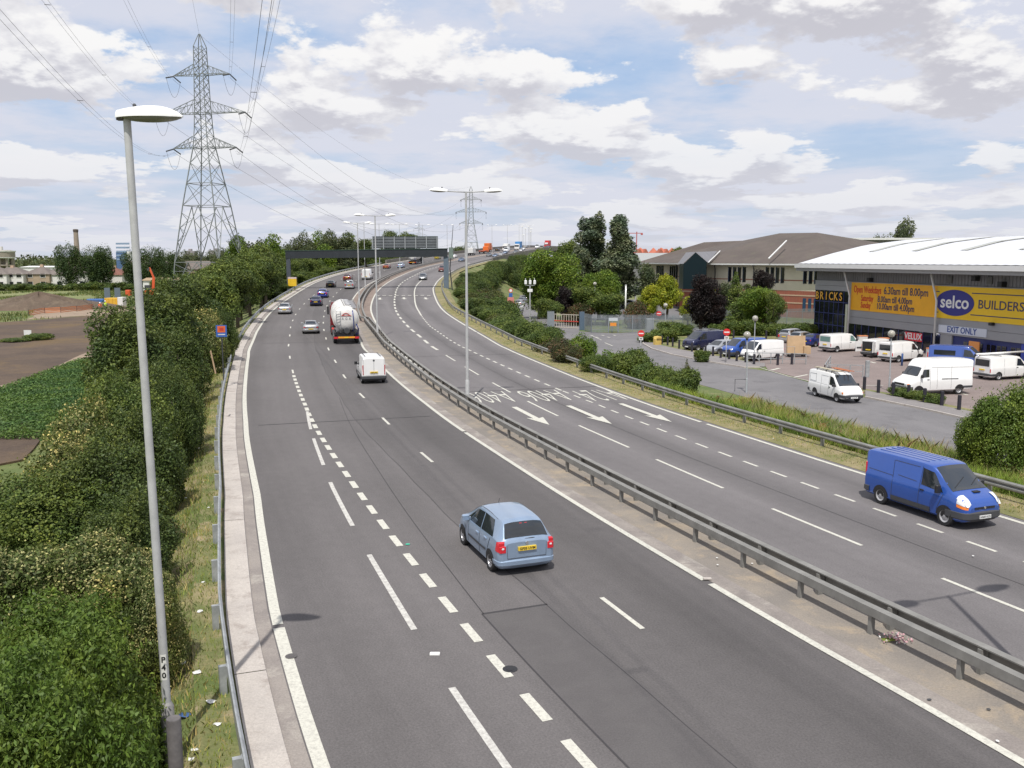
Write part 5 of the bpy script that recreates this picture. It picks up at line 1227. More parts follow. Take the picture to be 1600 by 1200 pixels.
# ---- kinds
def hatch(L=3.83, Wd=.838, H=1.525):
    k = L / 3.83; h = H / 1.525; w_ = Wd
    st = [(-1.905, .30, .70, .80, .96, .58), (-1.88, .27, .765, .90, 1.02, .64), (-1.80, .22, .815, .97, 1.13, .645), (-1.66, .20, .832, .99, 1.33, .615), (-1.53, .19, .838, .995, 1.445, .585), (-1.36, .18, .838, .99, 1.495, .575), (-.9, .18, .838, .975, 1.515, .585), (-.3, .18, .838, .95, 1.525, .595), (.15, .18, .838, .93, 1.50, .595), (.40, .18, .838, .92, 1.42, .585), (.80, .19, .836, .905, 1.20, .63), (1.17, .20, .83, .87, 1.00, .69), (1.5, .23, .80, .77, .89, .66), (1.76, .27, .73, .66, .76, .58), (1.87, .31, .64, .58, .66, .50), (1.915, .36, .54, .52, .58, .42)]
    return [(x * k, zl, w * w_ / .838, zb * h, zt * h, wr * w_ / .838) for x, zl, w, zb, zt, wr in st]
JAZZ = dict(st=hatch(), wx=(-1.27, 1.18), r=.298, side=[((-.36, .985), (.62, .955), (.22, 1.385), (-.30, 1.425)), ((-1.36, 1.02), (-.42, .985), (-.36, 1.43), (-1.05, 1.41)), ((.66, .95), (.93, .945), (.36, 1.35), (.30, 1.37))],
    ws=(1.13, .36, .66, .53), rw=(-1.835, -1.56, .63, .53), bf=(.20, .52, .45, .02), br=(.20, .50, .42, .010), bm=None,
    lamp_side=[((-1.90, .71), (-1.70, .73), (-1.72, .98), (-1.88, 1.02), M_RED, 'tail_lamp')], lights=[(-1.922, -1.78, .585, .785, .70, .90, M_RED, 'tail_lamp'), (-1.90, -1.78, .62, .782, .895, 1.0, M_RED, 'tail_lamp'), (-1.93, -1.85, .64, .74, .80, .86, M_CLEAR, 'reversing_lamp'), (1.60, 1.84, .42, .66, .62, .76, M_CLEAR, 'headlight')],
    plz=(.42, .78), plate='GF05 UVM', platef='GF05 UVM', mirror=(.66, .97), seams=[[(.66, .30), (.60, .93)], [(-.38, .28), (-.36, .97)], [(-1.02, .50), (-1.22, .95)], [(.92, .55), (.98, .90)]], strip=[[(.58, .52), (-.36, .52)], [(-.42, .52), (-.92, .53)]], handles=[(-.18, .82), (-.86, .86)], aerial=.35)
JAZZ.pop('bm')
def panelvan(L=4.78, w=.95, H=1.97, nose=1.0):
    a = L / 4.78; h = H / 1.97
    st = [(-2.39, .36, .88, 1.05, 1.86, .79), (-2.36, .31, .925, 1.08, 1.92, .82), (-2.25, .27, .945, 1.10, 1.95, .83), (-1.0, .25, .95, 1.12, 1.975, .835), (.35, .25, .95, 1.12, 1.98, .835), (.78, .25, .95, 1.12, 1.94, .80), (1.02, .25, .95, 1.12, 1.80, .76), (1.40, .25, .95, 1.10, 1.50, .78), (1.78, .25, .945, 1.07, 1.23, .86), (2.05, .26, .925, 1.0, 1.12, .84), (2.24, .28, .88, .92, 1.03, .78), (2.35, .32, .80, .82, .92, .70), (2.41, .37, .68, .72, .80, .60)]
    return [(x * a, zl, ww * w / .95, zb * h, zt * h, wr * w / .95) for x, zl, ww, zb, zt, wr in st]
TRAFIC = dict(st=panelvan(), wx=(-1.50, 1.58), r=.335, rim=M_HUB, side=[((.42, 1.20), (1.42, 1.12), (.92, 1.72), (.46, 1.80))], ws=(1.76, .88, .81, .70), wsg=M_GLASSL, bf=(.27, .66, .80, .015), br=(.28, .62, .30, .02), bm=M_DARK,
    lamp_top=[(2.00, 2.37, .60, .90, M_CLEAR, 'headlight')], lamp_side=[((2.04, .90), (2.38, .82), (2.38, .93), (2.04, 1.06), M_CLEAR, 'headlight'), ((2.06, .79), (2.385, .72), (2.38, .81), (2.04, .885), M_ORANGE, 'indicator')], lights=[ (-2.40, -2.33, .80, .90, .95, 1.45, M_RED, 'tail_lamp')], grille=(2.40, .46, .73, .80), plz=(.46, .60), platef='HN03 KCU', rearglass=[(-.70, -.08, 1.2, 1.7), (.08, .70, 1.2, 1.7)],
    mirror=(1.28, 1.13), mm=M_BLACK, mh=.26, seams=[[(.36, .36), (.36, 1.20), (.44, 1.84)], [(1.20, .50), (1.46, 1.08)], [(-.95, .45), (-.95, 1.15), (-.93, 1.80)], [(.30, 1.80), (-.90, 1.80)], [(-.70, 1.30), (.20, 1.26)], [(-.95, 1.22), (-2.20, 1.25)]], strip=[], sillm=(-.98, .92, .30, .50), handles=[(.50, 1.02)], hm=M_BLACK)
def mk(base, **k): d = dict(base); d.update(k); return d
SALOON_ST = [(-2.20, .32, .66, .74, .88, .62), (-2.15, .28, .78, .88, .97, .68), (-1.95, .24, .84, .92, 1.02, .70), (-1.62, .22, .86, .93, 1.05, .68), (-1.40, .21, .865, .93, 1.17, .62), (-1.02, .20, .87, .925, 1.36, .56), (-.7, .20, .87, .92, 1.41, .57), (-.1, .20, .87, .905, 1.425, .59), (.35, .20, .87, .895, 1.38, .58), (.70, .20, .87, .89, 1.20, .60), (1.12, .21, .865, .87, .98, .70), (1.65, .24, .83, .78, .86, .66), (2.02, .28, .74, .66, .74, .58), (2.15, .33, .60, .56, .62, .48)]
SALOON = dict(st=SALOON_ST, wx=(-1.30, 1.34), r=.31, side=[((-1.15, .965), (.82, .935), (.42, 1.30), (-.75, 1.34))], ws=(1.05, .42, .67, .54), rw=(-1.50, -1.08, .66, .52), bf=(.22, .50, .45, .02), br=(.24, .56, .42, .02), lights=[(-2.19, -2.08, .50, .76, .72, .86, M_RED, 'tail_lamp'), (1.88, 2.06, .44, .68, .60, .70, M_CLEAR, 'headlight')], plz=(.42, .66), mirror=(.80, .93), seams=[[(-.15, .3), (-.15, .92)], [(.85, .3), (.78, .9)]], handles=[(-.3, .78)])
COUPE = mk(SALOON, st=[(x * .90, zl, w, zb * .93, zt * (.93 if zt < 1.06 else .91), wr) for x, zl, w, zb, zt, wr in SALOON_ST], wx=(-1.18, 1.2), side=[((-.62, .90), (.74, .875), (.38, 1.18), (-.45, 1.21))], ws=(.95, .38, .67, .54), rw=(-1.34, -.72, .66, .50), lights=[(-1.98, -1.88, .50, .76, .66, .78, M_RED, 'tail_lamp'), (1.70, 1.87, .44, .68, .56, .64, M_CLEAR, 'headlight')], plz=(.42, .52), mirror=(.72, .87), seams=[[(-.6, .3), (-.6, .86)]], handles=[(-.3, .74)])
HATCH = mk(JAZZ, st=hatch(4.0, .85, 1.45), r=.30, wx=(-1.28, 1.25), side=[((-1.40, .96), (.75, .91), (.28, 1.30), (-1.12, 1.34))], ws=(1.18, .38, .67, .53), rw=(-1.91, -1.62, .63, .53), lights=[(-2.01, -1.91, .56, .73, .68, .95, M_RED, 'tail_lamp'), (1.68, 1.93, .42, .66, .58, .72, M_CLEAR, 'headlight')], lamp_side=[], plz=(.42, .78), plate=None, platef=None, mirror=(.70, .92), seams=[], strip=[], handles=[], aerial=None)
def estate_st(L=4.5, H=1.5): 
    k = L / 4.5; h = H / 1.5
    return [(x * k, zl, w, zb * h, zt * h, wr) for x, zl, w, zb, zt, wr in [(-2.24, .32, .72, .80, 1.0, .62), (-2.18, .27, .82, .93, 1.20, .62), (-2.02, .23, .86, .95, 1.40, .59), (-1.85, .21, .87, .95, 1.45, .58), (-1.0, .20, .88, .94, 1.49, .59), (0, .20, .88, .92, 1.50, .60), (.40, .20, .88, .91, 1.45, .59), (.78, .20, .88, .90, 1.24, .62), (1.18, .21, .875, .89, 1.01, .70), (1.7, .24, .84, .80, .88, .66), (2.08, .28, .74, .66, .74, .58), (2.22, .34, .58, .56, .62, .46)]]
ESTATE = mk(SALOON, st=estate_st(), wx=(-1.35, 1.38), side=[((-1.95, 1.0), (-1.0, .975), (-1.0, 1.40), (-1.78, 1.37)), ((-.92, .97), (.88, .94), (.46, 1.36), (-.92, 1.40))], ws=(1.12, .45, .68, .55), rw=(-2.15, -1.96, .66, .55), lights=[(-2.25, -2.12, .58, .78, .72, 1.0, M_RED, 'tail_lamp'), (1.92, 2.12, .44, .68, .62, .72, M_CLEAR, 'headlight')], plz=(.42, .78), mirror=(.86, .95))
KANGOO = mk(TRAFIC, lamp_top=[], lamp_side=[], st=[(x * .835, zl, w * .875, zb * .90, zt * .925, wr * .87) for x, zl, w, zb, zt, wr in panelvan()], wx=(-1.30, 1.30), r=.30, side=[((.25, 1.06), (1.10, 1.02), (.76, 1.58), (.30, 1.62))], ws=(1.44, .74, .70, .60), lights=[(1.62, 1.86, .50, .72, .72, .86, M_CLEAR, 'headlight'), (-2.01, -1.93, .70, .765, .62, 1.30, M_RED, 'tail_lamp')], grille=(1.88, .40, .64, .74), bf=(.25, .58, .5, .02), br=(.24, .58, .30, .035), plz=(.42, .80), plate='KV03 OJU', platef=None, rearglass=[], mirror=(1.02, 1.03), mh=.2, seams=[[(.2, .34), (.2, 1.62)]], sillm=(-1.0, 1.0, .27, .40), handles=[(.36, .95)], rear_doors=(.62, 1.66), rdw=.70, strip=[[(-1.7, .60), (1.3, .60)]])
# van spec helper
TRANSIT = mk(TRAFIC, lamp_top=[], lamp_side=[], st=panelvan(5.1, .97, 2.3), wx=(-1.55, 1.72), side=[((.46, 1.38), (1.52, 1.30), (1.02, 2.0), (.50, 2.08))], ws=(1.90, .95, .82, .70), lights=[(2.10, 2.38, .60, .84, .90, 1.08, M_CLEAR, 'headlight'), (-2.56, -2.48, .82, .90, .9, 1.5, M_RED, 'tail_lamp')], grille=(2.42, .45, .80, .92), bf=(.30, .66, .5, .02), br=(.30, .55, .2, .02), mirror=(1.42, 1.33), rearglass=[], seams=[[(.4, .4), (.4, 2.1)]], sillm=(-1.0, 1.1, .3, .42), rear_doors=(.55, 2.1), rdw=.80, plz=(.45, .75), platef=None, handles=[], strip=[])
HIACE_ST = [(-2.36, .38, .78, .98, 1.80, .70), (-2.32, .32, .83, 1.02, 1.88, .74), (-2.2, .28, .85, 1.04, 1.93, .755), (-1, .26, .86, 1.05, 1.97, .765), (.40, .26, .86, 1.05, 1.96, .765), (.72, .26, .86, 1.05, 1.90, .74), (1.05, .26, .86, 1.04, 1.66, .73), (1.42, .26, .86, 1.02, 1.36, .75), (1.75, .27, .85, .98, 1.12, .78), (2.05, .29, .82, .86, .98, .74), (2.27, .33, .76, .72, .82, .64), (2.36, .38, .66, .62, .68, .5)]
HIACE = mk(TRAFIC, lamp_top=[], lamp_side=[], st=HIACE_ST, wx=(-1.32, 1.55), r=.31, side=[((.52, 1.12), (1.42, 1.06), (.92, 1.66), (.56, 1.74))], ws=(1.70, .86, .74, .64), bf=(.30, .62, .50, .02), lights=[(2.02, 2.27, .50, .74, .68, .82, M_CLEAR, 'headlight'), (2.0, 2.24, .74, .80, .66, .80, M_ORANGE, 'indicator'), (-2.37, -2.29, .70, .80, .72, 1.05, M_RED, 'tail_lamp')], grille=(2.29, .40, .66, .74), mirror=(1.25, 1.08), mh=.18, rearglass=[(-.66, .66, 1.15, 1.66)], seams=[[(.46, .36), (.46, 1.74)], [(1.22, .45), (1.34, 1.0)], [(-.55, .4), (-.55, 1.72)], [(.4, 1.05), (-2.2, 1.08)], [(-1.25, 1.14), (-1.25, 1.68)], [(-1.2, 1.14), (-2.1, 1.16), (-2.1, 1.66), (-1.2, 1.68)], [(-.48, 1.68), (.35, 1.68)]], sillm=None, plz=(.42, .78), platef='V418 LPE', handles=[(.60, .95)], plo=0)
HIACE.pop('sillm')
FLATNOSE = mk(HIACE, st=[(x, zl, w, zb, zt, wr) for x, zl, w, zb, zt, wr in [(-2.3, .38, .78, .98, 1.78, .68), (-2.22, .30, .84, 1.02, 1.88, .73), (-1, .26, .85, 1.05, 1.93, .76), (.7, .26, .85, 1.05, 1.93, .76), (1.1, .26, .85, 1.05, 1.87, .73), (1.45, .26, .85, 1.03, 1.60, .73), (1.80, .27, .84, 1.0, 1.28, .76), (2.05, .29, .82, .92, 1.06, .74), (2.22, .33, .77, .78, .90, .66), (2.30, .38, .70, .66, .74, .56)]], wx=(-1.3, 1.35), side=[((.95, 1.15), (1.66, 1.12), (1.30, 1.62), (.97, 1.70)), ], ws=(1.98, 1.14, .74, .64), lights=[(2.0, 2.22, .50, .74, .74, .88, M_CLEAR, 'headlight'), (-2.31, -2.23, .70, .80, .72, 1.05, M_RED, 'tail_lamp')], grille=(2.25, .45, .52, .6), seams=[[(.88, .36), (.88, 1.74)], [(.8, 1.1), (-2.1, 1.12)]], mirror=(1.6, 1.12), platef=None)
LDV_ST = [(-2.80, .48, .90, 1.2, 2.45, .86), (-2.76, .42, .95, 1.25, 2.55, .90), (-2.6, .38, .97, 1.25, 2.60, .91), (-1, .36, .98, 1.28, 2.66, .92), (.5, .36, .98, 1.28, 2.66, .91), (1.05, .36, .98, 1.28, 2.58, .87), (1.38, .36, .98, 1.28, 2.30, .82), (1.55, .36, .97, 1.28, 2.02, .82), (1.98, .36, .96, 1.22, 1.40, .86), (2.35, .36, .95, 1.06, 1.22, .86), (2.66, .38, .92, .92, 1.06, .82), (2.76, .42, .88, .78, .88, .76)]
LDV = mk(TRAFIC, lamp_top=[], lamp_side=[], st=LDV_ST, wx=(-1.65, 1.80), r=.36, side=[((.95, 1.38), (1.62, 1.34), (1.42, 1.92), (.98, 1.96))], ws=(1.93, 1.52, .85, .76), bf=(.40, .72, .45, .03), br=(.42, .70, .9, .02), bm=M_DARK, lights=[(2.60, 2.79, .60, .86, .78, .93, M_CLEAR, 'headlight'), (2.55, 2.76, .84, .93, .80, .92, M_ORANGE, 'indicator'), (-2.81, -2.72, .8, .9, .9, 1.3, M_RED, 'tail_lamp')], grille=(2.745, .55, .78, .92), plz=(.52, .8), platef='R271 KGN', mirror=(1.62, 1.36), mh=.22, rearglass=[], seams=[[(.88, .5), (.88, 2.0)], [(1.74, .6), (1.70, 1.3)], [(-.9, .5), (-.9, 2.1)], [(.8, 2.08), (-2.7, 2.05)], [(.3, .5), (.3, 2.05)]], strip=[[(-1.5, 1.2), (-.1, 1.22)]], sillm=None, handles=[(1.05, 1.2)])
LDV.pop('sillm')
VWV = mk(TRAFIC, lamp_top=[], lamp_side=[], st=panelvan(4.75, .92, 1.94), side=[((.45, 1.16), (1.40, 1.10), (.95, 1.68), (.50, 1.76))], rearglass=[(-.70, .70, 1.15, 1.70)], bm=M_DARK, platef=None, lights=[(2.10, 2.33, .50, .80, .80, .95, M_CLEAR, 'headlight'), (-2.385, -2.33, .78, .87, .65, .95, M_RED, 'tail_lamp')], seams=[[(.36, .36), (.36, 1.76)], [(-.9, .4), (-.9, 1.74)]], sillm=None, br=(.28, .58, .9, .02), plz=(.42, .85), hm=M_BLACK)
VWV.pop('sillm')
def place(t, s, off, toward=False, dz=.0):
    yaw, g = RH(s); p = RP(s, off, dz); t.location = p
    t.rotation_euler = (0, -math.atan(g) * (1 if not toward else -1), yaw + (PI if toward else 0)); return t
def park(t, x, y, yaw, z=None): t.location = (x, y, GR + .03 if z is None else z); t.rotation_euler = (0, 0, yaw); return t
P_JAZZ = paint('pale_blue', (.31, .41, .55), .45, .32); P_BLUE = paint('bright_blue', (.024, .085, .36), .15, .28); P_SILVER = paint('silver', (.50, .51, .52), .7, .3); P_WHITE = M_WHITE
P_NAVY = paint('navy', (.008, .012, .055), .2, .25); P_DBLUE = paint('dark_blue', (.015, .03, .17), .3); P_BLACK = paint('black', (.012, .013, .014), .2); P_RED = paint('red_brown', (.13, .022, .014), .2); P_ORR = paint('orange_red', (.24, .045, .018), .2); P_GREY = paint('grey', (.14, .15, .16), .5); P_DGREEN = paint('dark_green', (.02, .045, .035), .3); P_SBLUE = paint('steel_blue', (.10, .15, .24), .5); P_ROYAL = paint('royal_blue', (.018, .035, .22), .2)
t, _ = car('hatchback', 'pale metallic blue hatchback driving away in the nearest lanes', 'car', JAZZ, P_JAZZ); place(t, 33.3, -5.62); t.scale = (1, 1, .965)
b_ = Body(JAZZ['st']); 
mb = MB(); mb.grid(lambda u, v: (-1.20 + 1.45 * u, .555 + .012 * (v - .5) * 2, b_.Tz(-1.20 + 1.45 * u, .56) + .006), 10, 1); mb.grid(lambda u, v: (-1.20 + 1.45 * u, -.555 + .012 * (v - .5) * 2, b_.Tz(-1.20 + 1.45 * u, .56) + .006), 10, 1); mb.build('roof_channel', M_DARK, t)
mb = MB(); mb.tube([(-1.86, .05, 1.035), (-1.875, -.16, 1.05), (-1.84, -.34, 1.02)], .012, 5); mb.build('rear_wiper', M_BLACK, t)
mb = MB(); mb.bbox(-1.615, -1.555, -.12, .12, 1.395, 1.42, .01); mb.build('brake_light', M_RED, t)
mb = MB(); mb.lathe([(.045, 0), (.045, .01)], 12, (-1.925, 0, .93), 'x'); mb.build('badge', M_CHROME, t)
mb = MB(); b2_ = b_
for sg in (1, -1): mb.bar((-1.913, sg * .555, .52), (-1.90, sg * .57, .93), .008); 
mb.bar((-1.914, -.555, .52), (-1.914, .555, .52), .01); mb.build('tailgate_gap', M_DARK, t)
# seats and headrests seen through the glass are suggested by pale shapes under it
t, _ = car('panel_van', 'bright blue panel van driving towards us in the outer oncoming lane', 'van', TRAFIC, P_BLUE); place(t, 32.2, 9.35, True); t.scale = (.90, .90, .93)
b_ = _; mb = MB(); mb.bbox(1.80, 1.98, -.05, .26, b_.Tz(1.9, .1) - .01, b_.Tz(1.9, .1) + .03, .01); mb.build('bonnet_scoop', M_BLACK, t)
mb = MB(); mb.lathe([(.05, 0), (.05, .02)], 4, (2.42, 0, .765), 'x'); mb.build('badge', M_CHROME, t)
mb = MB()
for y in (-.55, -.28, 0, .28, .55): mb.bar((-2.0, y, b_.Tz(-1, y) - .004), (.4, y, b_.Tz(.3, y) + .004), .05, .02)
mb.build('roof_rib', P_BLUE, t)
mb = MB(); mb.bar((1.66, -.62, b_.Tz(1.66, -.62) + .02), (1.35, .1, b_.Tz(1.35, .1) + .03), .02); mb.bar((1.62, .2, b_.Tz(1.62, .2) + .02), (1.38, .7, b_.Tz(1.38, .65) + .03), .02); mb.build('wiper', M_BLACK, t)
t, _ = car('small_van', 'small white van with black rear bumper following the tanker', 'van', KANGOO, P_WHITE); place(t, 71.2, -3.25)
mb = MB()
for y in (-.52, .52): mb.bar((-1.5, y, 1.84), (.6, y, 1.85), .035); 
mb.build('roof_bar', M_BLACK, t)
mb = MB(); mb.lathe([(.07, 0), (.07, .02)], 12, (-2.0, 0, 1.60), 'x'); mb.build('badge', M_DARK, t)
SAL0, _ = car('saloon_car', 'silver saloon car in the outer lane, farthest left of the traffic driving away', 'car', SALOON, P_SILVER); place(SAL0, 133.8, -9.7)
CO0, _ = car('coupe', 'silver sports coupe ahead of the hatchback in the middle lane', 'car', COUPE, P_SILVER); place(CO0, 107.3, -6.3)
c = copy_tree(SAL0, None, 'dark navy saloon car behind the bright blue hatchback'); remat(c, P_SILVER, P_NAVY); place(c, 147.2, -6.0)
HA0, _ = car('hatchback', 'royal blue hatchback driving away just ahead of the navy saloon', 'car', HATCH, P_ROYAL); place(HA0, 163.3, -5.9)
c = copy_tree(CO0, None, 'black low car driving away before the gantry'); remat(c, P_SILVER, P_BLACK); place(c, 189, -6.6)
ES0, _ = car('people_carrier', 'silver people carrier driving away beside the dark low car', 'car', mk(ESTATE, st=estate_st(4.4, 1.66), side=[((-1.9, 1.08), (-1.0, 1.06), (-1.0, 1.55), (-1.75, 1.52)), ((-.92, 1.05), (.86, 1.02), (.46, 1.50), (-.92, 1.55))]), P_SILVER); place(ES0, 184.3, -2.6)
c = copy_tree(HA0, None, 'red-brown hatchback driving away just before the far white van'); remat(c, P_ROYAL, P_RED); place(c, 208.5, -5.6)
TR0, _ = car('high_roof_van', 'tall white van driving away near the gantry', 'van', TRANSIT, P_WHITE); place(TR0, 213, -2.0)
c = copy_tree(CO0, None, 'orange-red car driving away under the gantry sign'); remat(c, P_SILVER, P_ORR); place(c, 266, -5.4)
c = copy_tree(HA0, None, 'pale silver hatchback beyond the gantry, right of the orange-red car'); remat(c, P_ROYAL, P_JAZZ); place(c, 271, -2.3)
c = copy_tree(HA0, None, 'dark grey hatchback coming towards us down the middle oncoming lane'); remat(c, P_ROYAL, P_GREY); place(c, 211, 12.0 - 1.4, True)
c = copy_tree(ES0, None, 'red car coming towards us behind the right gantry column'); remat(c, P_SILVER, P_RED); place(c, 248, 12.4, True)
c = copy_tree(SAL0, None, 'steel blue car coming down the slope right of the gantry'); remat(c, P_SILVER, P_SBLUE); place(c, 318, 8.0, True)
c = copy_tree(SAL0, None, 'small white car on the slope beyond the gantry'); remat(c, P_SILVER, P_WHITE); place(c, 352, -1.5)
c = copy_tree(SAL0, None, 'dark yellowish car just visible behind the gantry end'); remat(c, P_SILVER, paint('mustard', (.35, .30, .04))); place(c, 340, -5)
FAR = 'small vehicles climbing the far flyover'
for k, (s, o, pm, src, tw) in enumerate([(362, 12.5, P_SBLUE, HA0, True), (368, 9, P_GREY, SAL0, True), (378, 12, P_SILVER, SAL0, True), (402, 9, P_SBLUE, HA0, True), (410, 12, P_GREY, SAL0, True), (425, 5, P_WHITE, TR0, True), (440, 9, P_SILVER, HA0, True), (462, 6, P_WHITE, SAL0, True), (492, 8, P_WHITE, TR0, True), (505, 11, P_BLACK, SAL0, True), (520, 7, P_GREY, HA0, True), (448, -4, P_BLACK, SAL0, False), (530, -6, P_SILVER, SAL0, False)]):
    c = copy_tree(src, None, 'tiny distant vehicle on the flyover, one of a loose queue'); c['group'] = FAR
    old = {id(SAL0): P_SILVER, id(HA0): P_ROYAL, id(TR0): P_WHITE}[id(src)]
    if pm != old: remat(c, old, pm)
    place(c, s, o, tw)
# ---- lorries
def lorry_wheels(t, xs, y, r=.5, m=M_HUB):
    for x in xs:
        for sg in (1, -1): wheel_parts(t, x, sg * y, r, .32, m)
def tanker(label, s, off, cabm):
    t = thing('tanker_lorry', label, 'tanker lorry', (0, 0, 0))
    # barrel: rear at x=0, cab ahead
    TW = mat('tank_white', (.70, .69, .66), .55, 0, .16, 1.2)
    mb = MB(); st = [(-.16, .02), (-.14, .50), (-.06, .90), (.12, 1.10), (.35, 1.20), (1.2, 1.23), (4.5, 1.23), (7.9, 1.21), (9.0, 1.18), (9.5, 1.05), (9.7, .75), (9.76, .2)]; n = 28
    vs = []
    for x, r in st:
        zc_ = 2.42 if x < 6 else 2.42 + (x - 6) * .05; ry = r; 
        for k in range(n): a = 2 * PI * k / n; vs.append((x, ry * math.cos(a), zc_ + r * (1.03 if math.sin(a) < 0 else .98) * math.sin(a)))
    mb.add(vs, [(i * n + k, i * n + (k + 1) % n, (i + 1) * n + (k + 1) % n, (i + 1) * n + k) for i in range(len(st) - 1) for k in range(n)] + [tuple(range(n)), tuple(range((len(st) - 1) * n, len(st) * n))[::-1]]); tk = mb.build('tank', TW, t, True, ang=50)
    mb = MB()
    for x in (.4, 2.7, 5.0, 7.3): mb.lathe([(1.245, -.03), (1.245, .03)], 28, (x, 0, 2.42), 'x')
    mb.build('tank_band', TW, tk, True, ang=30)
    mb = MB(); 
    for x in (1.6, 3.6, 5.6, 7.6): mb.lathe([(.30, 0), (.30, .12), (.25, .16)], 16, (x, -.30, 3.62))
    mb.build('manhole', mat('hatch_grey', (.45, .45, .46), .5, .3), tk)
    mb = MB(); mb.bar((.3, -.80, 3.42), (9.2, -.80, 3.55), .5, .03); mb.bar((.3, .12, 3.66), (9.2, .12, 3.78), .05, .05)
    for k in range(8): mb.bar((.5 + k * 1.2, -1.04, 3.40), (.5 + k * 1.2, -1.04, 3.70), .03)
    mb.bar((.5, -1.04, 3.70), (8.9, -1.04, 3.78), .035); mb.build('walkway', mat('walk_grey', (.25, .25, .26), .6, .3), tk)
    mb = MB()
    for y in (.52, .92): mb.bar((-.22, y, .95), (-.18, y, 3.2), .04)
    for k in range(9): mb.bar((-.21, .52, 1.05 + k * .26), (-.21, .92, 1.05 + k * .26), .03)
    mb.build('ladder', M_CHROME, tk)
    mb = MB()
    for a in np.linspace(.22 * PI, .78 * PI, 9)[:-1]:
        a2 = a + .56 * PI / 8; mb.bar((-.175, .78 * math.cos(a) * .6, 2.35 + .62 * math.sin(a)), (-.175, .78 * math.cos(a2) * .6, 2.35 + .62 * math.sin(a2)), .05)
    mb.bar((-.18, -.5, 2.74), (-.18, .45, 2.74), .045); mb.build('tank_lettering_red', M_REDM, tk)
    text('tank_lettering', 'A G A', .34, M_GALV, tk, Matrix.Translation((-.178, -.03, 2.45)) @ Matrix.Rotation(-PI / 2, 4, 'Z') @ Matrix.Rotation(PI / 2, 4, 'X'), .004)
    mb = MB(); mb.tube([(-.2, -.62, 3.25), (-.32, -.70, 2.4), (-.34, -.72, 1.6), (-.3, -.6, 1.2)], .05, 8); mb.tube([(-.35, -.95, 1.95), (-.55, -1.12, 1.5), (-.45, -1.1, 1.05), (-.2, -.9, .95)], .07, 8); mb.build('hose', P_DBLUE, t, True)
    mb = MB(); 
    rn = random.Random(4)
    for k in range(9): y = -.9 + k * .22; mb.tube([(-.1, y, 1.3), (-.32, y + rn.uniform(-.1, .1), 1.25 + rn.uniform(-.1, .25)), (-.28, y + rn.uniform(-.2, .2), 1.0)], .035, 6)
    mb.lathe([(.26, 0), (.30, .1), (.18, .3)], 14, (-.52, -.05, 1.32), 'x'); mb.lathe([(.12, 0), (.12, .2)], 10, (-.4, .6, 1.35), 'x'); mb.build('discharge_pipework', M_DARK, t, True, ang=40)
    mb = MB()
    for y in (-.45, .45): mb.box(-.1, 9.6, y - .08, y + .08, .95, 1.2)
    mb.box(-.25, .3, -1.15, 1.15, .92, 1.12); mb.box(-.35, -.2, -1.2, 1.2, .55, .75); mb.build('chassis', M_BLACK, t)
    mb = MB(); mb.box(-.39, -.352, -.78, .78, .60, .76); mb.build('marker_board', mat('marker_amber', (.85, .34, .03), .4), t)
    for sg in (1, -1): a, c_ = sorted((sg * .79, sg * 1.2)); mb = MB(); mb.bbox(-.40, -.352, a, c_, .56, .74, .01); mb.build('tail_lamp', M_RED, t)
    mb = MB(); mb.box(-.395, -.391, -.18, .18, .62, .73); mb.build('number_plate', M_PLY, t)
    for x in (.9, 2.2, 3.5):
        for sg in (1, -1): a, c_ = sorted((sg * .86, sg * 1.24)); mb = MB(); mb.grid(lambda u, v: (x + .6 * math.cos(PI * u), a + (c_ - a) * v, .50 + .58 * math.sin(PI * u)), 10, 1); mb.build('mudguard', M_DARK, t, True)
    lorry_wheels(t, (.9, 2.2, 3.5, 9.0, 11.6), 1.04)
    for sg in (1, -1): a, c_ = sorted((sg * .95, sg * 1.2)); mb = MB(); mb.bbox(5.0, 6.6, a, c_, .5, 1.0, .04); mb.build('side_locker', M_REDM if sg > 0 else M_DARK, t)
    # tractor cab
    mb = MB(); mb.bbox(9.95, 12.3, -1.22, 1.22, .75, 3.0, .10); cb = mb.build('cab', cabm, t)
    mb = MB(); mb.add([(10.1, -1.1, 2.98), (12.0, -1.1, 2.98), (12.0, 1.1, 2.98), (10.1, 1.1, 2.98), (10.1, -1.05, 3.35), (10.9, -1.05, 3.35), (10.9, 1.05, 3.35), (10.1, 1.05, 3.35)], [(0, 1, 5, 4), (3, 7, 6, 2), (1, 2, 6, 5), (4, 5, 6, 7), (0, 4, 7, 3)]); mb.build('air_deflector', cabm, cb)
    mb = MB(); mb.box(12.305, 12.33, -1.05, 1.05, 1.9, 2.8); mb.build('windscreen', M_GLASSL, cb)
    for sg in (1, -1):
        a, c_ = sorted((sg * 1.222, sg * 1.24)); mb = MB(); mb.box(11.2, 12.1, a, c_, 1.9, 2.7); mb.build('side_window', M_GLASS, cb)
        a, c_ = sorted((sg * 1.30, sg * 1.48)); mb = MB(); mb.box(12.0, 12.1, a, c_, 1.9, 2.75); a, c_ = sorted((sg * 1.2, sg * 1.35)); mb.box(12.03, 12.07, a, c_, 2.7, 2.74); mb.build('wing_mirror', M_BLACK, cb)
    mb = MB(); mb.box(12.305, 12.42, -1.2, 1.2, .45, .85); mb.build('front_bumper', M_DARK, t)
    return place(t, s, off)
tanker('white bulk tanker lorry with red cab and amber rear marker board', 95.2, -3.05, paint('cab_red', (.22, .02, .025)))
tk2 = tanker('farther tanker lorry with white barrel just beyond the gantry', 293, -3.4, P_GREY)
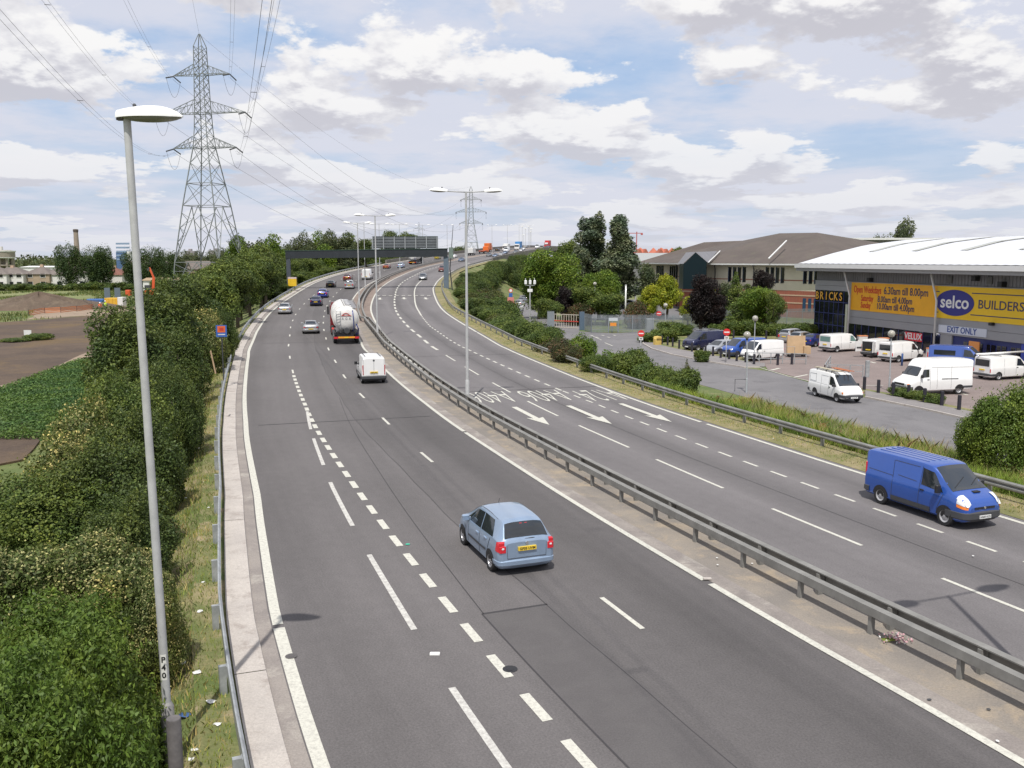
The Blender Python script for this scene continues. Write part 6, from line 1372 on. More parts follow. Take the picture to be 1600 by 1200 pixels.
def box_lorry(label, s, off, bw, L, H, cabm, boxm, tw=False, flat=False, grp=None):
    t = thing('lorry', label, 'lorry', (0, 0, 0), 0, grp)
    mb = MB(); mb.bbox(-L, 0, -bw, bw, 1.05, 1.35 if flat else H, .05); mb.build('load_bed' if flat else 'box_body', boxm, t)
    mb = MB(); mb.bbox(.25, 2.2, -bw * .95, bw * .95, .7, min(H, 3.0), .10); cb = mb.build('cab', cabm, t)
    mb = MB(); mb.box(2.203, 2.22, -bw * .85, bw * .85, 1.7, 2.5); mb.build('windscreen', M_GLASSL, cb)
    mb = MB(); mb.box(-L + .2, 2.0, -.5, .5, .7, 1.0); mb.build('chassis', M_BLACK, t)
    lorry_wheels(t, (-L + 1.2, 1.2), bw - .2); return place(t, s, off, tw)
box_lorry('small white box van climbing the flyover behind the near lamp', 383, -1.2, 1.1, 3.2, 3.0, P_WHITE, M_WHITE2)
box_lorry('orange tipper lorry with a tall orange cab on the flyover', 410, -1.5, 1.25, 8, 3.2, mat('lorry_orange', (.70, .16, .03), .5), mat('lorry_rust', (.33, .07, .03), .6), flat=True)
o = box_lorry('orange box lorry climbing the flyover ahead of the tipper', 436, -5.5, 1.25, 5, 4.0, MT['lorry_orange'], MT['lorry_orange'])
box_lorry('blue box lorry coming towards us on the flyover', 462, 3.2, 1.25, 6, 4.1, P_WHITE, mat('lorry_blue', (.05, .22, .50), .5), True)
box_lorry('white lorry coming towards us on the flyover crest', 438, 2.0, 1.2, 5, 3.6, P_WHITE, M_WHITE2, True)
o = box_lorry('red and white lorry at the right end of the flyover', 520, 8.2, 1.25, 6, 4.0, mat('lorry_red', (.52, .05, .05), .5), mat('lorry_red', (1, 1, 1)), True)
mb = MB(); mb.box(2.225, 2.26, -.9, .9, 2.0, 2.9); mb.build('sign_board', M_WHITE, o)
# ---- the service road and car park
def vp(px, py): x, y, z = gp(px, py, GR + .03); return x, y
def head(pa, pb):     # heading from rear wheel to front wheel photo points
    a = gp(*pa, GR); b = gp(*pb, GR); return math.atan2(b[1] - a[1], b[0] - a[0]), ((a[0] + b[0]) / 2, (a[1] + b[1]) / 2)
def place2(t, rear, front, sp, side):
    """rear/front: photo points of the wheel contact on the visible flank; side: +1 left flank visible, -1 right flank"""
    yaw, c = head(rear, front); wx = sp['wx']; mx = (wx[0] + wx[1]) / 2; y = side * .80
    x = c[0] - mx * math.cos(yaw) + y * math.sin(yaw); yy = c[1] - mx * math.sin(yaw) - y * math.cos(yaw); return park(t, x, yy, yaw)
t, b_ = car('delivery_van', 'white van with timber and ladders on its roof driving along the service road', 'van', HIACE, P_WHITE); place2(t, (1271, 619), (1310, 630), HIACE, -1)
mb = MB()
for x in (-1.4, -.2, .5): mb.bar((x, -.68, 2.06), (x, .68, 2.06), .04); mb.bar((x, -.68, 1.93), (x, -.68, 2.06), .04); mb.bar((x, .68, 1.93), (x, .68, 2.06), .04)
mb.build('roof_rack', M_BLACK, t)
mb = MB(); mb.box(-1.9, 1.2, -.62, -.42, 2.085, 2.13); mb.box(-1.7, 1.1, -.38, -.22, 2.085, 2.12); o = mb.build('timber_load', mat('pale_timber', (.42, .38, .28), .8), None); o.location = t.location; o.rotation_euler = t.rotation_euler; tag(o, 'pale planks lying on the white service-road van roof rack', 'timber')
mb = MB()
for y in (.25, .58): mb.bar((-1.0, y, 2.11), (1.3, y, 2.11), .05)
for k in range(9): mb.bar((-.9 + k * .26, .25, 2.11), (-.9 + k * .26, .58, 2.11), .03)
o = mb.build('ladder', mat('ladder_orange', (.52, .19, .09), .6), None); o.location = t.location; o.rotation_euler = t.rotation_euler; tag(o, 'orange-brown ladder on the white service-road van roof rack', 'ladder')
t, _ = car('delivery_van', 'tall white high-roofed van parked nose to the bollards by the warehouse', 'van', LDV, P_WHITE); place2(t, (1489, 617), (1440, 619), LDV, 1)
NAVV = mk(TRANSIT, st=panelvan(5.0, .95, 2.1), side=[((.46, 1.26), (1.48, 1.2), (1.0, 1.82), (.50, 1.9))], lights=[(2.05, 2.33, .60, .84, .82, .98, M_CLEAR, 'headlight')])
t, _ = car('delivery_van', 'dark navy van parked under the purple-leaved tree', 'van', NAVV, P_NAVY); place2(t, (1128, 546), (1085, 549), NAVV, 1)
t.location.x += .0
mb = MB(); 
for x in (-1.6, -.2, .6): mb.bar((x, -.7, 2.2), (x, .7, 2.2), .04)
mb.bar((-1.6, -.7, 2.2), (.6, -.7, 2.2), .04); mb.bar((-1.6, .7, 2.2), (.6, .7, 2.2), .04); mb.build('roof_rack', M_GALV, t)
t = copy_tree(HA0, None, 'silver hatchback parked between the navy van and the blue van'); remat(t, P_ROYAL, P_SILVER); place2(t, (1150, 552), (1120, 555), HATCH, 1)
BLV = mk(VWV, st=panelvan(4.75, .92, 1.9))
t, _ = car('delivery_van', 'bright blue van parked between the silver hatchback and the white van', 'van', BLV, paint('van_blue', (.02, .08, .36), .1)); place2(t, (1190, 557), (1147, 560), BLV, 1)
t, _ = car('delivery_van', 'white flat-nosed van parked beside the blue van behind the bollards', 'van', FLATNOSE, P_WHITE); place2(t, (1217, 562), (1182, 565), FLATNOSE, 1)
ES1 = copy_tree(ES0, None, 'silver estate parked at the left rear of the warehouse car park'); place2(ES1, (1236, 537), (1262, 534), ESTATE, -1)
t = copy_tree(HA0, None, 'silver-grey hatchback parked beside the silver estate'); remat(t, P_ROYAL, P_SILVER); place2(t, (1252, 539), (1275, 536), HATCH, -1)
t = copy_tree(SAL0, None, 'dark blue saloon parked tail out, left of the first white van'); remat(t, P_SILVER, P_DBLUE); place2(t, (1270, 543), (1296, 540), SALOON, -1)
t, _ = car('delivery_van', 'white van with pale green rear glass parked by the glazed corner', 'van', mk(VWV, st=panelvan(4.3, .88, 1.85), glass=mat('green_glass', (.16, .27, .25), .1, spec=.8), wx=(-1.3, 1.4), side=[((.40, 1.1), (1.30, 1.05), (.86, 1.6), (.44, 1.68))], ws=(1.56, .80, .74, .64), lights=[(1.9, 2.1, .5, .72, .76, .9, M_CLEAR, 'headlight'), (-2.16, -2.1, .74, .83, .6, .95, M_RED, 'tail_lamp')], mirror=(1.15, 1.06), sillm=None), P_WHITE) if False else car('delivery_van', 'white van with pale green rear glass parked by the glazed corner', 'van', mk(VWV, glass=mat('green_glass', (.16, .27, .25), .1, spec=.8)), P_WHITE); place2(t, (1307, 551), (1338, 549), VWV, -1)
t, _ = car('delivery_van', 'white van with dark rear window parked behind the globe lamp', 'van', mk(VWV, st=panelvan(4.7, .90, 1.95)), P_WHITE); place2(t, (1401, 567), (1436, 564), VWV, -1)
t, _ = car('delivery_van', 'white van with a long white tube on its roof parked at the right edge', 'van', VWV, P_WHITE); place2(t, (1555, 595), (1605, 592), VWV, -1)
VW_ = t
mb = MB(); mb.tube([(-2.7, .35, 2.08), (2.6, .35, 2.14)], .085, 10); o = mb.build('roof_tube', M_WHITE, None, True); o.location = t.location; o.rotation_euler = t.rotation_euler; tag(o, 'long white tube carried on the roof of the rightmost white van', 'tube')
mb = MB()
for x in (-1.2, .4): mb.bar((x, -.75, 2.0), (x, .75, 2.0), .04); mb.bar((x, .35, 1.94), (x, .35, 2.06), .08)
mb.build('roof_bar', M_BLACK, t)
t, _ = car('delivery_van', 'blue van standing before the warehouse entrance behind the tall white van', 'van', mk(TRANSIT, st=panelvan(4.9, .95, 2.15), side=[((-2.0, 1.3), (-.2, 1.3), (-.2, 1.75), (-2.0, 1.75)), ((.46, 1.26), (1.48, 1.2), (1.0, 1.82), (.50, 1.9))]), paint('van_blue2', (.035, .085, .33), .1)); place2(t, (1478, 583), (1515, 588), TRANSIT, 1); t.rotation_euler = (0, 0, math.atan2(-.6, .8)); x, y = vp(1490, 580); t.location = (x + 1.2, y + 1.5, GR + .03)
# open-backed white pickup / van with doors open
t, b_ = car('open_van', 'small white van with both rear doors open, parked between two white vans', 'van', mk(KANGOO, plate=None, rearglass=[(-.66, .66, .62, 1.62)], glass=M_BLACK), P_WHITE); place2(t, (1368, 560), (1398, 556), KANGOO, -1)  # no rear glass: black panel across the open doorway paints in the shaded load space
for sg in (1, -1):
    mb = MB(); mb.bar((b_.x0 - .02, sg * .76, .62 + .5), (b_.x0 - .70, sg * (.98 if sg > 0 else .85), .62 + .5), .05, 1.05); dd = mb.build('rear_door', P_WHITE, t)
    mb = MB(); mb.bar((b_.x0 - .03, sg * .70, 1.0), (b_.x0 - .62, sg * (.90 if sg > 0 else .78), 1.0), .04, .12); mb.build('door_trim', M_DARK, dd)
# office car park and side street
for k, (rp_, fp_, src, sp_, old, pm, sd_, lb) in enumerate([((972, 481), (996, 481), ES0, ESTATE, P_SILVER, P_WHITE, -1, 'white estate car in the office car park, left of the yellow shrubs'), ((1004, 487), (1022, 480), HA0, HATCH, P_ROYAL, P_SILVER, -1, 'silver hatchback parked at an angle beneath the yellow shrubs'), ((1012, 492), (1030, 487), SAL0, SALOON, P_SILVER, P_SBLUE, -1, 'blue-grey saloon in the office car park behind the palisade fence'), ((1015, 498), (1037, 497), SAL0, SALOON, P_SILVER, P_SILVER, -1, 'silver saloon close behind the palisade fence by the footpath lamp'), ((1075, 500), (1095, 499), HA0, HATCH, P_ROYAL, P_WHITE, -1, 'white hatchback glimpsed behind the purple-leaved tree')]):
    c = copy_tree(src, None, lb)
    if pm != old: remat(c, old, pm)
    place2(c, rp_, fp_, sp_, sd_)
cols = [P_SILVER, P_WHITE, P_SILVER, P_GREY, P_BLACK, P_GREY, P_RED, P_SBLUE, P_SILVER]
for k, (px, py) in enumerate([(806, 493), (808, 486), (812, 479), (817, 474), (822, 471), (827, 467), (832, 464), (837, 461), (840, 458)]):
    c = copy_tree(SAL0 if k % 2 else HA0, None, 'car in the row parked along the side street, partly behind the bushes'); c['group'] = 'cars parked along the side street'
    old = P_SILVER if k % 2 else P_ROYAL
    if cols[k] != old: remat(c, old, cols[k])
    x, y = vp(px, py); park(c, x, y, R(72 + 2 * (k % 3)))
# ================================================================== vegetation
def leaf_mat(name, c, tr=.25, var=.35):
    if name in MT: return MT[name]
    m = bpy.data.materials.new(name); m.use_nodes = True; t = m.node_tree; b = t.nodes['Principled BSDF']; out = t.nodes['Material Output']
    b.inputs['Roughness'].default_value = .55; b.inputs['Specular IOR Level'].default_value = .35
    g = t.nodes.new('ShaderNodeNewGeometry'); mr = t.nodes.new('ShaderNodeMapRange'); mr.inputs[3].default_value = 1 - var; mr.inputs[4].default_value = 1 + var
    t.links.new(g.outputs['Random Per Island'], mr.inputs[0])
    tcn = t.nodes.new('ShaderNodeTexCoord'); n = t.nodes.new('ShaderNodeTexNoise'); n.inputs['Scale'].default_value = .45; n.inputs['Detail'].default_value = 3; t.links.new(tcn.outputs['Object'], n.inputs[0])
    mx = t.nodes.new('ShaderNodeMix'); mx.data_type = 'RGBA'; mr2 = t.nodes.new('ShaderNodeMapRange'); mr2.inputs[1].default_value = .38; mr2.inputs[2].default_value = .62
    t.links.new(n.outputs[0], mr2.inputs[0]); t.links.new(mr2.outputs[0], mx.inputs[0]); mx.inputs[6].default_value = (c[0] * .72, c[1] * .80, c[2] * .85, 1); mx.inputs[7].default_value = (c[0] * 1.25, c[1] * 1.12, c[2] * .95, 1)
    vm = t.nodes.new('ShaderNodeVectorMath'); vm.operation = 'SCALE'; t.links.new(mx.outputs[2], vm.inputs[0]); t.links.new(mr.outputs[0], vm.inputs['Scale'])
    t.links.new(vm.outputs[0], b.inputs['Base Color'])
    tl = t.nodes.new('ShaderNodeBsdfTranslucent'); t.links.new(vm.outputs[0], tl.inputs[0]); ms = t.nodes.new('ShaderNodeMixShader'); ms.inputs[0].default_value = tr
    t.links.new(b.outputs[0], ms.inputs[1]); t.links.new(tl.outputs[0], ms.inputs[2]); t.links.new(ms.outputs[0], out.inputs[0]); MT[name] = m; return m
LF = {'fresh': ((0.105, 0.163, 0.022), (0.169, 0.231, 0.037)), 'dark': ((0.065, 0.100, 0.024), (0.116, 0.157, 0.035)), 'mid': ((0.090, 0.136, 0.028), (0.151, 0.199, 0.041)),
      'flower': ((.115, .145, .034), (.52, .47, .19)), 'bright': ((0.115, 0.188, 0.020), (0.176, 0.250, 0.033)), 'yellow': ((.26, .30, .020), (.36, .38, .03)), 'purple': ((.016, .012, .012), (.026, .015, .015)),
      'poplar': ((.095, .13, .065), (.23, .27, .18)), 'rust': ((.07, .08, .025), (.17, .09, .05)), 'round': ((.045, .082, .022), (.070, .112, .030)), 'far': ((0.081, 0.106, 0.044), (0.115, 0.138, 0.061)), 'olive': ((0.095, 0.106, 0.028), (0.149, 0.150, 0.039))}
M_BARK = mat('bark', (.10, .08, .06), .9, 0, .3, 4)
def leaves_to_mesh(name, c, nrm, size, asp, mi, mats, rs):
    n = len(c); t = rs.normal(size=(n, 3)); t -= (t * nrm).sum(1)[:, None] * nrm; t /= np.linalg.norm(t, axis=1)[:, None] + 1e-9; b = np.cross(nrm, t)
    L = (size * .5)[:, None]; Wd = L * asp
    v = np.stack([c - t * L, c + b * Wd + nrm * L * .18, c + t * L, c - b * Wd + nrm * L * .18], 1).reshape(-1, 3)
    me = bpy.data.meshes.new(name); me.vertices.add(4 * n); me.loops.add(4 * n); me.polygons.add(n)
    me.vertices.foreach_set('co', v.astype(np.float32).ravel()); me.loops.foreach_set('vertex_index', np.arange(4 * n, dtype=np.int32))
    me.polygons.foreach_set('loop_start', np.arange(0, 4 * n, 4, dtype=np.int32)); me.polygons.foreach_set('loop_total', np.full(n, 4, dtype=np.int32))
    me.polygons.foreach_set('material_index', mi.astype(np.int32))
    for m in mats: me.materials.append(m)
    me.update(calc_edges=True); return me
def crown_mesh(kind, blobs, n, leaf, seed, frac2=.35, asp=.55, inner=.22):
    rs = np.random.RandomState(seed); B = np.array(blobs, float); wgt = (B[:, 3] * B[:, 4] + B[:, 3] * B[:, 5] + B[:, 4] * B[:, 5]); wgt /= wgt.sum()
    k = rs.choice(len(B), n, p=wgt); d = rs.normal(size=(n, 3)); d /= np.linalg.norm(d, axis=1)[:, None]
    ph = rs.uniform(0, 6.28, (len(B), 3)); lump = 1 + .13 * np.sin(d[:, 0] * 5 + ph[k, 0]) * np.sin(d[:, 1] * 5 + ph[k, 1]) + .10 * np.sin(d[:, 2] * 9 + ph[k, 2] + d[:, 0] * 7)
    r = 1 - np.abs(rs.normal(0, .11, n)) + .07 * rs.rand(n); r = np.where(rs.rand(n) < inner, rs.rand(n) ** .5 * .9, r) * lump
    c = B[k, :3] + d * B[k, 3:] * r[:, None]
    # a few sprays that break the outline
    sp = rs.rand(n) < .07; c[sp] += d[sp] * B[k[sp], 3:] * rs.uniform(.04, .30, sp.sum())[:, None]
    keep = c[:, 2] > .02; c = c[keep]; d = d[keep]; n = len(c)
    nr = d * .55 + rs.normal(size=(n, 3)) * .65 + np.array([0, 0, .45]); nr /= np.linalg.norm(nr, axis=1)[:, None]
    cl = np.sin(c[:, 0] * 1.7 + seed) * np.sin(c[:, 1] * 1.9 + 1) * np.sin(c[:, 2] * 2.1 + 2)
    mi = (rs.rand(n) < np.clip(frac2 + cl * .45 + (.25 * (d[:, 2] > .2) if kind == 'flower' else 0), .02, .95)).astype(int)
    sz = leaf * rs.uniform(.6, 1.35, n); 
    if kind == 'flower': sz = np.where(mi == 1, sz * .8, sz)
    return leaves_to_mesh('crown', c, nr, sz, asp, mi, [leaf_mat('leaf_' + kind + '_a', LF[kind][0]), leaf_mat('leaf_' + kind + '_b', LF[kind][1])], rs)
def trunk_mesh(h, r, seed, limbs=5, spread=1.0):
    rn = random.Random(seed); mb = MB(); pts = [(0, 0, -.5)]; x = y = 0
    for i in range(1, 6): x += rn.uniform(-.06, .06) * h * .3; y += rn.uniform(-.06, .06) * h * .3; pts.append((x, y, h * .62 * i / 5))
    mb.tube(pts, [r * (1 - .13 * i) for i in range(6)], 7)
    for k in range(limbs):
        a = rn.uniform(0, 6.28); i = rn.choice((2, 3, 4)); p = Vector(pts[i]); q = p + Vector((math.cos(a), math.sin(a), rn.uniform(.5, 1.1))) * spread * h * .13; q2 = q + Vector((math.cos(a + .3), math.sin(a + .3), .9)) * spread * h * .07
        mb.tube([p, q, q2], [r * .45, r * .28, r * .10], 5)
    return mb
PROTO = {}
def blobs_for(shape, rs):
    """unit tree: height 1, radius 1"""
    if shape == 'bush':
        b = [(0, 0, .42, .72, .72, .50)]
        for k in range(9): a = rs.uniform(0, 6.28); q = rs.uniform(.35, .68); z = rs.uniform(.28, .72); s = rs.uniform(.26, .42); b.append((q * math.cos(a), q * math.sin(a), z, s, s, s * .62))
    elif shape == 'bush2':
        b = [(0, 0, .40, .66, .66, .44)]
        for k in range(24): a = rs.uniform(0, 6.28); q = rs.uniform(.25, .78); z = rs.uniform(.20, .80) * (1.15 - q * .45); s = rs.uniform(.17, .30); b.append((q * math.cos(a), q * math.sin(a), z, s, s, s * .62))
    elif shape == 'round':
        b = [(0, 0, .52, .80, .80, .44)]
        for k in range(11): a = rs.uniform(0, 6.28); q = rs.uniform(.35, .66); z = rs.uniform(.22, .84); s = rs.uniform(.25, .40); b.append((q * math.cos(a), q * math.sin(a), z, s, s, s * .42))
    elif shape == 'tree':
        b = []
        for k in range(13): a = rs.uniform(0, 6.28); z = rs.uniform(.30, .92); q = rs.uniform(.15, .68) * (1 - abs(z - .55) * .9); s = rs.uniform(.25, .42); b.append((q * math.cos(a), q * math.sin(a), z, s, s, s * .40))
        b.append((0, 0, .6, .45, .45, .32))
    elif shape == 'poplar':
        b = []
        for k in range(30): z = .10 + .86 * (k / 29) ** 1.0; q = rs.uniform(.10, .72) * (1 - .62 * z); a = rs.uniform(0, 6.28); s = rs.uniform(.20, .42) * (1.05 - .40 * z); b.append((q * math.cos(a), q * math.sin(a), z, s, s, rs.uniform(.05, .11)))
    elif shape == 'conifer':
        b = []
        for k in range(12): z = .12 + .85 * k / 11; s = .9 * (1 - z) + .10; b.append((rs.uniform(-.1, .1), rs.uniform(-.1, .1), z, s, s, .07))
    return b
def proto(kind, shape, n, leafpx, seed, H, Rr, **kw):
    """crown and trunk meshes at the true size H x Rr, shared by copies scaled only a little"""
    key = (kind, shape, n, leafpx, seed)
    if key not in PROTO:
        rs = np.random.RandomState(seed + 100); b = [(x * Rr, y * Rr, z * H, a * Rr, bb * Rr, c * H) for x, y, z, a, bb, c in blobs_for(shape, rs)]
        cm = crown_mesh(kind, b, n, leafpx, seed, **kw); tm = trunk_mesh(H, .035 * H if 'bush' not in shape else .02 * H, seed, 6 if 'bush' not in shape else 0)
        PROTO[key] = (cm, tm, H, Rr)
    return PROTO[key]
TCOUNT = 0
def plant(name, label, cat, x, y, h, r, key, group=None, z=None, yaw=None):
    global TCOUNT; TCOUNT += 1; cm, tm, H, Rr = key
    rn = random.Random(TCOUNT * 7 + 3)
    t = thing(name, label, cat, (x, y, gz(x, y) - .05 if z is None else z), rn.uniform(0, 6.28) if yaw is None else yaw, group); sx = r / Rr; sz = h / H
    o = bpy.data.objects.new('crown', cm); C.objects.link(o); o.parent = t; o.scale = (sx, sx, sz)
    if isinstance(tm, MB): o2 = tm.build('trunk', M_BARK, t, True); PROTO[[k for k, v in PROTO.items() if v is key or v == key][0]] = (cm, o2.data, H, Rr)
    else: o2 = bpy.data.objects.new('trunk', tm); C.objects.link(o2); o2.parent = t
    o2.scale = (sz, sz, sz); return t
def K(kind, shape, n, leaf, seed, H, Rr, **kw):
    proto(kind, shape, n, leaf, seed, H, Rr, **kw); return lambda: PROTO[(kind, shape, n, leaf, seed)]
def ptree(name, label, cat, px, ptop, Y, r, kf, group=None, dx=0):
    x, y, zt = at(px, ptop, Y); g = gz(x, y); return plant(name, label, cat, x, y, max(.8, (zt - g) * 1.04), r, kf(), group)
# near bushes on the left bank
kN = [K('fresh', 'bush2', 85000, .085, 1, 3.9, 2.3, asp=.42), K('fresh', 'bush2', 75000, .085, 2, 3.6, 2.2, asp=.42)]
kF = [K('flower', 'bush2', 60000, .095, 3, 4.2, 2.2, frac2=.12), K('flower', 'bush', 26000, .15, 4, 5.5, 2.4, frac2=.07)]
kD = [K('dark', 'bush2', 50000, .115, 5, 6, 2.6), K('mid', 'bush2', 50000, .115, 6, 6, 2.6), K('dark', 'tree', 26000, .18, 7, 8, 3.0, inner=.3)]
NB = [('fresh green leafy bush filling the bottom left corner', 0, 985, 10.8, 1.9, kN[0]), ('fresh green bush just left of the near lamp base', 75, 925, 13.6, 2.0, kN[1]), ('fresh green bush at the left edge behind the corner bush', -40, 905, 14.6, 2.3, kN[0]), ('low leafy bush beside the foot of the near lamp', 110, 1075, 11.6, 1.15, kN[1]),
      ('cream-blossomed elder bush at the left edge', 15, 835, 18.0, 2.2, kF[0]), ('cream-blossomed elder bush left of the near lamp column', 150, 830, 18.2, 2.0, kF[0]), ('small blossoming bush right of the near lamp column', 230, 880, 17.6, .95, kF[0]),
      ('dark green shrub by the grass verge, beyond the blossoming elders', 200, 745, 23.5, 1.5, kD[0]), ('dark leafy tree-like shrub behind the elders', 165, 660, 26.5, 2.1, kD[0]), ('green shrub sloping down to the left edge beyond the elders', 60, 735, 24.5, 2.2, kD[1]), ('low green shrub at the left edge below the crop field', -30, 720, 25.0, 2.4, kD[1]),
      ('tall dark shrub overhanging the verge at mid height', 212, 615, 31, 2.0, kD[0]), ('white-flecked hawthorn beside the green crop', 135, 615, 31.5, 1.7, kF[1]), ('dense green hawthorn right of the white-flecked one', 195, 560, 35, 2.3, kD[1]), ('olive bush at the field edge beside the crop', 100, 665, 28.5, 1.7, kF[1]),
      ('dark tree-like hedge shrub above the verge, beyond the hawthorns', 240, 535, 40, 2.3, kD[0]), ('bushy tree rising before the ploughed field', 190, 497, 47, 2.8, kD[2]), ('dark shrub close to the pale crash barrier', 268, 560, 38, 1.3, kD[0]),
      ('dark tree just right of the lamp column at field height', 252, 468, 56, 3.0, kD[2]), ('dense dark shrub left of the blue roadside sign', 266, 492, 52, 2.4, kD[0]), ('dark tree below the pylon legs', 282, 443, 72, 3.4, kD[2]), ('bushy tree left of the lower pylon leg', 245, 470, 68, 3.0, kD[1]), ('pale-blossomed shrub just above the blue roadside sign', 320, 478, 66, 2.0, kF[1]), ('dark shrub right of the blue roadside sign', 338, 468, 72, 1.7, kD[0])]
for lb, px, pt, Y, r, kf in NB: ptree('bush' if r < 2.7 else 'tree', lb, 'bush' if r < 2.7 else 'tree', px, pt, Y, r, kf)
# the belt of trees following the left verge
kB = [K('dark', 'tree', 13000, .26, 11, 8.5, 3.6, inner=.3), K('mid', 'tree', 13000, .26, 12, 8.5, 3.6, inner=.3), K('olive', 'bush', 9000, .24, 13, 5, 3)]
GB = 'belt of dark trees along the left verge'
for k, (px, pt, Y, r) in enumerate([(322, 428, 90, 3.6), (345, 432, 88, 3.0), (300, 432, 96, 3.6), (352, 412, 108, 4.0), (368, 420, 106, 3.4), (325, 418, 116, 4.0), (372, 405, 124, 4.2), (388, 414, 122, 3.4), (355, 400, 138, 4.4), (405, 398, 140, 4.2), (413, 408, 140, 3.2), (385, 392, 156, 4.6), (413, 396, 156, 4.0), (408, 384, 175, 5.0), (408, 394, 172, 4.2)]):
    ptree('tree', 'dark green tree in the belt between the pylon and the motorway verge', 'tree', px, pt, Y, r, kB[k % 2], GB)
rn = random.Random(9)
GU = 'dark trees seen beneath the gantry beam'
s = 172
while s < 330:
    for o_, hh in ((-16.5, 3.6), (-21, 5.4), (-27, 6.8)):
        p = RP(s + rn.uniform(-2, 2), LLo(s) + 11.5 + o_ + rn.uniform(-.8, .8)); g = gz(p[0], p[1]); top = p[2] + hh * .45 + rn.uniform(-.5, .8)
        if o_ == -16.5: top = p[2] + 1.0 + rn.uniform(0, .8)
        plant('tree', 'dark bushy tree on the far left bank under the gantry beam', 'tree', p[0], p[1], max(2.5, top - g + (1 if o_ < -20 else 0)), 3.6, kB[rn.choice((0, 1, 1))](), GU)
    s += 8.5
# sunlit tall trees above the beam
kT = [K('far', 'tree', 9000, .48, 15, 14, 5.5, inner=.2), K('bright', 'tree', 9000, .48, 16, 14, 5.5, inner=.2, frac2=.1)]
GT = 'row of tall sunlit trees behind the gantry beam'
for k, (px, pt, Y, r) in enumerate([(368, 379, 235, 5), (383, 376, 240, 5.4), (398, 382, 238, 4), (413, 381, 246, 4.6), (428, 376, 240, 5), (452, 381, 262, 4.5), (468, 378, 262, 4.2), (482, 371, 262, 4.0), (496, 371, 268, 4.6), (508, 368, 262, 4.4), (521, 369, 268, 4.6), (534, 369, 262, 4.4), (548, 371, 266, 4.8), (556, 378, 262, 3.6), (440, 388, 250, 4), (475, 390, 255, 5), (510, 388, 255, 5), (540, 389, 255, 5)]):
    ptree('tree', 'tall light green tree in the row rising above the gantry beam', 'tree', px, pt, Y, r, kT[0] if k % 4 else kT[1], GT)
ptree('tree', 'dark rounded tree just left of the big sign', 'tree', 571, 374, 262, 3.6, kB[0]); ptree('tree', 'dark tree top peeping over the left half of the big sign', 'tree', 610, 362, 330, 5.0, kB[0]); ptree('tree', 'low dark tree line peeping over the right half of the big sign', 'tree', 640, 366.5, 340, 6, kB[0]); ptree('tree', 'second low dark tree peeping over the big sign', 'tree', 626, 366, 345, 5, kB[1])
ptree('tree', 'dark tree on the skyline left of the nearest twin lamp, above the flyover', 'tree', 718, 386, 420, 7, kB[0])
# round trees on the left horizon
kR = [K('round', 'round', 12000, .42, 21, 15, 5), K('round', 'round', 12000, .42, 22, 15, 5)]
for lb, px, pt, Y, r, j in (('leftmost of the tall round-headed trees, before the factory chimney', 105, 383, 284, 4.6, 0), ('broad round-headed tree right of the chimney tree', 140, 388, 284, 4.4, 1), ('right half of the broad pair of round-headed trees', 158, 386, 286, 4.2, 0), ('round-headed tree partly behind the near lamp column', 208, 391, 284, 4.0, 1), ('tall round-headed tree just right of the near lamp column', 238, 387, 282, 4.2, 0), ('smaller tree behind the round-headed tree right of the lamp', 256, 393, 300, 4.4, 1)): ptree('round_headed_tree', lb, 'tree', px, pt, Y, r, kR[j])
GH = 'low hedge bushes before the left-hand houses'
kH = [K('mid', 'bush', 5000, .36, 24, 3.6, 3.2), K('dark', 'bush', 5000, .36, 25, 3.6, 3.2)]
for k in range(15): ptree('bush', 'low green bush in the hedge before the distant houses', 'bush', -12 + k * 15.5 + (k % 3) * 2, 441 + (k * 7) % 5 - (2 if k > 8 else 0), 278, 3.4, kH[k % 2], GH)
for k, (px, pt, Y, r) in enumerate([(275, 398, 330, 5), (292, 396, 350, 5.4), (310, 397, 345, 5), (328, 396, 340, 5), (345, 392, 320, 5), (262, 440, 262, 3), (250, 432, 270, 3.2), (300, 425, 260, 5), (322, 420, 240, 5)]): ptree('tree', 'soft green tree standing behind the pylon legs', 'tree', px, pt, Y, r, kT[0] if k < 5 else kH[0], 'trees behind the pylon legs')
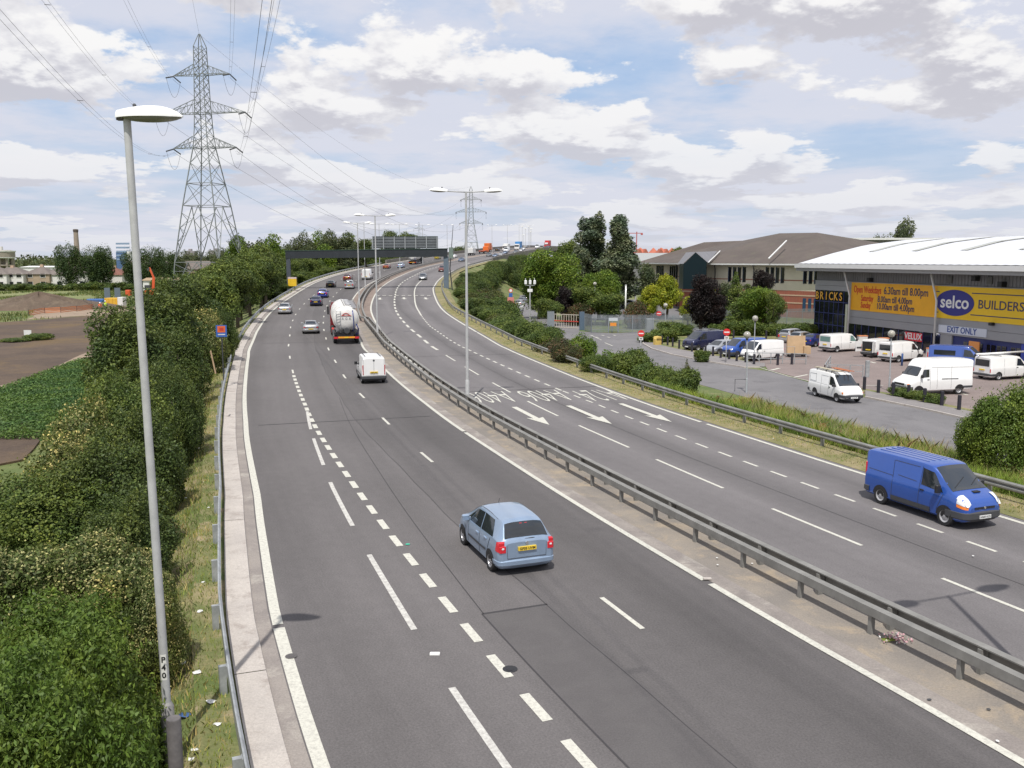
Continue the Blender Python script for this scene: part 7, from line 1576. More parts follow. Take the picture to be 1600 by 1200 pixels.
# right bank of the road
kE = [K('mid', 'bush', 15000, .20, 31, 4.5, 2.8, inner=.3), K('dark', 'bush', 15000, .20, 32, 4.5, 2.8, inner=.3), K('rust', 'bush', 12000, .20, 33, 4, 2.6, inner=.3, frac2=.25), K('olive', 'bush', 12000, .20, 34, 4, 2.6, inner=.3)]
GE = 'scrub covering the right-hand embankment'
rn = random.Random(21); s = 92
while s < 352:
    for row, (o_, hh) in enumerate(((3.6 + max(0, (s - 150)) * .012, 2.6), (7.6, 4.0), (12.0, 4.6), (17.5, 5.0))):
        if s < 104 and row > 1: continue
        if s > 300 and row == 3: continue
        p = RP(s + rn.uniform(-1.8, 1.8), RRo(s) + 2.4 + o_ + rn.uniform(-.8, .8)); g = gz(p[0], p[1])
        h = hh * rn.uniform(.75, 1.15) + (1.3 if s > 205 else 0) * (row == 1)
        if row == 0: h = min(h, p[2] + 1.6 - g + (.9 if 120 < s < 170 else 0) + (.3 if s > 200 else 0))
        dpt = p[1] * CS + (HC - g) * SN; ppx = 800 + 1400 * p[0] / dpt; ppy = 600 - 1400 * ((g + h * .5 - HC) * CS + p[1] * SN) / dpt
        if ppx + 1400 * 2.4 / dpt > np.interp(ppy, [400, 430, 440, 470, 490, 510, 530, 550, 570], [905, 900, 795, 800, 812, 850, 885, 925, 1000]): continue
        plant('bush', 'dense bush in the scrub on the slope right of the curving oncoming lanes', 'bush', p[0], p[1], h, 2.9 * rn.uniform(.85, 1.2), kE[rn.choice((0, 0, 1, 1, 3, 2)) if s < 200 else rn.choice((0, 1, 1))](), GE)
    s += 5.4
kS = [K('bright', 'bush', 22000, .13, 41, 3, 1.6), K('mid', 'bush', 20000, .13, 42, 2.6, 1.8), K('olive', 'bush', 18000, .13, 43, 2.6, 1.8)]
for nm, px, pt, Y, r, kf in (('bright green upright bush just left of the grey sign back', 907, 521, 77, 1.5, kS[0]), ('green bush right of the grey sign back', 955, 547, 70, 1.9, kS[0]), ('bushy green shrub below the left no-entry sign', 985, 545, 68, 1.9, kS[1]), ('dark shrub above the barrier, right of the green ones', 1025, 568, 61, 1.8, kS[1]), ('dark leafy shrub ending the row by the tall grass', 1058, 574, 58.5, 1.7, kS[1]), ('low reddish shrub under the first bright bush', 888, 535, 73, 1.6, kE[2]), ('low shrub behind the crash barrier at the junction', 870, 528, 80, 2.0, kE[2]), ('spindly twig bush standing above the dark shrubs', 1073, 566, 60, .5, kS[2]), ('dark shrub between the reddish shrub and the grey sign back', 930, 553, 67, 1.5, kE[0]), ('leafy bush beside the junction mouth', 850, 510, 88, 2.2, kE[0]), ('thick green bush left of the junction mouth', 832, 498, 97, 2.4, kE[0])): ptree('bush', nm, 'bush', px, pt, Y, r, kf)
kG = [K('fresh', 'bush', 42000, .12, 44, 4.2, 2.3, frac2=.5)]
ptree('bush', 'big green bush at the right edge behind the crash barrier', 'bush', 1572, 607, 39.5, 1.75, kG[0]); ptree('bush', 'taller part of the green bush cut by the right edge', 'bush', 1640, 578, 40, 2.2, kG[0]); ptree('bush', 'small leading clump of the big green bush at right', 'bush', 1532, 640, 40.5, 1.1, kG[0])
# trees round the office building
kO = {'bright': K('bright', 'tree', 24000, .30, 51, 12, 5.2, inner=.25), 'poplar': K('poplar', 'poplar', 34000, .34, 52, 17, 4.2, inner=.25, frac2=.45), 'poplar2': K('poplar', 'poplar', 34000, .34, 53, 17, 4.2, inner=.25, frac2=.4), 'mid': K('mid', 'tree', 16000, .26, 54, 8, 3.6, inner=.3), 'yellow': K('yellow', 'tree', 12000, .22, 55, 5, 2.6, inner=.2), 'purple': K('purple', 'tree', 24000, .22, 56, 7.5, 3.4, inner=.3), 'conifer': K('mid', 'conifer', 14000, .22, 57, 7, 2.6, inner=.3), 'birch': K('far', 'tree', 8000, .22, 58, 7, 2.2, inner=.1), 'rust': K('rust', 'bush', 9000, .22, 59, 3, 2.4), 'hedge': K('mid', 'bush', 9000, .20, 60, 2.2, 2.0)}
OT = [('large bright green ash tree left of the poplars', 866, 393, 150, 5.6, 'bright'), ('second bright green crown low beside the ash', 842, 425, 150, 3.6, 'bright'), ('left of the two tall wind-blown poplars', 927, 346, 188, 6.6, 'poplar'), ('right of the two tall wind-blown poplars', 965, 345, 182, 6.8, 'poplar2'), ('lower silvery poplar crown before the left poplar', 905, 392, 184, 4.2, 'poplar'), ('small dark rounded tree left behind the poplars', 891, 375, 235, 4.4, 'mid'), ('yellowish green willow before the poplars', 937, 424, 148, 3.8, 'bright'), ('dark green bushy tree behind the palisade gate', 925, 448, 138, 4.2, 'mid'), ('dark green tree right of the palisade gate', 948, 458, 136, 3.6, 'mid'), ('dark tree between ash and willow', 893, 440, 148, 3.6, 'mid'), ('airy birch before the left office wing', 1013, 418, 152, 2.8, 'birch'), ('golden yellow tree against the office wall', 1042, 432, 150, 2.9, 'yellow'), ('golden yellow shrub above the parked cars', 1018, 447, 143, 2.4, 'yellow'), ('small golden shrub left of the purple tree', 1077, 464, 130, 1.5, 'yellow'), ('golden twigs showing above the purple tree', 1112, 450, 136, 1.3, 'yellow'), ('dark purple-leaved plum tree over the navy van', 1098, 437, 119, 2.9, 'purple'), ('low right crown of the purple-leaved plum', 1118, 465, 119, 2.6, 'purple'), ('small purple tree against the cream wall', 1190, 428, 146, 2.6, 'purple'), ('dark conifer right of the purple plum', 1151, 430, 137, 2.6, 'conifer'), ('spreading green conifer before the cream wall', 1170, 448, 128, 3.8, 'conifer'), ('light feathery tree behind the conifers', 1133, 445, 142, 2.0, 'birch'), ('yellow-green bushy tree right of the conifers', 1192, 450, 124, 3.6, 'bright'), ('slender small tree with a bare trunk left of the warehouse', 1213, 456, 119, 1.7, 'mid'), ('tree top showing over the white warehouse roof', 1411, 351, 245, 5.2, 'birch'), ('second low tree top over the warehouse roof', 1380, 374, 245, 3.2, 'birch'), ('small tree at the right end of the red-roofed houses', 1062, 386, 480, 6, 'mid'),
      ('rust-tinted shrub left of the office car park', 905, 474, 136, 2.6, 'rust'), ('rust-tinted shrub behind the white pole', 995, 470, 130, 2.4, 'rust'), ('dark purple shrub beside the ash', 884, 452, 140, 2.0, 'purple'), ('green shrub at the foot of the ash', 858, 466, 135, 2.6, 'mid')]
for nm, px, pt, Y, r, kk in OT: ptree('shrub' if 'shrub' in nm else 'tree', nm, 'shrub' if 'shrub' in nm else 'tree', px, pt, Y, r, kO[kk])
GQ = 'low hedge shrubs along the palisade fence'
for k, (px, pt) in enumerate([(1048, 502), (1062, 506), (1130, 505), (1145, 500), (1158, 503), (1172, 499), (1186, 504), (1200, 507), (1222, 505), (1240, 508), (1256, 504), (1264, 508), (1040, 512), (1028, 518), (1018, 520)]): ptree('shrub', 'low green shrub in the hedge below the palisade fence', 'shrub', px, pt, 117 if k < 12 else 108, 1.9, kO['hedge'], GQ)
for k, (px, pt, Y) in enumerate([(1096, 546, 87), (1407, 610, 64.5), (1430, 617, 63), (1458, 620, 61.5)]): ptree('shrub', 'small brown-green shrub in the planting strip between the dark bollards', 'shrub', px, pt, Y, .9, kO['hedge'], 'small shrubs between the bollards')
# distant woodland: reads as one mass on the horizon
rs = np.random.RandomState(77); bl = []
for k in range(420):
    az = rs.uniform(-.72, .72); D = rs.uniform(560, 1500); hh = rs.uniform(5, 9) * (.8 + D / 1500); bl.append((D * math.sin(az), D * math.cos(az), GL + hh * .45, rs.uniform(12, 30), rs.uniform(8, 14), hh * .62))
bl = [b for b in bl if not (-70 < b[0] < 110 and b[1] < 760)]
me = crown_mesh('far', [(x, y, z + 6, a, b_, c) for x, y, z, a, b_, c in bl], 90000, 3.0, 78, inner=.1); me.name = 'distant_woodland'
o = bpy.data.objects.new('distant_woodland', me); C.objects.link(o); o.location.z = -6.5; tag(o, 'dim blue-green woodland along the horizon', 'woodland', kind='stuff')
# ------------------------------------------------------------------ grasses
def inpoly(x, y, P): 
    r = np.zeros(len(x), bool); j = len(P) - 1
    for i in range(len(P)):
        xi, yi = P[i][:2]; xj, yj = P[j][:2]; cnd = ((yi > y) != (yj > y)) & (x < (xj - xi) * (y - yi) / (yj - yi + 1e-12) + xi); r ^= cnd; j = i
    return r
def blades(name, pts, h, wd, mats, seed, label, lean=.35, wv=None):
    rs = np.random.RandomState(seed); n = len(pts); a = rs.uniform(0, 6.28, n); hh = h * rs.uniform(.5, 1.25, n); l = rs.normal(0, lean, (n, 2)) * hh[:, None]
    d = np.stack([np.cos(a), np.sin(a), np.zeros(n)], 1) * wd * .5; tip = pts + np.concatenate([l, hh[:, None]], 1); mid = pts + np.concatenate([l * .3, hh[:, None] * .55], 1)
    v = np.stack([pts - d, pts + d, mid + d * .7, tip, mid - d * .7], 1).reshape(-1, 3); me = bpy.data.meshes.new(name); me.vertices.add(5 * n); me.loops.add(5 * n); me.polygons.add(n)
    me.vertices.foreach_set('co', v.astype(np.float32).ravel()); me.loops.foreach_set('vertex_index', np.arange(5 * n, dtype=np.int32)); me.polygons.foreach_set('loop_start', np.arange(0, 5 * n, 5, dtype=np.int32)); me.polygons.foreach_set('loop_total', np.full(n, 5, dtype=np.int32))
    nz = np.sin(pts[:, 0] * .9 + 1) * np.sin(pts[:, 1] * .7) ; me.polygons.foreach_set('material_index', (rs.rand(n) < np.clip(.45 + .5 * nz, .05, .95)).astype(np.int32) if wv is None else (rs.rand(n) < wv).astype(np.int32))
    for m in mats: me.materials.append(m)
    me.update(calc_edges=True); o = bpy.data.objects.new(name, me); C.objects.link(o); return tag(o, label, 'grass', kind='stuff')
M_GA = leaf_mat('grass_green', (.27, .34, .075), .3); M_GB = leaf_mat('grass_straw', (.50, .43, .20), .3); M_GC = leaf_mat('grass_lush', (.31, .44, .08), .4); M_GD = leaf_mat('grass_seed', (.55, .42, .26), .3)
rs = np.random.RandomState(5)
def strip_pts(n, s0, s1, f0, f1, pw=1.0):
    S_ = s0 + (s1 - s0) * rs.rand(n) ** pw; out = np.empty((n, 3)); u = rs.rand(n)
    for i in range(n):
        p = RP(S_[i], f0(S_[i]) + (f1(S_[i]) - f0(S_[i])) * u[i]); out[i] = p
    zz = out[:, 2].copy(); out[:, 2] = ground_z(out[:, 0], out[:, 1]); out[:, 2] = np.where(zz - out[:, 2] < .30, np.maximum(out[:, 2] + .03, zz - .02), out[:, 2]); return out, u
p, u = strip_pts(42000, 12, 78, lambda s: LLo(s) - 1.32, lambda s: LLo(s) - 5.5, 1.5); blades('verge_grass', p, .14, .024, [M_GA, M_GB], 1, 'rough short grass on the left verge', wv=.42)
p, u = strip_pts(115000, 24, 62, lambda s: RRo(s) + 2.7, lambda s: RRo(s) + 10.5, 1.0)
SV = [gp(a, b, GR) for a, b in serv_far]; km = ~inpoly(p[:, 0], p[:, 1], SV); p = p[km]; u = u[km] * (10.5 - 2.7) / 5.2
blades('tall_grass', p, .72, .026, [M_GC, M_GA], 2, 'tall lush grass between the right barrier and the service road', wv=.45)
q = p[(u > .9) | (np.sin(p[:, 0] * .5) > .8)]; blades('seeding_grass', q[::7], .95, .022, [M_GB, M_GD], 3, 'straw-coloured seeding grass above the tall green grass', wv=.5)
p, u = strip_pts(16000, 22, 150, lambda s: RRo(s) + .7, lambda s: RRo(s) + 2.9, 1.4); blades('verge_grass', p, .11, .03, [M_GA, M_GB], 4, 'short dry grass beneath the right-hand crash barrier', wv=.5)
wx_ = np.stack([rs.uniform(-190, -55, 60000), rs.uniform(110, 285, 60000)], 1); az_ = wx_[:, 0] / wx_[:, 1]
NOGO = [[gp(a, b, GL) for a, b in pl] for pl in ([(-200, 520), (-60, 508), (60, 500), (160, 492), (300, 488), (300, 560), (120, 560), (60, 588), (0, 604), (-200, 640)], [(60, 482), (240, 478), (240, 492), (130, 494), (40, 500)], [(-200, 655), (0, 604), (60, 588), (125, 556), (190, 545), (125, 572), (50, 600), (0, 625), (-200, 700)])]
km = (az_ > -.62) & (az_ < -.30); nz = np.sin(wx_[:, 0] * .13) * np.sin(wx_[:, 1] * .09 + 1) + .5 * np.sin(wx_[:, 0] * .31 + 2); km &= nz > -.1
for q_ in NOGO: km &= ~inpoly(wx_[:, 0], wx_[:, 1], q_)
wx_ = wx_[km]; blades('field_weeds', np.concatenate([wx_, np.full((len(wx_), 1), GL + .02)], 1), .55, .16, [leaf_mat('weed_green', (.10, .15, .035)), leaf_mat('weed_olive', (.19, .20, .07))], 8, 'rough weeds and long grass in the left-hand field')
# crop rows on the left
P4 = [gp(a, b, GL) for a, b in ((-120, 680), (0, 612), (120, 567), (170, 560), (120, 690), (0, 690))]
n = 45000; c = np.empty((n, 3)); k = 0
cx = np.array([[q[0], q[1]] for q in P4]); lo, hi = cx.min(0), cx.max(0)
xy = lo + (hi - lo) * rs.rand(n * 3, 2); xy = xy[inpoly(xy[:, 0], xy[:, 1], P4)][:n]; n = len(xy); c = np.concatenate([xy, GL + .1 + .35 * rs.rand(n, 1)], 1); nr = rs.normal(size=(n, 3)) * .5 + np.array([0, 0, 1]); nr /= np.linalg.norm(nr, axis=1)[:, None]
me = leaves_to_mesh('crop_leaves', c, nr, .17 * rs.uniform(.6, 1.4, n), .5, (rs.rand(n) < .4).astype(int), [leaf_mat('crop_a', (.065, .13, .03)), leaf_mat('crop_b', (.11, .19, .045))], rs); o = bpy.data.objects.new('crop', me); C.objects.link(o); tag(o, 'leafy bright green crop at the left beside the dirt track', 'crop', kind='stuff')
# ================================================================== street furniture and small things
def bollard(px, py):
    x, y, z = gp(px, py, GR); return x, y
BP = [(1034, 539), (1043, 541), (1051, 543), (1061, 546), (1071, 548), (1081, 551), (1102, 556), (1114, 558), (1126, 561), (1139, 563), (1151, 566), (1165, 568), (1178, 571), (1215, 571), (1237, 570), (1350, 611), (1372, 616), (1395, 621), (1419, 625), (1444, 631), (1471, 636), (1498, 643), (1146, 530), (1197, 530), (1214, 528)]
mb = MB(); mb.bbox(-.10, .10, -.10, .10, -.2, 1.02, .03); b0 = None
for k, (px, py) in enumerate(BP):
    x, y = bollard(px, py)
    if b0 is None: b0 = mb.build('bollard', mat('bollard_black', (.022, .02, .03), .7)); o = b0
    else: o = b0.copy(); C.objects.link(o)
    o.location = (x, y, GR + .08); tag(o, 'short black wooden bollard edging the car park', 'bollard', 'black bollards edging the car park')
x, y = bollard(1409, 572); mb = MB(); mb.tube([(0, 0, -.1), (0, 0, 1.15), (0, 0, 1.2)], [.09, .09, .05], 10); o = mb.build('bollard', mat('bollard_blue', (.04, .09, .25), .5), None, True, loc=(x, y, GR)); tag(o, 'single blue round bollard beside the second white van', 'bollard')
def globe_lamp(label, pg, pb, rr=.27):
    x, y, _ = gp(pb[0], pb[1], GR); q = at(pg[0], pg[1], y); t = thing('globe_lamp', label, 'lamp', (x, y, GR)); h = q[2] - GR; dx = q[0] - x
    mb = MB(); mb.tube([(0, 0, -.2), (0, 0, 1.1), (0, 0, 1.12), (dx, 0, h - rr)], [.075, .075, .05, .045], 10); mb.build('column', mat('lamp_post_pale', (.42, .44, .46), .5, .2), t, True, ang=40)
    mb = MB(); pr = [(rr * math.sin(PI * k / 14) + .001, h - rr * math.cos(PI * k / 14)) for k in range(15)]; mb.lathe(pr, 18, (dx, 0, 0)); mb.build('globe', mat('globe_smoky', (.36, .34, .29), .12, .0, coat=1), t, True)
    mb = MB(); mb.lathe([(.07, h - rr - .1), (.11, h - rr + .03)], 12, (dx, 0, 0)); mb.build('globe_seat', M_DARK, t); return t
globe_lamp('globe lamp standing in the tall grass beside the service road', (1167.5, 523.5), (1166, 614)); globe_lamp('globe lamp at the car park corner behind the bollards', (1180, 497.5), (1177.5, 571)); globe_lamp('globe lamp between the white vans at the warehouse', (1393, 521.5), (1389, 612)); globe_lamp('globe lamp at the palisade fence corner', (1040, 477), (1040, 522), .30); globe_lamp('globe lamp hidden among the office trees', (929.5, 443.5), (930, 503), .3)
M_SR = mat('sign_red', (.62, .03, .03), .4); M_SP = mat('sign_post', (.50, .51, .52), .5, .2)
def facing(x, y): return math.atan2(y, x) - PI / 2
def no_entry(label, pc, pb, r=.34, plate=True):
    x, y, _ = gp(pb[0], pb[1], GR); q = at(pc[0], pc[1], y); h = q[2] - GR; t = thing('no_entry_sign', label, 'road sign', (x, y, GR), facing(x, y) * .8)
    mb = MB(); mb.tube([(0, .05, -.2), (0, .05, h + r * .6)], .045, 8); mb.build('post', M_SP, t, True)
    mb = MB(); mb.lathe([(r, -.012), (r, .012)], 28, (0, 0, h), 'y'); d_ = mb.build('disc', M_SR, t); mb = MB(); mb.box(-r * .72, r * .72, -.022, -.013, h - r * .17, h + r * .17); mb.build('white_bar', M_WHITE, d_)
    if plate: mb = MB(); mb.box(-.22, .22, -.012, .012, h - r - .36, h - r - .06); pl = mb.build('plate', M_WHITE2, t); mb = MB(); mb.box(-.12, .12, -.02, -.013, h - r - .25, h - r - .16); mb.build('plate_symbol', M_DARK, pl)
    return t
no_entry('no-entry sign on the near side of the service road junction', (1000, 521), (1001, 556)); no_entry('no-entry sign on the pavement by the parked blue van', (1135.5, 519), (1134, 568)); no_entry('small no-entry sign inside the palisade fence', (1029, 490), (1029, 515), .36, False)
# grey back of a sign
x, y, _ = gp(922, 570, GR); t = thing('road_sign', 'grey back of a rectangular sign on a post among the right-hand bushes', 'road sign', (x, y, GR)); q = at(921, 541, y); q2 = at(921, 562, y)
mb = MB(); mb.tube([(0, 0, -.3), (0, 0, q[2] - GR)], .045, 8); mb.build('post', M_SP, t, True); mb = MB(); mb.box(-.32, .32, .05, .08, q2[2] - GR, q[2] - GR); mb.build('panel', mat('sign_back_grey2', (.25, .265, .27), .6), t); mb = MB()
for z in (.3, .9): mb.box(-.3, .3, .03, .048, q2[2] - GR + z * .7, q2[2] - GR + z * .7 + .06)
mb.build('bracket', M_GALV, t)
# white pole
x, y, _ = gp(977, 500, GR); q = at(977, 446, y); t = thing('flagpole', 'plain white pole behind the palisade fence', 'pole', (x, y, GR)); mb = MB(); mb.tube([(0, 0, 0), (0, 0, q[2] - GR)], .13, 10); mb.build('shaft', M_WHITE, t, True); mb = MB(); mb.lathe([(.16, q[2] - GR), (.16, q[2] - GR + .12)], 10); mb.build('cap', M_WHITE, t)
# cluster sign and camera mast by the side street
x, y, _ = gp(798, 505, GR); t = thing('road_sign', 'post with round, blue and red plates among the right-hand scrub', 'road sign', (x, y, GR)); a = at(797.5, 454, y)[2] - GR; b_ = at(797.5, 475, y)[2] - GR
mb = MB(); mb.tube([(0, .05, 0), (0, .05, a + .2)], .05, 8); mb.build('post', M_SP, t); mb = MB(); mb.lathe([(.32, -.01), (.32, .01)], 20, (0, 0, a), 'y'); dd = mb.build('disc', M_SR, t); mb = MB(); mb.lathe([(.22, -.02), (.22, -.012)], 18, (0, 0, a), 'y'); mb.build('disc_centre', M_WHITE, dd)
mb = MB(); mb.box(-.28, .28, -.01, .01, a - 1.0, a - .4); mb.build('blue_plate', mat('plate_blue', (.05, .12, .38), .4), t); mb = MB(); mb.box(-.5, .5, -.01, .01, b_, a - 1.05); mb.build('red_plate', mat('plate_pink', (.60, .22, .20), .5), t)
x, y, _ = gp(828, 505, GR); t = thing('floodlight_mast', 'mast with three pale floodlights on a crossbar by the side street', 'mast', (x, y, GR)); h = at(828, 446, y)[2] - GR
mb = MB(); mb.tube([(0, 0, 0), (0, 0, h)], .1, 8); mb.build('column', M_POLE, t); mb = MB(); mb.bar((-.75, 0, h), (.75, 0, h), .08); mb.build('crossbar', M_POLE, t)
for k in (-1, 0, 1):
    mb = MB(); mb.bar((k * .7, 0, h), (k * .7, 0, h + 1.1), .07); mb.bbox(k * .7 - .18, k * .7 + .22, -.2, .2, h + .2, h + .8, .06); mb.build('floodlight', M_LAMPW, t)
mb = MB(); mb.bbox(-.4, .4, -.1, .1, h - 1.0, h - .55, .03); mb.build('camera_box', M_LAMPW, t)
# blue and orange roadside sign on the left, and a leaning stake
q = at(345.5, 508, 58); q2 = at(345.5, 526.5, 58); t = thing('roadside_sign', 'small square blue sign with an orange picture on the left verge', 'sign', (q[0], 58, gz(q[0], 58)), .15); g = gz(q[0], 58)
mb = MB(); mb.tube([(0, .04, -.2), (0, .04, q[2] - g)], .04, 8); mb.build('post', M_DARK, t); hw = .34; mb = MB(); mb.box(-hw, hw, -.015, .015, q2[2] - g, q[2] - g); pn = mb.build('panel', mat('sign_blue', (.05, .13, .42), .4), t)
mb = MB(); mb.box(-.24, .24, -.022, -.016, q2[2] - g + .30, q[2] - g - .06); mb.build('picture', mat('sign_orange', (.70, .14, .04), .4), pn); mb = MB(); mb.box(-.12, .14, -.026, -.0225, q2[2] - g + .40, q[2] - g - .16); mb.build('picture_detail', M_REDM, pn)
text('sign_words', 'TO ARENA', .13, M_WHITE, pn, Matrix.Translation((0, -.018, q2[2] - g + .16)) @ Matrix.Rotation(PI / 2, 4, 'X'), .002); 
for o_ in pn.children:
    if o_.name.startswith('sign_words'): bpy.data.objects.remove(o_)
mb = MB(); mb.box(-.22, .22, -.020, -.016, q2[2] - g + .13, q2[2] - g + .19); mb.build('lettering_line', M_WHITE2, pn)
a = at(329, 548, 46); b_ = at(337, 584, 46); mb = MB(); mb.tube([(0, 0, 0), (a[0] - b_[0], 0, a[2] - b_[2])], .04, 6); o = mb.build('stake', M_WOOD, None, loc=b_); tag(o, 'thin leaning wooden stake at the edge of the hedge', 'stake')
# ------------------------------------------------------------------ palisade fence, gate, railings
def palisade(label, pts, h=2.4, group=None):
    P = [gp(a, b, GR) for a, b in pts]; t = thing('palisade_fence', label, 'fence', P[0], 0, group); o0 = Vector(P[0]); pal = MB(); rl = MB(); d_acc = 0
    for a, b in zip(P[:-1], P[1:]):
        a = Vector(a) - o0; b = Vector(b) - o0; L = (b - a).length; d = (b - a).normalized(); k = 0.0
        while k < L: p = a + d * k; pal.bar((p.x, p.y, .08), (p.x, p.y, h), .085, .012, up=(d.y, -d.x, 0)); pal.bar((p.x, p.y, h), (p.x, p.y, h + .10), .03, .012, up=(d.y, -d.x, 0)); k += .165
        for z in (.45, h - .4): rl.bar((a.x - d.y * .03, a.y + d.x * .03, z), (b.x - d.y * .03, b.y + d.x * .03, z), .05)
        k = 0.0
        while k < L: p = a + d * k; mbp = MB(); mbp.bar((p.x - d.y * .07, p.y + d.x * .07, -.2), (p.x - d.y * .07, p.y + d.x * .07, h - .1), .09); mbp.build('post', MT['palisade'], t); k += 2.75
    pal.build('pales', MT['palisade'], t); rl.build('rail', MT['palisade'], t); return t
mat('palisade', (.27, .30, .32), .5, .35, .12, 1)
palisade('grey steel palisade fence between the service road and the office car park', [(913, 517), (925, 520), (1065, 520)])
palisade('grey steel palisade fence continuing behind the purple plum tree to the warehouse', [(1067, 519), (1130, 510), (1290, 506)])
x0, y0, _ = gp(866, 512, GR); x1, y1, _ = gp(904, 514, GR); t = thing('gate', 'cream barred gate with a red middle rail across the side street', 'gate', (x0, y0, GR)); d = Vector((x1 - x0, y1 - y0, 0)); L = d.length; d.normalize(); t.rotation_euler = (0, 0, math.atan2(d.y, d.x))
M_CRG = mat('gate_cream', (.55, .50, .42), .6)
mb = MB(); k = 0
while k < L: mb.bar((k, 0, .15), (k, 0, 2.0), .06); k += .42
mb.build('bars', M_CRG, t); mb = MB(); mb.bar((0, 0, .12), (L, 0, .12), .08); mb.bar((0, 0, 2.0), (L, 0, 2.0), .08); mb.build('frame', M_CRG, t); mb = MB(); mb.bar((0, -.05, 1.05), (L, -.05, 1.05), .12); mb.build('red_rail', MT['matt_red'], t)
x, y, _ = gp(861, 514, GR); mb = MB(); mb.box(-.55, .45, -.05, .05, 0, 2.5)
for k in range(6): mb.box(-.5 + k * .17, -.45 + k * .17, -.07, .07, 0, 2.6)
o = mb.build('gate_leaf', MT['palisade'], None, loc=(x, y, GR)); tag(o, 'grey steel gate leaf folded back left of the cream gate', 'gate')
x, y, _ = gp(909, 516, GR); mb = MB(); mb.box(-.35, .35, -.06, .06, 0, 2.6)
for k in range(4): mb.box(-.33 + k * .2, -.28 + k * .2, -.09, .09, 0, 2.7)
o = mb.build('gate_leaf', mat('gate_bluegrey', (.12, .17, .23), .5, .3), None, loc=(x, y, GR)); tag(o, 'blue-grey gate leaf right of the cream gate', 'gate')
x, y, _ = gp(958, 521, GR); t = thing('notice_frame', 'grey framed notice with an orange panel before the palisade fence', 'notice board', (x, y, GR)); mb = MB(); mb.bar((-.65, 0, 0), (-.65, 0, 2.1), .08); mb.build('leg', MT['palisade'], t); mb = MB(); mb.bar((.65, 0, 0), (.65, 0, 2.1), .08); mb.build('leg', MT['palisade'], t)
mb = MB(); mb.box(-.6, .6, -.03, .03, 1.7, 2.1); mb.build('header_board', mat('header_pale', (.50, .54, .56), .5), t); mb = MB(); mb.box(-.42, .42, -.03, .03, 1.0, 1.45); mb.build('orange_panel', mat('panel_orange', (.72, .26, .04), .5), t)
x, y, _ = gp(1014, 516, GR); mb = MB(); mb.bbox(-.55, .55, -.35, .35, 0, 1.7, .05); o = mb.build('utility_cabinet', mat('cabinet_silver', (.35, .37, .38), .5, .3, .1, 1), None, loc=(x, y - .8, GR)); tag(o, 'pale metal utility cabinet against the palisade fence', 'cabinet')
def railing(label, pts, posts, h=1.05):
    P = [gp(a, b, GR) for a, b in pts]; t = thing('guard_railing', label, 'railing', P[0]); o0 = Vector(P[0])
    for z in (h, h * .5):
        mb = MB()
        for a, b in zip(P[:-1], P[1:]): mb.bar(Vector(a) - o0 + Vector((0, 0, z)), Vector(b) - o0 + Vector((0, 0, z)), .06)
        mb.build('rail', M_GALV, t)
    for a, b in zip(P[:-1], P[1:]):
        for k in range(posts + 1): q = Vector(a).lerp(Vector(b), k / posts) - o0; mb = MB(); mb.bar(q, q + Vector((0, 0, h)), .07); mb.build('post', M_GALV, t)
railing('galvanised guard railing behind the bollards before the flat-nosed white van', [(1168, 568), (1259, 570)], 5); railing('galvanised guard railing corner beyond the service-road van', [(1297, 574), (1288, 589), (1348, 590)], 3)
x, y, _ = gp(1348, 590, GR); mb = MB(); mb.bbox(-.16, .16, -.12, .12, 0, 1.45, .02); o = mb.build('control_post', M_GALV, None, loc=(x + .35, y, GR)); tag(o, 'grey box post at the right end of the guard railing', 'post')
# grit bin
x, y, _ = gp(1027, 540, GR); t = thing('grit_bin', 'worn yellow grit bin at the bend of the pavement', 'bin', (x, y, GR + .1), .4); mb = MB(); mb.bbox(-.4, .4, -.3, .3, 0, .75, .05); mb.build('body', mat('bin_yellow', (.62, .44, .12), .7, 0, .25, 3), t); mb = MB(); mb.prism([(-.32, .753), (.32, .753), (.30, .98), (-.18, .98)], -.42, .42, plane='xz'); mb.build('lid', MT['bin_yellow'], t)
# flat trolley with tan boards
x, y, _ = gp(1244, 558, GR); t = thing('board_trolley', 'upright stack of tan boards on a wheeled trolley in the car park', 'trolley', (x, y, GR + .03), .12)
mb = MB(); mb.box(-.95, .95, -.35, .35, .22, .30); mb.build('base', M_DARK, t); mb = MB(); mb.add([(-1.05, -.05, .303), (.95, -.05, .303), (.95, .12, 2.15), (-.95, .12, 2.15), (-1.05, .12, .303), (.95, .3, .303), (.95, .3, 2.15), (-.95, .3, 2.15)], [(0, 1, 2, 3), (4, 7, 6, 5), (0, 3, 7, 4), (1, 5, 6, 2), (3, 2, 6, 7)]); mb.build('boards', M_CARDB, t)
mb = MB(); mb.box(.7, 1.4, -.3, .3, .303, 1.1); mb.build('box', M_CARDB, t); mb = MB(); mb.tube([(-1.2, -.45, .2), (-1.2, -.45, 1.1), (-.4, -.45, 1.1), (-.4, -.45, .3)], .025, 6); mb.build('handle', M_GALV, t)
for sx in (-.75, .75):
    for sy in (-.25, .25): mb = MB(); mb.lathe([(.11, -.03), (.11, .03)], 12, (sx, sy, .11), 'y'); mb.build('castor', M_BLACK, t)
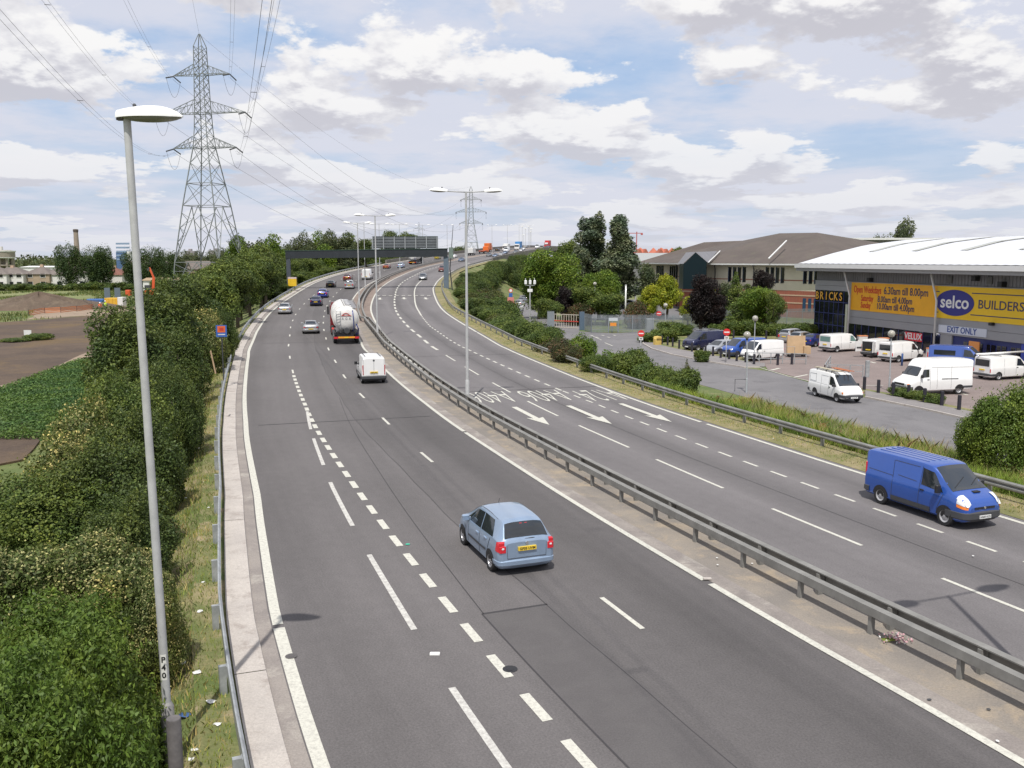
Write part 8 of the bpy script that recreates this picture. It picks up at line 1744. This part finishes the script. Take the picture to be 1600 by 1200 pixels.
for k, (px, py) in enumerate(((1347, 533), (1380, 537), (1456, 562))):
    x, y, _ = gp(px, py + (8 if k < 2 else 4), GR); mb = MB(); mb.bbox(-.5, .5, -.3, .3, 0, 1.15 if k < 2 else 1.3, .03); o = mb.build('goods_stack', M_WHITE2, None, loc=(x, y, GR)); tag(o, ['pallet of white goods with an orange top behind the first white vans', 'second pallet with an orange top against the warehouse wall', 'pale cage with an orange top beside the down pipe'][k], 'goods')
    m2 = MB(); m2.box(-.52, .52, -.32, .32, 1.153 if k < 2 else 1.303, 1.25 if k < 2 else 1.4); m2.build('cover', mat('cover_orange', (.65, .25, .12), .6), o)
# feeder posts in the tall grass
a = gp(1148, 612, GR); t = thing('barrier_frame', 'small dark tubular frame in the grass beside the service road', 'railing', a); mb = MB(); mb.tube([(0, 0, -.1), (0, 0, .95), (.8, 0, .95)], .03, 6); mb.build('tube', M_DARK, t)
# red dock spikes in the tall grass
for k, (px, py, Y) in enumerate([(1290, 632, 48), (1316, 645, 46), (1122, 598, 58)]):
    q = at(px, py + 16, Y); rs2 = np.random.RandomState(k); n = 260; hh = rs2.rand(n) ** .7 * .9; c = np.stack([rs2.normal(0, .12, n) * (1 - hh * .6) + .15 * np.sin(hh * 5 + k), rs2.normal(0, .12, n), hh], 1); nr = rs2.normal(size=(n, 3)); nr /= np.linalg.norm(nr, axis=1)[:, None]
    me = leaves_to_mesh('dock_plant', c, nr, np.full(n, .08), .6, np.zeros(n), [mat('dock_red', (.20, .055, .035), .8)], rs2); o = bpy.data.objects.new('dock_plant', me); C.objects.link(o); o.location = (q[0], q[1], gz(q[0], q[1]) + .2); tag(o, 'rusty red dock plant seeding above the tall grass', 'plant', 'red dock plants in the tall grass')
# ------------------------------------------------------------------ litter
rn = random.Random(31)
def crumple(name, r, m, seed, fl=.45):
    q = random.Random(seed); mb = MB(); n = 7; vs = [(0, 0, r * fl)]
    for k in range(n): a = 2 * PI * k / n; rr = r * q.uniform(.6, 1.2); vs.append((rr * math.cos(a), rr * math.sin(a), r * fl * q.uniform(.1, .7)))
    vs.append((0, 0, 0)); mb.add(vs, [(0, k + 1, (k + 1) % n + 1) for k in range(n)] + [(n + 1, (k + 1) % n + 1, k + 1) for k in range(n)]); return mb.build(name, m)
for k, (px, py) in enumerate([(273, 1142), (340, 1135), (298, 1190), (305, 1175), (317, 912), (337, 868), (335, 985), (326, 795), (318, 755), (310, 702), (300, 694), (283, 1035), (363, 1078), (370, 1050), (308, 1055), (350, 1160), (312, 958), (342, 1030), (330, 1100), (290, 780), (285, 1040), (345, 1038), (346, 1062)]):
    z = -.35; x, y, _ = gp(px, py, z)
    for _i in range(4): z = gz(x, y) + .05; x, y, _ = gp(px, py, z)
    o = crumple('litter', rn.uniform(.04, .09) * (1.3 if py > 1000 else 1.2), M_WHITE2 if k % 3 else M_WHITE, k); o.location = (x, y, z + .04); o.rotation_euler = (0, 0, rn.uniform(0, 6)); tag(o, 'scrap of white litter lying on the left grass verge', 'litter', 'white litter on the left verge')
def lit(px, py, z0, r, m, lb, cat='litter', sd=3, side=None):
    x, y, _ = gp(px, py, z0)
    o = crumple('litter', r, m, sd); o.location = (x, y, (gz(x, y) if side else z0) + .03); tag(o, lb, cat)
lit(266, 1022, -.7, .30, paint('rag_blue', (.03, .09, .25), 0, .7), 'crumpled blue sheet beside the near lamp column', sd=5, side=1); lit(290, 1158, -.7, .14, MT['paint_rag_blue'], 'small dark blue wrapper by the short post', sd=6, side=1); lit(339, 805, -.3, .22, M_WHITE, 'larger white wrapper against the left crash barrier', sd=7, side=1)
for k, (px, py) in enumerate([(1558, 1160), (1520, 870), (1120, 873), (1175, 882), (1121, 884), (1032, 665), (1208, 686), (1248, 683), (1045, 635)]): lit(px, py, .02, .04, M_WHITE2, 'tiny scrap of pale litter by the crash barriers'); 
for o in [q for q in bpy.data.objects if q.get('label') == 'tiny scrap of pale litter by the crash barriers']: o['group'] = 'tiny litter by the barriers'
x, y, _ = gp(1399, 1002, .01); t = thing('flowers', 'faded pink bunch of flowers laid at the foot of a central barrier post', 'flowers', (x, y, .02)); rs2 = np.random.RandomState(4); n = 90; c = np.abs(rs2.normal(0, .12, (n, 3))) * np.array([1.3, 1, .5]) * rs2.choice([-1, 1], (n, 3)); c[:, 2] = np.abs(c[:, 2]) + .03; nr = rs2.normal(size=(n, 3)); nr /= np.linalg.norm(nr, axis=1)[:, None]
me = leaves_to_mesh('blooms', c, nr, np.full(n, .07), .7, (rs2.rand(n) < .4), [mat('petal_pink', (.62, .36, .40), .7), M_WHITE2], rs2); o = bpy.data.objects.new('blooms', me); C.objects.link(o); o.parent = t; mb = MB()
for k in range(6): mb.bar((-.3, -.1 + k * .03, .03), (.05, -.06 + k * .03, .05), .012)
mb.build('stems', leaf_mat('grass_green', (0, 0, 0)), t)
x, y, _ = gp(1105, 906, .01); mb = MB(); mb.bbox(-.11, .11, -.05, .05, 0, .04, .01); o = mb.build('rubble', M_CONC, None, loc=(x, y, .03)); tag(o, 'flat pale fragment on the white line beside the central reserve', 'debris')
for k, (px, py) in enumerate(((1452, 1095), (1545, 1110), (915, 747))): 
    x, y, _ = gp(px, py, .01); o = crumple('debris', .045, M_DARK if k < 2 else M_WOOD, k + 20); o.location = (x, y, .03); tag(o, 'small dark fragment lying on the dusty central reserve', 'debris', 'dark fragments on the central reserve')
# ------------------------------------------------------------------ works in the field
def person(label, x, y, z, yaw, coat, legs, hat, bend=0.0):
    t = thing('person', label, 'person', (x, y, z), yaw)
    J = [(0, 0, .95), (0, 0, 1.2), (0, 0, 1.45), (0, 0, 1.58), (0, .02, 1.70), (.10, 0, .92), (.12, .02, .50), (.12, -.02, .08), (.12, .12, .04), (-.10, 0, .92), (-.14, -.03, .50), (-.15, -.10, .08), (-.15, .04, .04), (.20, 0, 1.42), (.28, .04, 1.15), (.24, .22, .98), (-.20, 0, 1.42), (-.27, .05, 1.15), (-.20, .24, 1.02)]
    E = [(0, 1), (1, 2), (2, 3), (3, 4), (0, 5), (5, 6), (6, 7), (7, 8), (0, 9), (9, 10), (10, 11), (11, 12), (2, 13), (13, 14), (14, 15), (2, 16), (16, 17), (17, 18)]
    Rr = [.16, .15, .17, .06, .10, .10, .07, .05, .045, .10, .07, .05, .045, .075, .055, .04, .075, .055, .04]
    me = bpy.data.meshes.new('body'); me.from_pydata(J, E, []); o = bpy.data.objects.new('body', me); C.objects.link(o); sk = o.modifiers.new('s', 'SKIN')
    for i, v in enumerate(me.skin_vertices[0].data): v.radius = (Rr[i], Rr[i]); v.use_root = (i == 0)
    sb = o.modifiers.new('u', 'SUBSURF'); sb.levels = 1
    dg = bpy.context.evaluated_depsgraph_get(); m2 = bpy.data.meshes.new_from_object(o.evaluated_get(dg)); bpy.data.objects.remove(o); m2.materials.clear()
    for m in (coat, legs, mat('skin', (.45, .28, .20), .6), M_BLACK): m2.materials.append(m)
    for p in m2.polygons:
        c = p.center; p.material_index = 3 if c.z < .12 else (1 if c.z < .95 else (2 if c.z > 1.50 or (c.y > .17 and c.z < 1.1) else 0)); p.use_smooth = True
    o = bpy.data.objects.new('body', m2); C.objects.link(o); o.parent = t
    mb = MB(); mb.lathe([(.135, 1.71), (.13, 1.78), (.09, 1.85), (.01, 1.87)], 12, (0, .02, 0)); mb.build('hard_hat', hat, t, True)
    mb = MB(); mb.lathe([(.185, 1.12), (.19, 1.15), (.19, 1.19), (.185, 1.20)], 12, cap=False); mb.build('reflective_band', M_WHITE2, t); return t
M_HVO = mat('hi_vis_orange', (.85, .16, .05), .6); M_HVY = mat('hi_vis_yellow', (.55, .80, .05), .6); M_TRN = mat('trousers_navy', (.03, .05, .15), .8)
x, y, _ = gp(157, 489, GL); person('worker in an orange jacket and blue trousers with a white hard hat', x, y, GL + .1, .4, M_HVO, M_TRN, M_WHITE); x, y, _ = gp(165, 486, GL); person('worker in a bright yellow-green jacket beside the yellow container', x, y, GL + .1, -.5, M_HVY, M_TRN, M_WHITE)
x, y, _ = gp(173, 480, GL); t = thing('skip_container', 'yellow steel container at the works yard, partly behind the hedge', 'container', (x, y, GL + .1)); mb = MB(); mb.bbox(-1.2, 1.4, 0, 2, .2, 1.75, .04); mb.build('body', mat('container_yellow', (.68, .40, .04), .6, 0, .15, 1), t); mb = MB(); mb.bbox(1.42, 2.5, 0, 1.8, .2, 1.9, .04); mb.build('white_unit', M_WHITE2, t)
for k in range(4): mb = MB(); mb.bar((-1.0 + k * .7, -.04, .2), (-1.0 + k * .7, -.04, 1.7), .07); mb.build('rib', MT['container_yellow'], t)
for k, px in enumerate((169, 185)):
    x, y, _ = gp(px, 474, GL); t = thing('steel_frame', ['left', 'right'][k] + ' of the two upright grey steel panels at the works', 'steel panel', (x, y, GL)); mb = MB(); mb.add([(-.75, 0, 0), (.55, 0, 0), (.40, .3, 3.4), (-.85, .3, 3.4), (-.75, .2, 0), (.55, .2, 0), (.40, .5, 3.4), (-.85, .5, 3.4)], [(0, 1, 2, 3), (4, 7, 6, 5), (0, 3, 7, 4), (1, 5, 6, 2), (3, 2, 6, 7)]); mb.build('panel', mat('panel_bluegrey', (.12, .15, .18), .6, .3), t)
x, y, _ = gp(151, 474, GL); mb = MB(); mb.bbox(-1.9, 1.9, -.8, .8, .2, 1.0, .15); o = mb.build('covered_stack', mat('tarp_blue', (.04, .12, .34), .5), None, loc=(x, y, GL)); tag(o, 'blue tarpaulin-covered stack in the works yard', 'covered stack')
x, y, _ = gp(92, 477, GL); mb = MB()
for k in range(5): mb.tube([(-3 + k * .5, k * .35, .15), (3 + k * .4, k * .3, .15)], .14, 6)
o = mb.build('pipe_stack', mat('pipe_grey', (.20, .23, .27), .5), None, loc=(x, y, GL)); tag(o, 'low stack of grey-blue pipes right of the earth heap', 'pipes')
x, y, _ = gp(52, 478, GL); mb = MB()
for k in range(3): mb.bar((k * .7 - 1.2, -.3, 1.6), (k * .7 + .5, -1.4, .4), .16)
o = mb.build('metal_bars', M_GALV, None, loc=(x, y - 4, GL)); tag(o, 'few pale metal bars lying against the earth heap', 'metal bars')
t = thing('mesh_fencing', 'orange plastic mesh fencing sagging across the field', 'fence', gp(60, 494, GL)); o0 = Vector(t.location); mb = MB(); PP = [(45, 494), (70, 490), (95, 489), (120, 487), (145, 484), (150, 480)]; PP = [Vector(gp(a, b, GL)) - o0 for a, b in PP]
for a, b in zip(PP[:-1], PP[1:]):
    for z in (.25, .5, .75, 1.0): mb.bar(a + Vector((0, 0, z - .1)), b + Vector((0, 0, z)), .13, .02, up=(0, 1, 0))
mb.build('mesh', mat('mesh_orange', (.60, .20, .07), .8), t)
for p in PP: m2 = MB(); m2.bar(p, p + Vector((0, 0, 1.15)), .06); m2.build('stake', M_DARK, t)
t = thing('site_fence', 'grey mesh site fence panels before the works yard', 'fence', gp(105, 482, GL)); o0 = Vector(t.location)
for k, (px, py) in enumerate(((105, 482), (118, 482), (131, 483), (143, 484))):
    p = Vector(gp(px, py, GL)) - o0; q = Vector(gp(px + 12, py + .5, GL)) - o0; m2 = MB(); m2.bar(p, p + Vector((0, 0, 1.8)), .06); m2.bar(q, q + Vector((0, 0, 1.8)), .06); m2.bar(p + Vector((0, 0, 1.8)), q + Vector((0, 0, 1.8)), .05); m2.bar(p + Vector((0, 0, .2)), q + Vector((0, 0, .2)), .05)
    for j in range(9): u = p.lerp(q, (j + .5) / 9); m2.bar(u + Vector((0, 0, .2)), u + Vector((0, 0, 1.8)), .02)
    m2.build('panel', M_POLED, t)
x, y, _ = gp(44, 531, GL); t = thing('field_notice', 'small white notice on posts standing in the ploughed field', 'sign', (x, y, GL + .08)); mb = MB(); mb.box(-.45, .45, -.02, .02, .5, 1.1); mb.build('board', M_WHITE2, t)
for sx in (-.35, .35): mb = MB(); mb.bar((sx, .04, -.1), (sx, .04, 1.1), .05); mb.build('post', M_WOOD, t)
kk = kH[0]; x, y, _ = gp(50, 532, GL); plant('weed_clump', 'patch of green weeds around the white notice in the field', 'plant', x + .6, y + .3, .9, 1.9, kk(), None, GL); x, y, _ = gp(28, 534, GL); plant('weed_clump', 'low green weeds left of the white notice in the field', 'plant', x, y, .5, 2.0, kk(), None, GL)
# excavator
x, y, _ = gp(236, 466, GL); t = thing('excavator', 'orange excavator with its boom raised behind the near lamp column', 'excavator', (x, y, GL), .2); M_EX = mat('excavator_orange', (.62, .10, .03), .5, 0, .1, 1)
mb = MB(); mb.bbox(-1.3, 1.5, -1.0, 1.0, 1.0, 2.1, .1); mb.build('house', M_EX, t); mb = MB(); mb.bbox(-1.2, .1, -1.1, -.2, 2.1, 3.3, .08); mb.build('cab', M_DARK, t)
for sy in (-1.1, .7): mb = MB(); mb.bbox(-1.9, 1.9, sy, sy + .5, 0, .9, .25); mb.build('track', M_BLACK, t)
mb = MB(); mb.bar((.6, 0, 1.8), (.9, 0, 5.2), .5, .6); mb.bar((.9, 0, 5.1), (.0, 0, 7.6), .32, .42); mb.build('boom', M_EX, t); mb = MB(); mb.bar((.0, 0, 7.5), (-.5, 0, 6.9), .55, .4); mb.bar((.3, 0, 2.4), (.6, 0, 4.6), .14); mb.build('bucket', M_DARK, t)
mb = MB(); mb.bbox(-2.5, -1.35, -.6, .6, .6, 2.0, .1); o = mb.build('site_dumper', M_EX, None, loc=(x - 4.5, y + 2, GL)); tag(o, 'low orange machine left of the excavator, behind the lamp column', 'machine')

for o in list(bpy.data.objects):
    if o.get('category') in ('litter', 'debris', 'plant'): o['kind'] = 'thing'
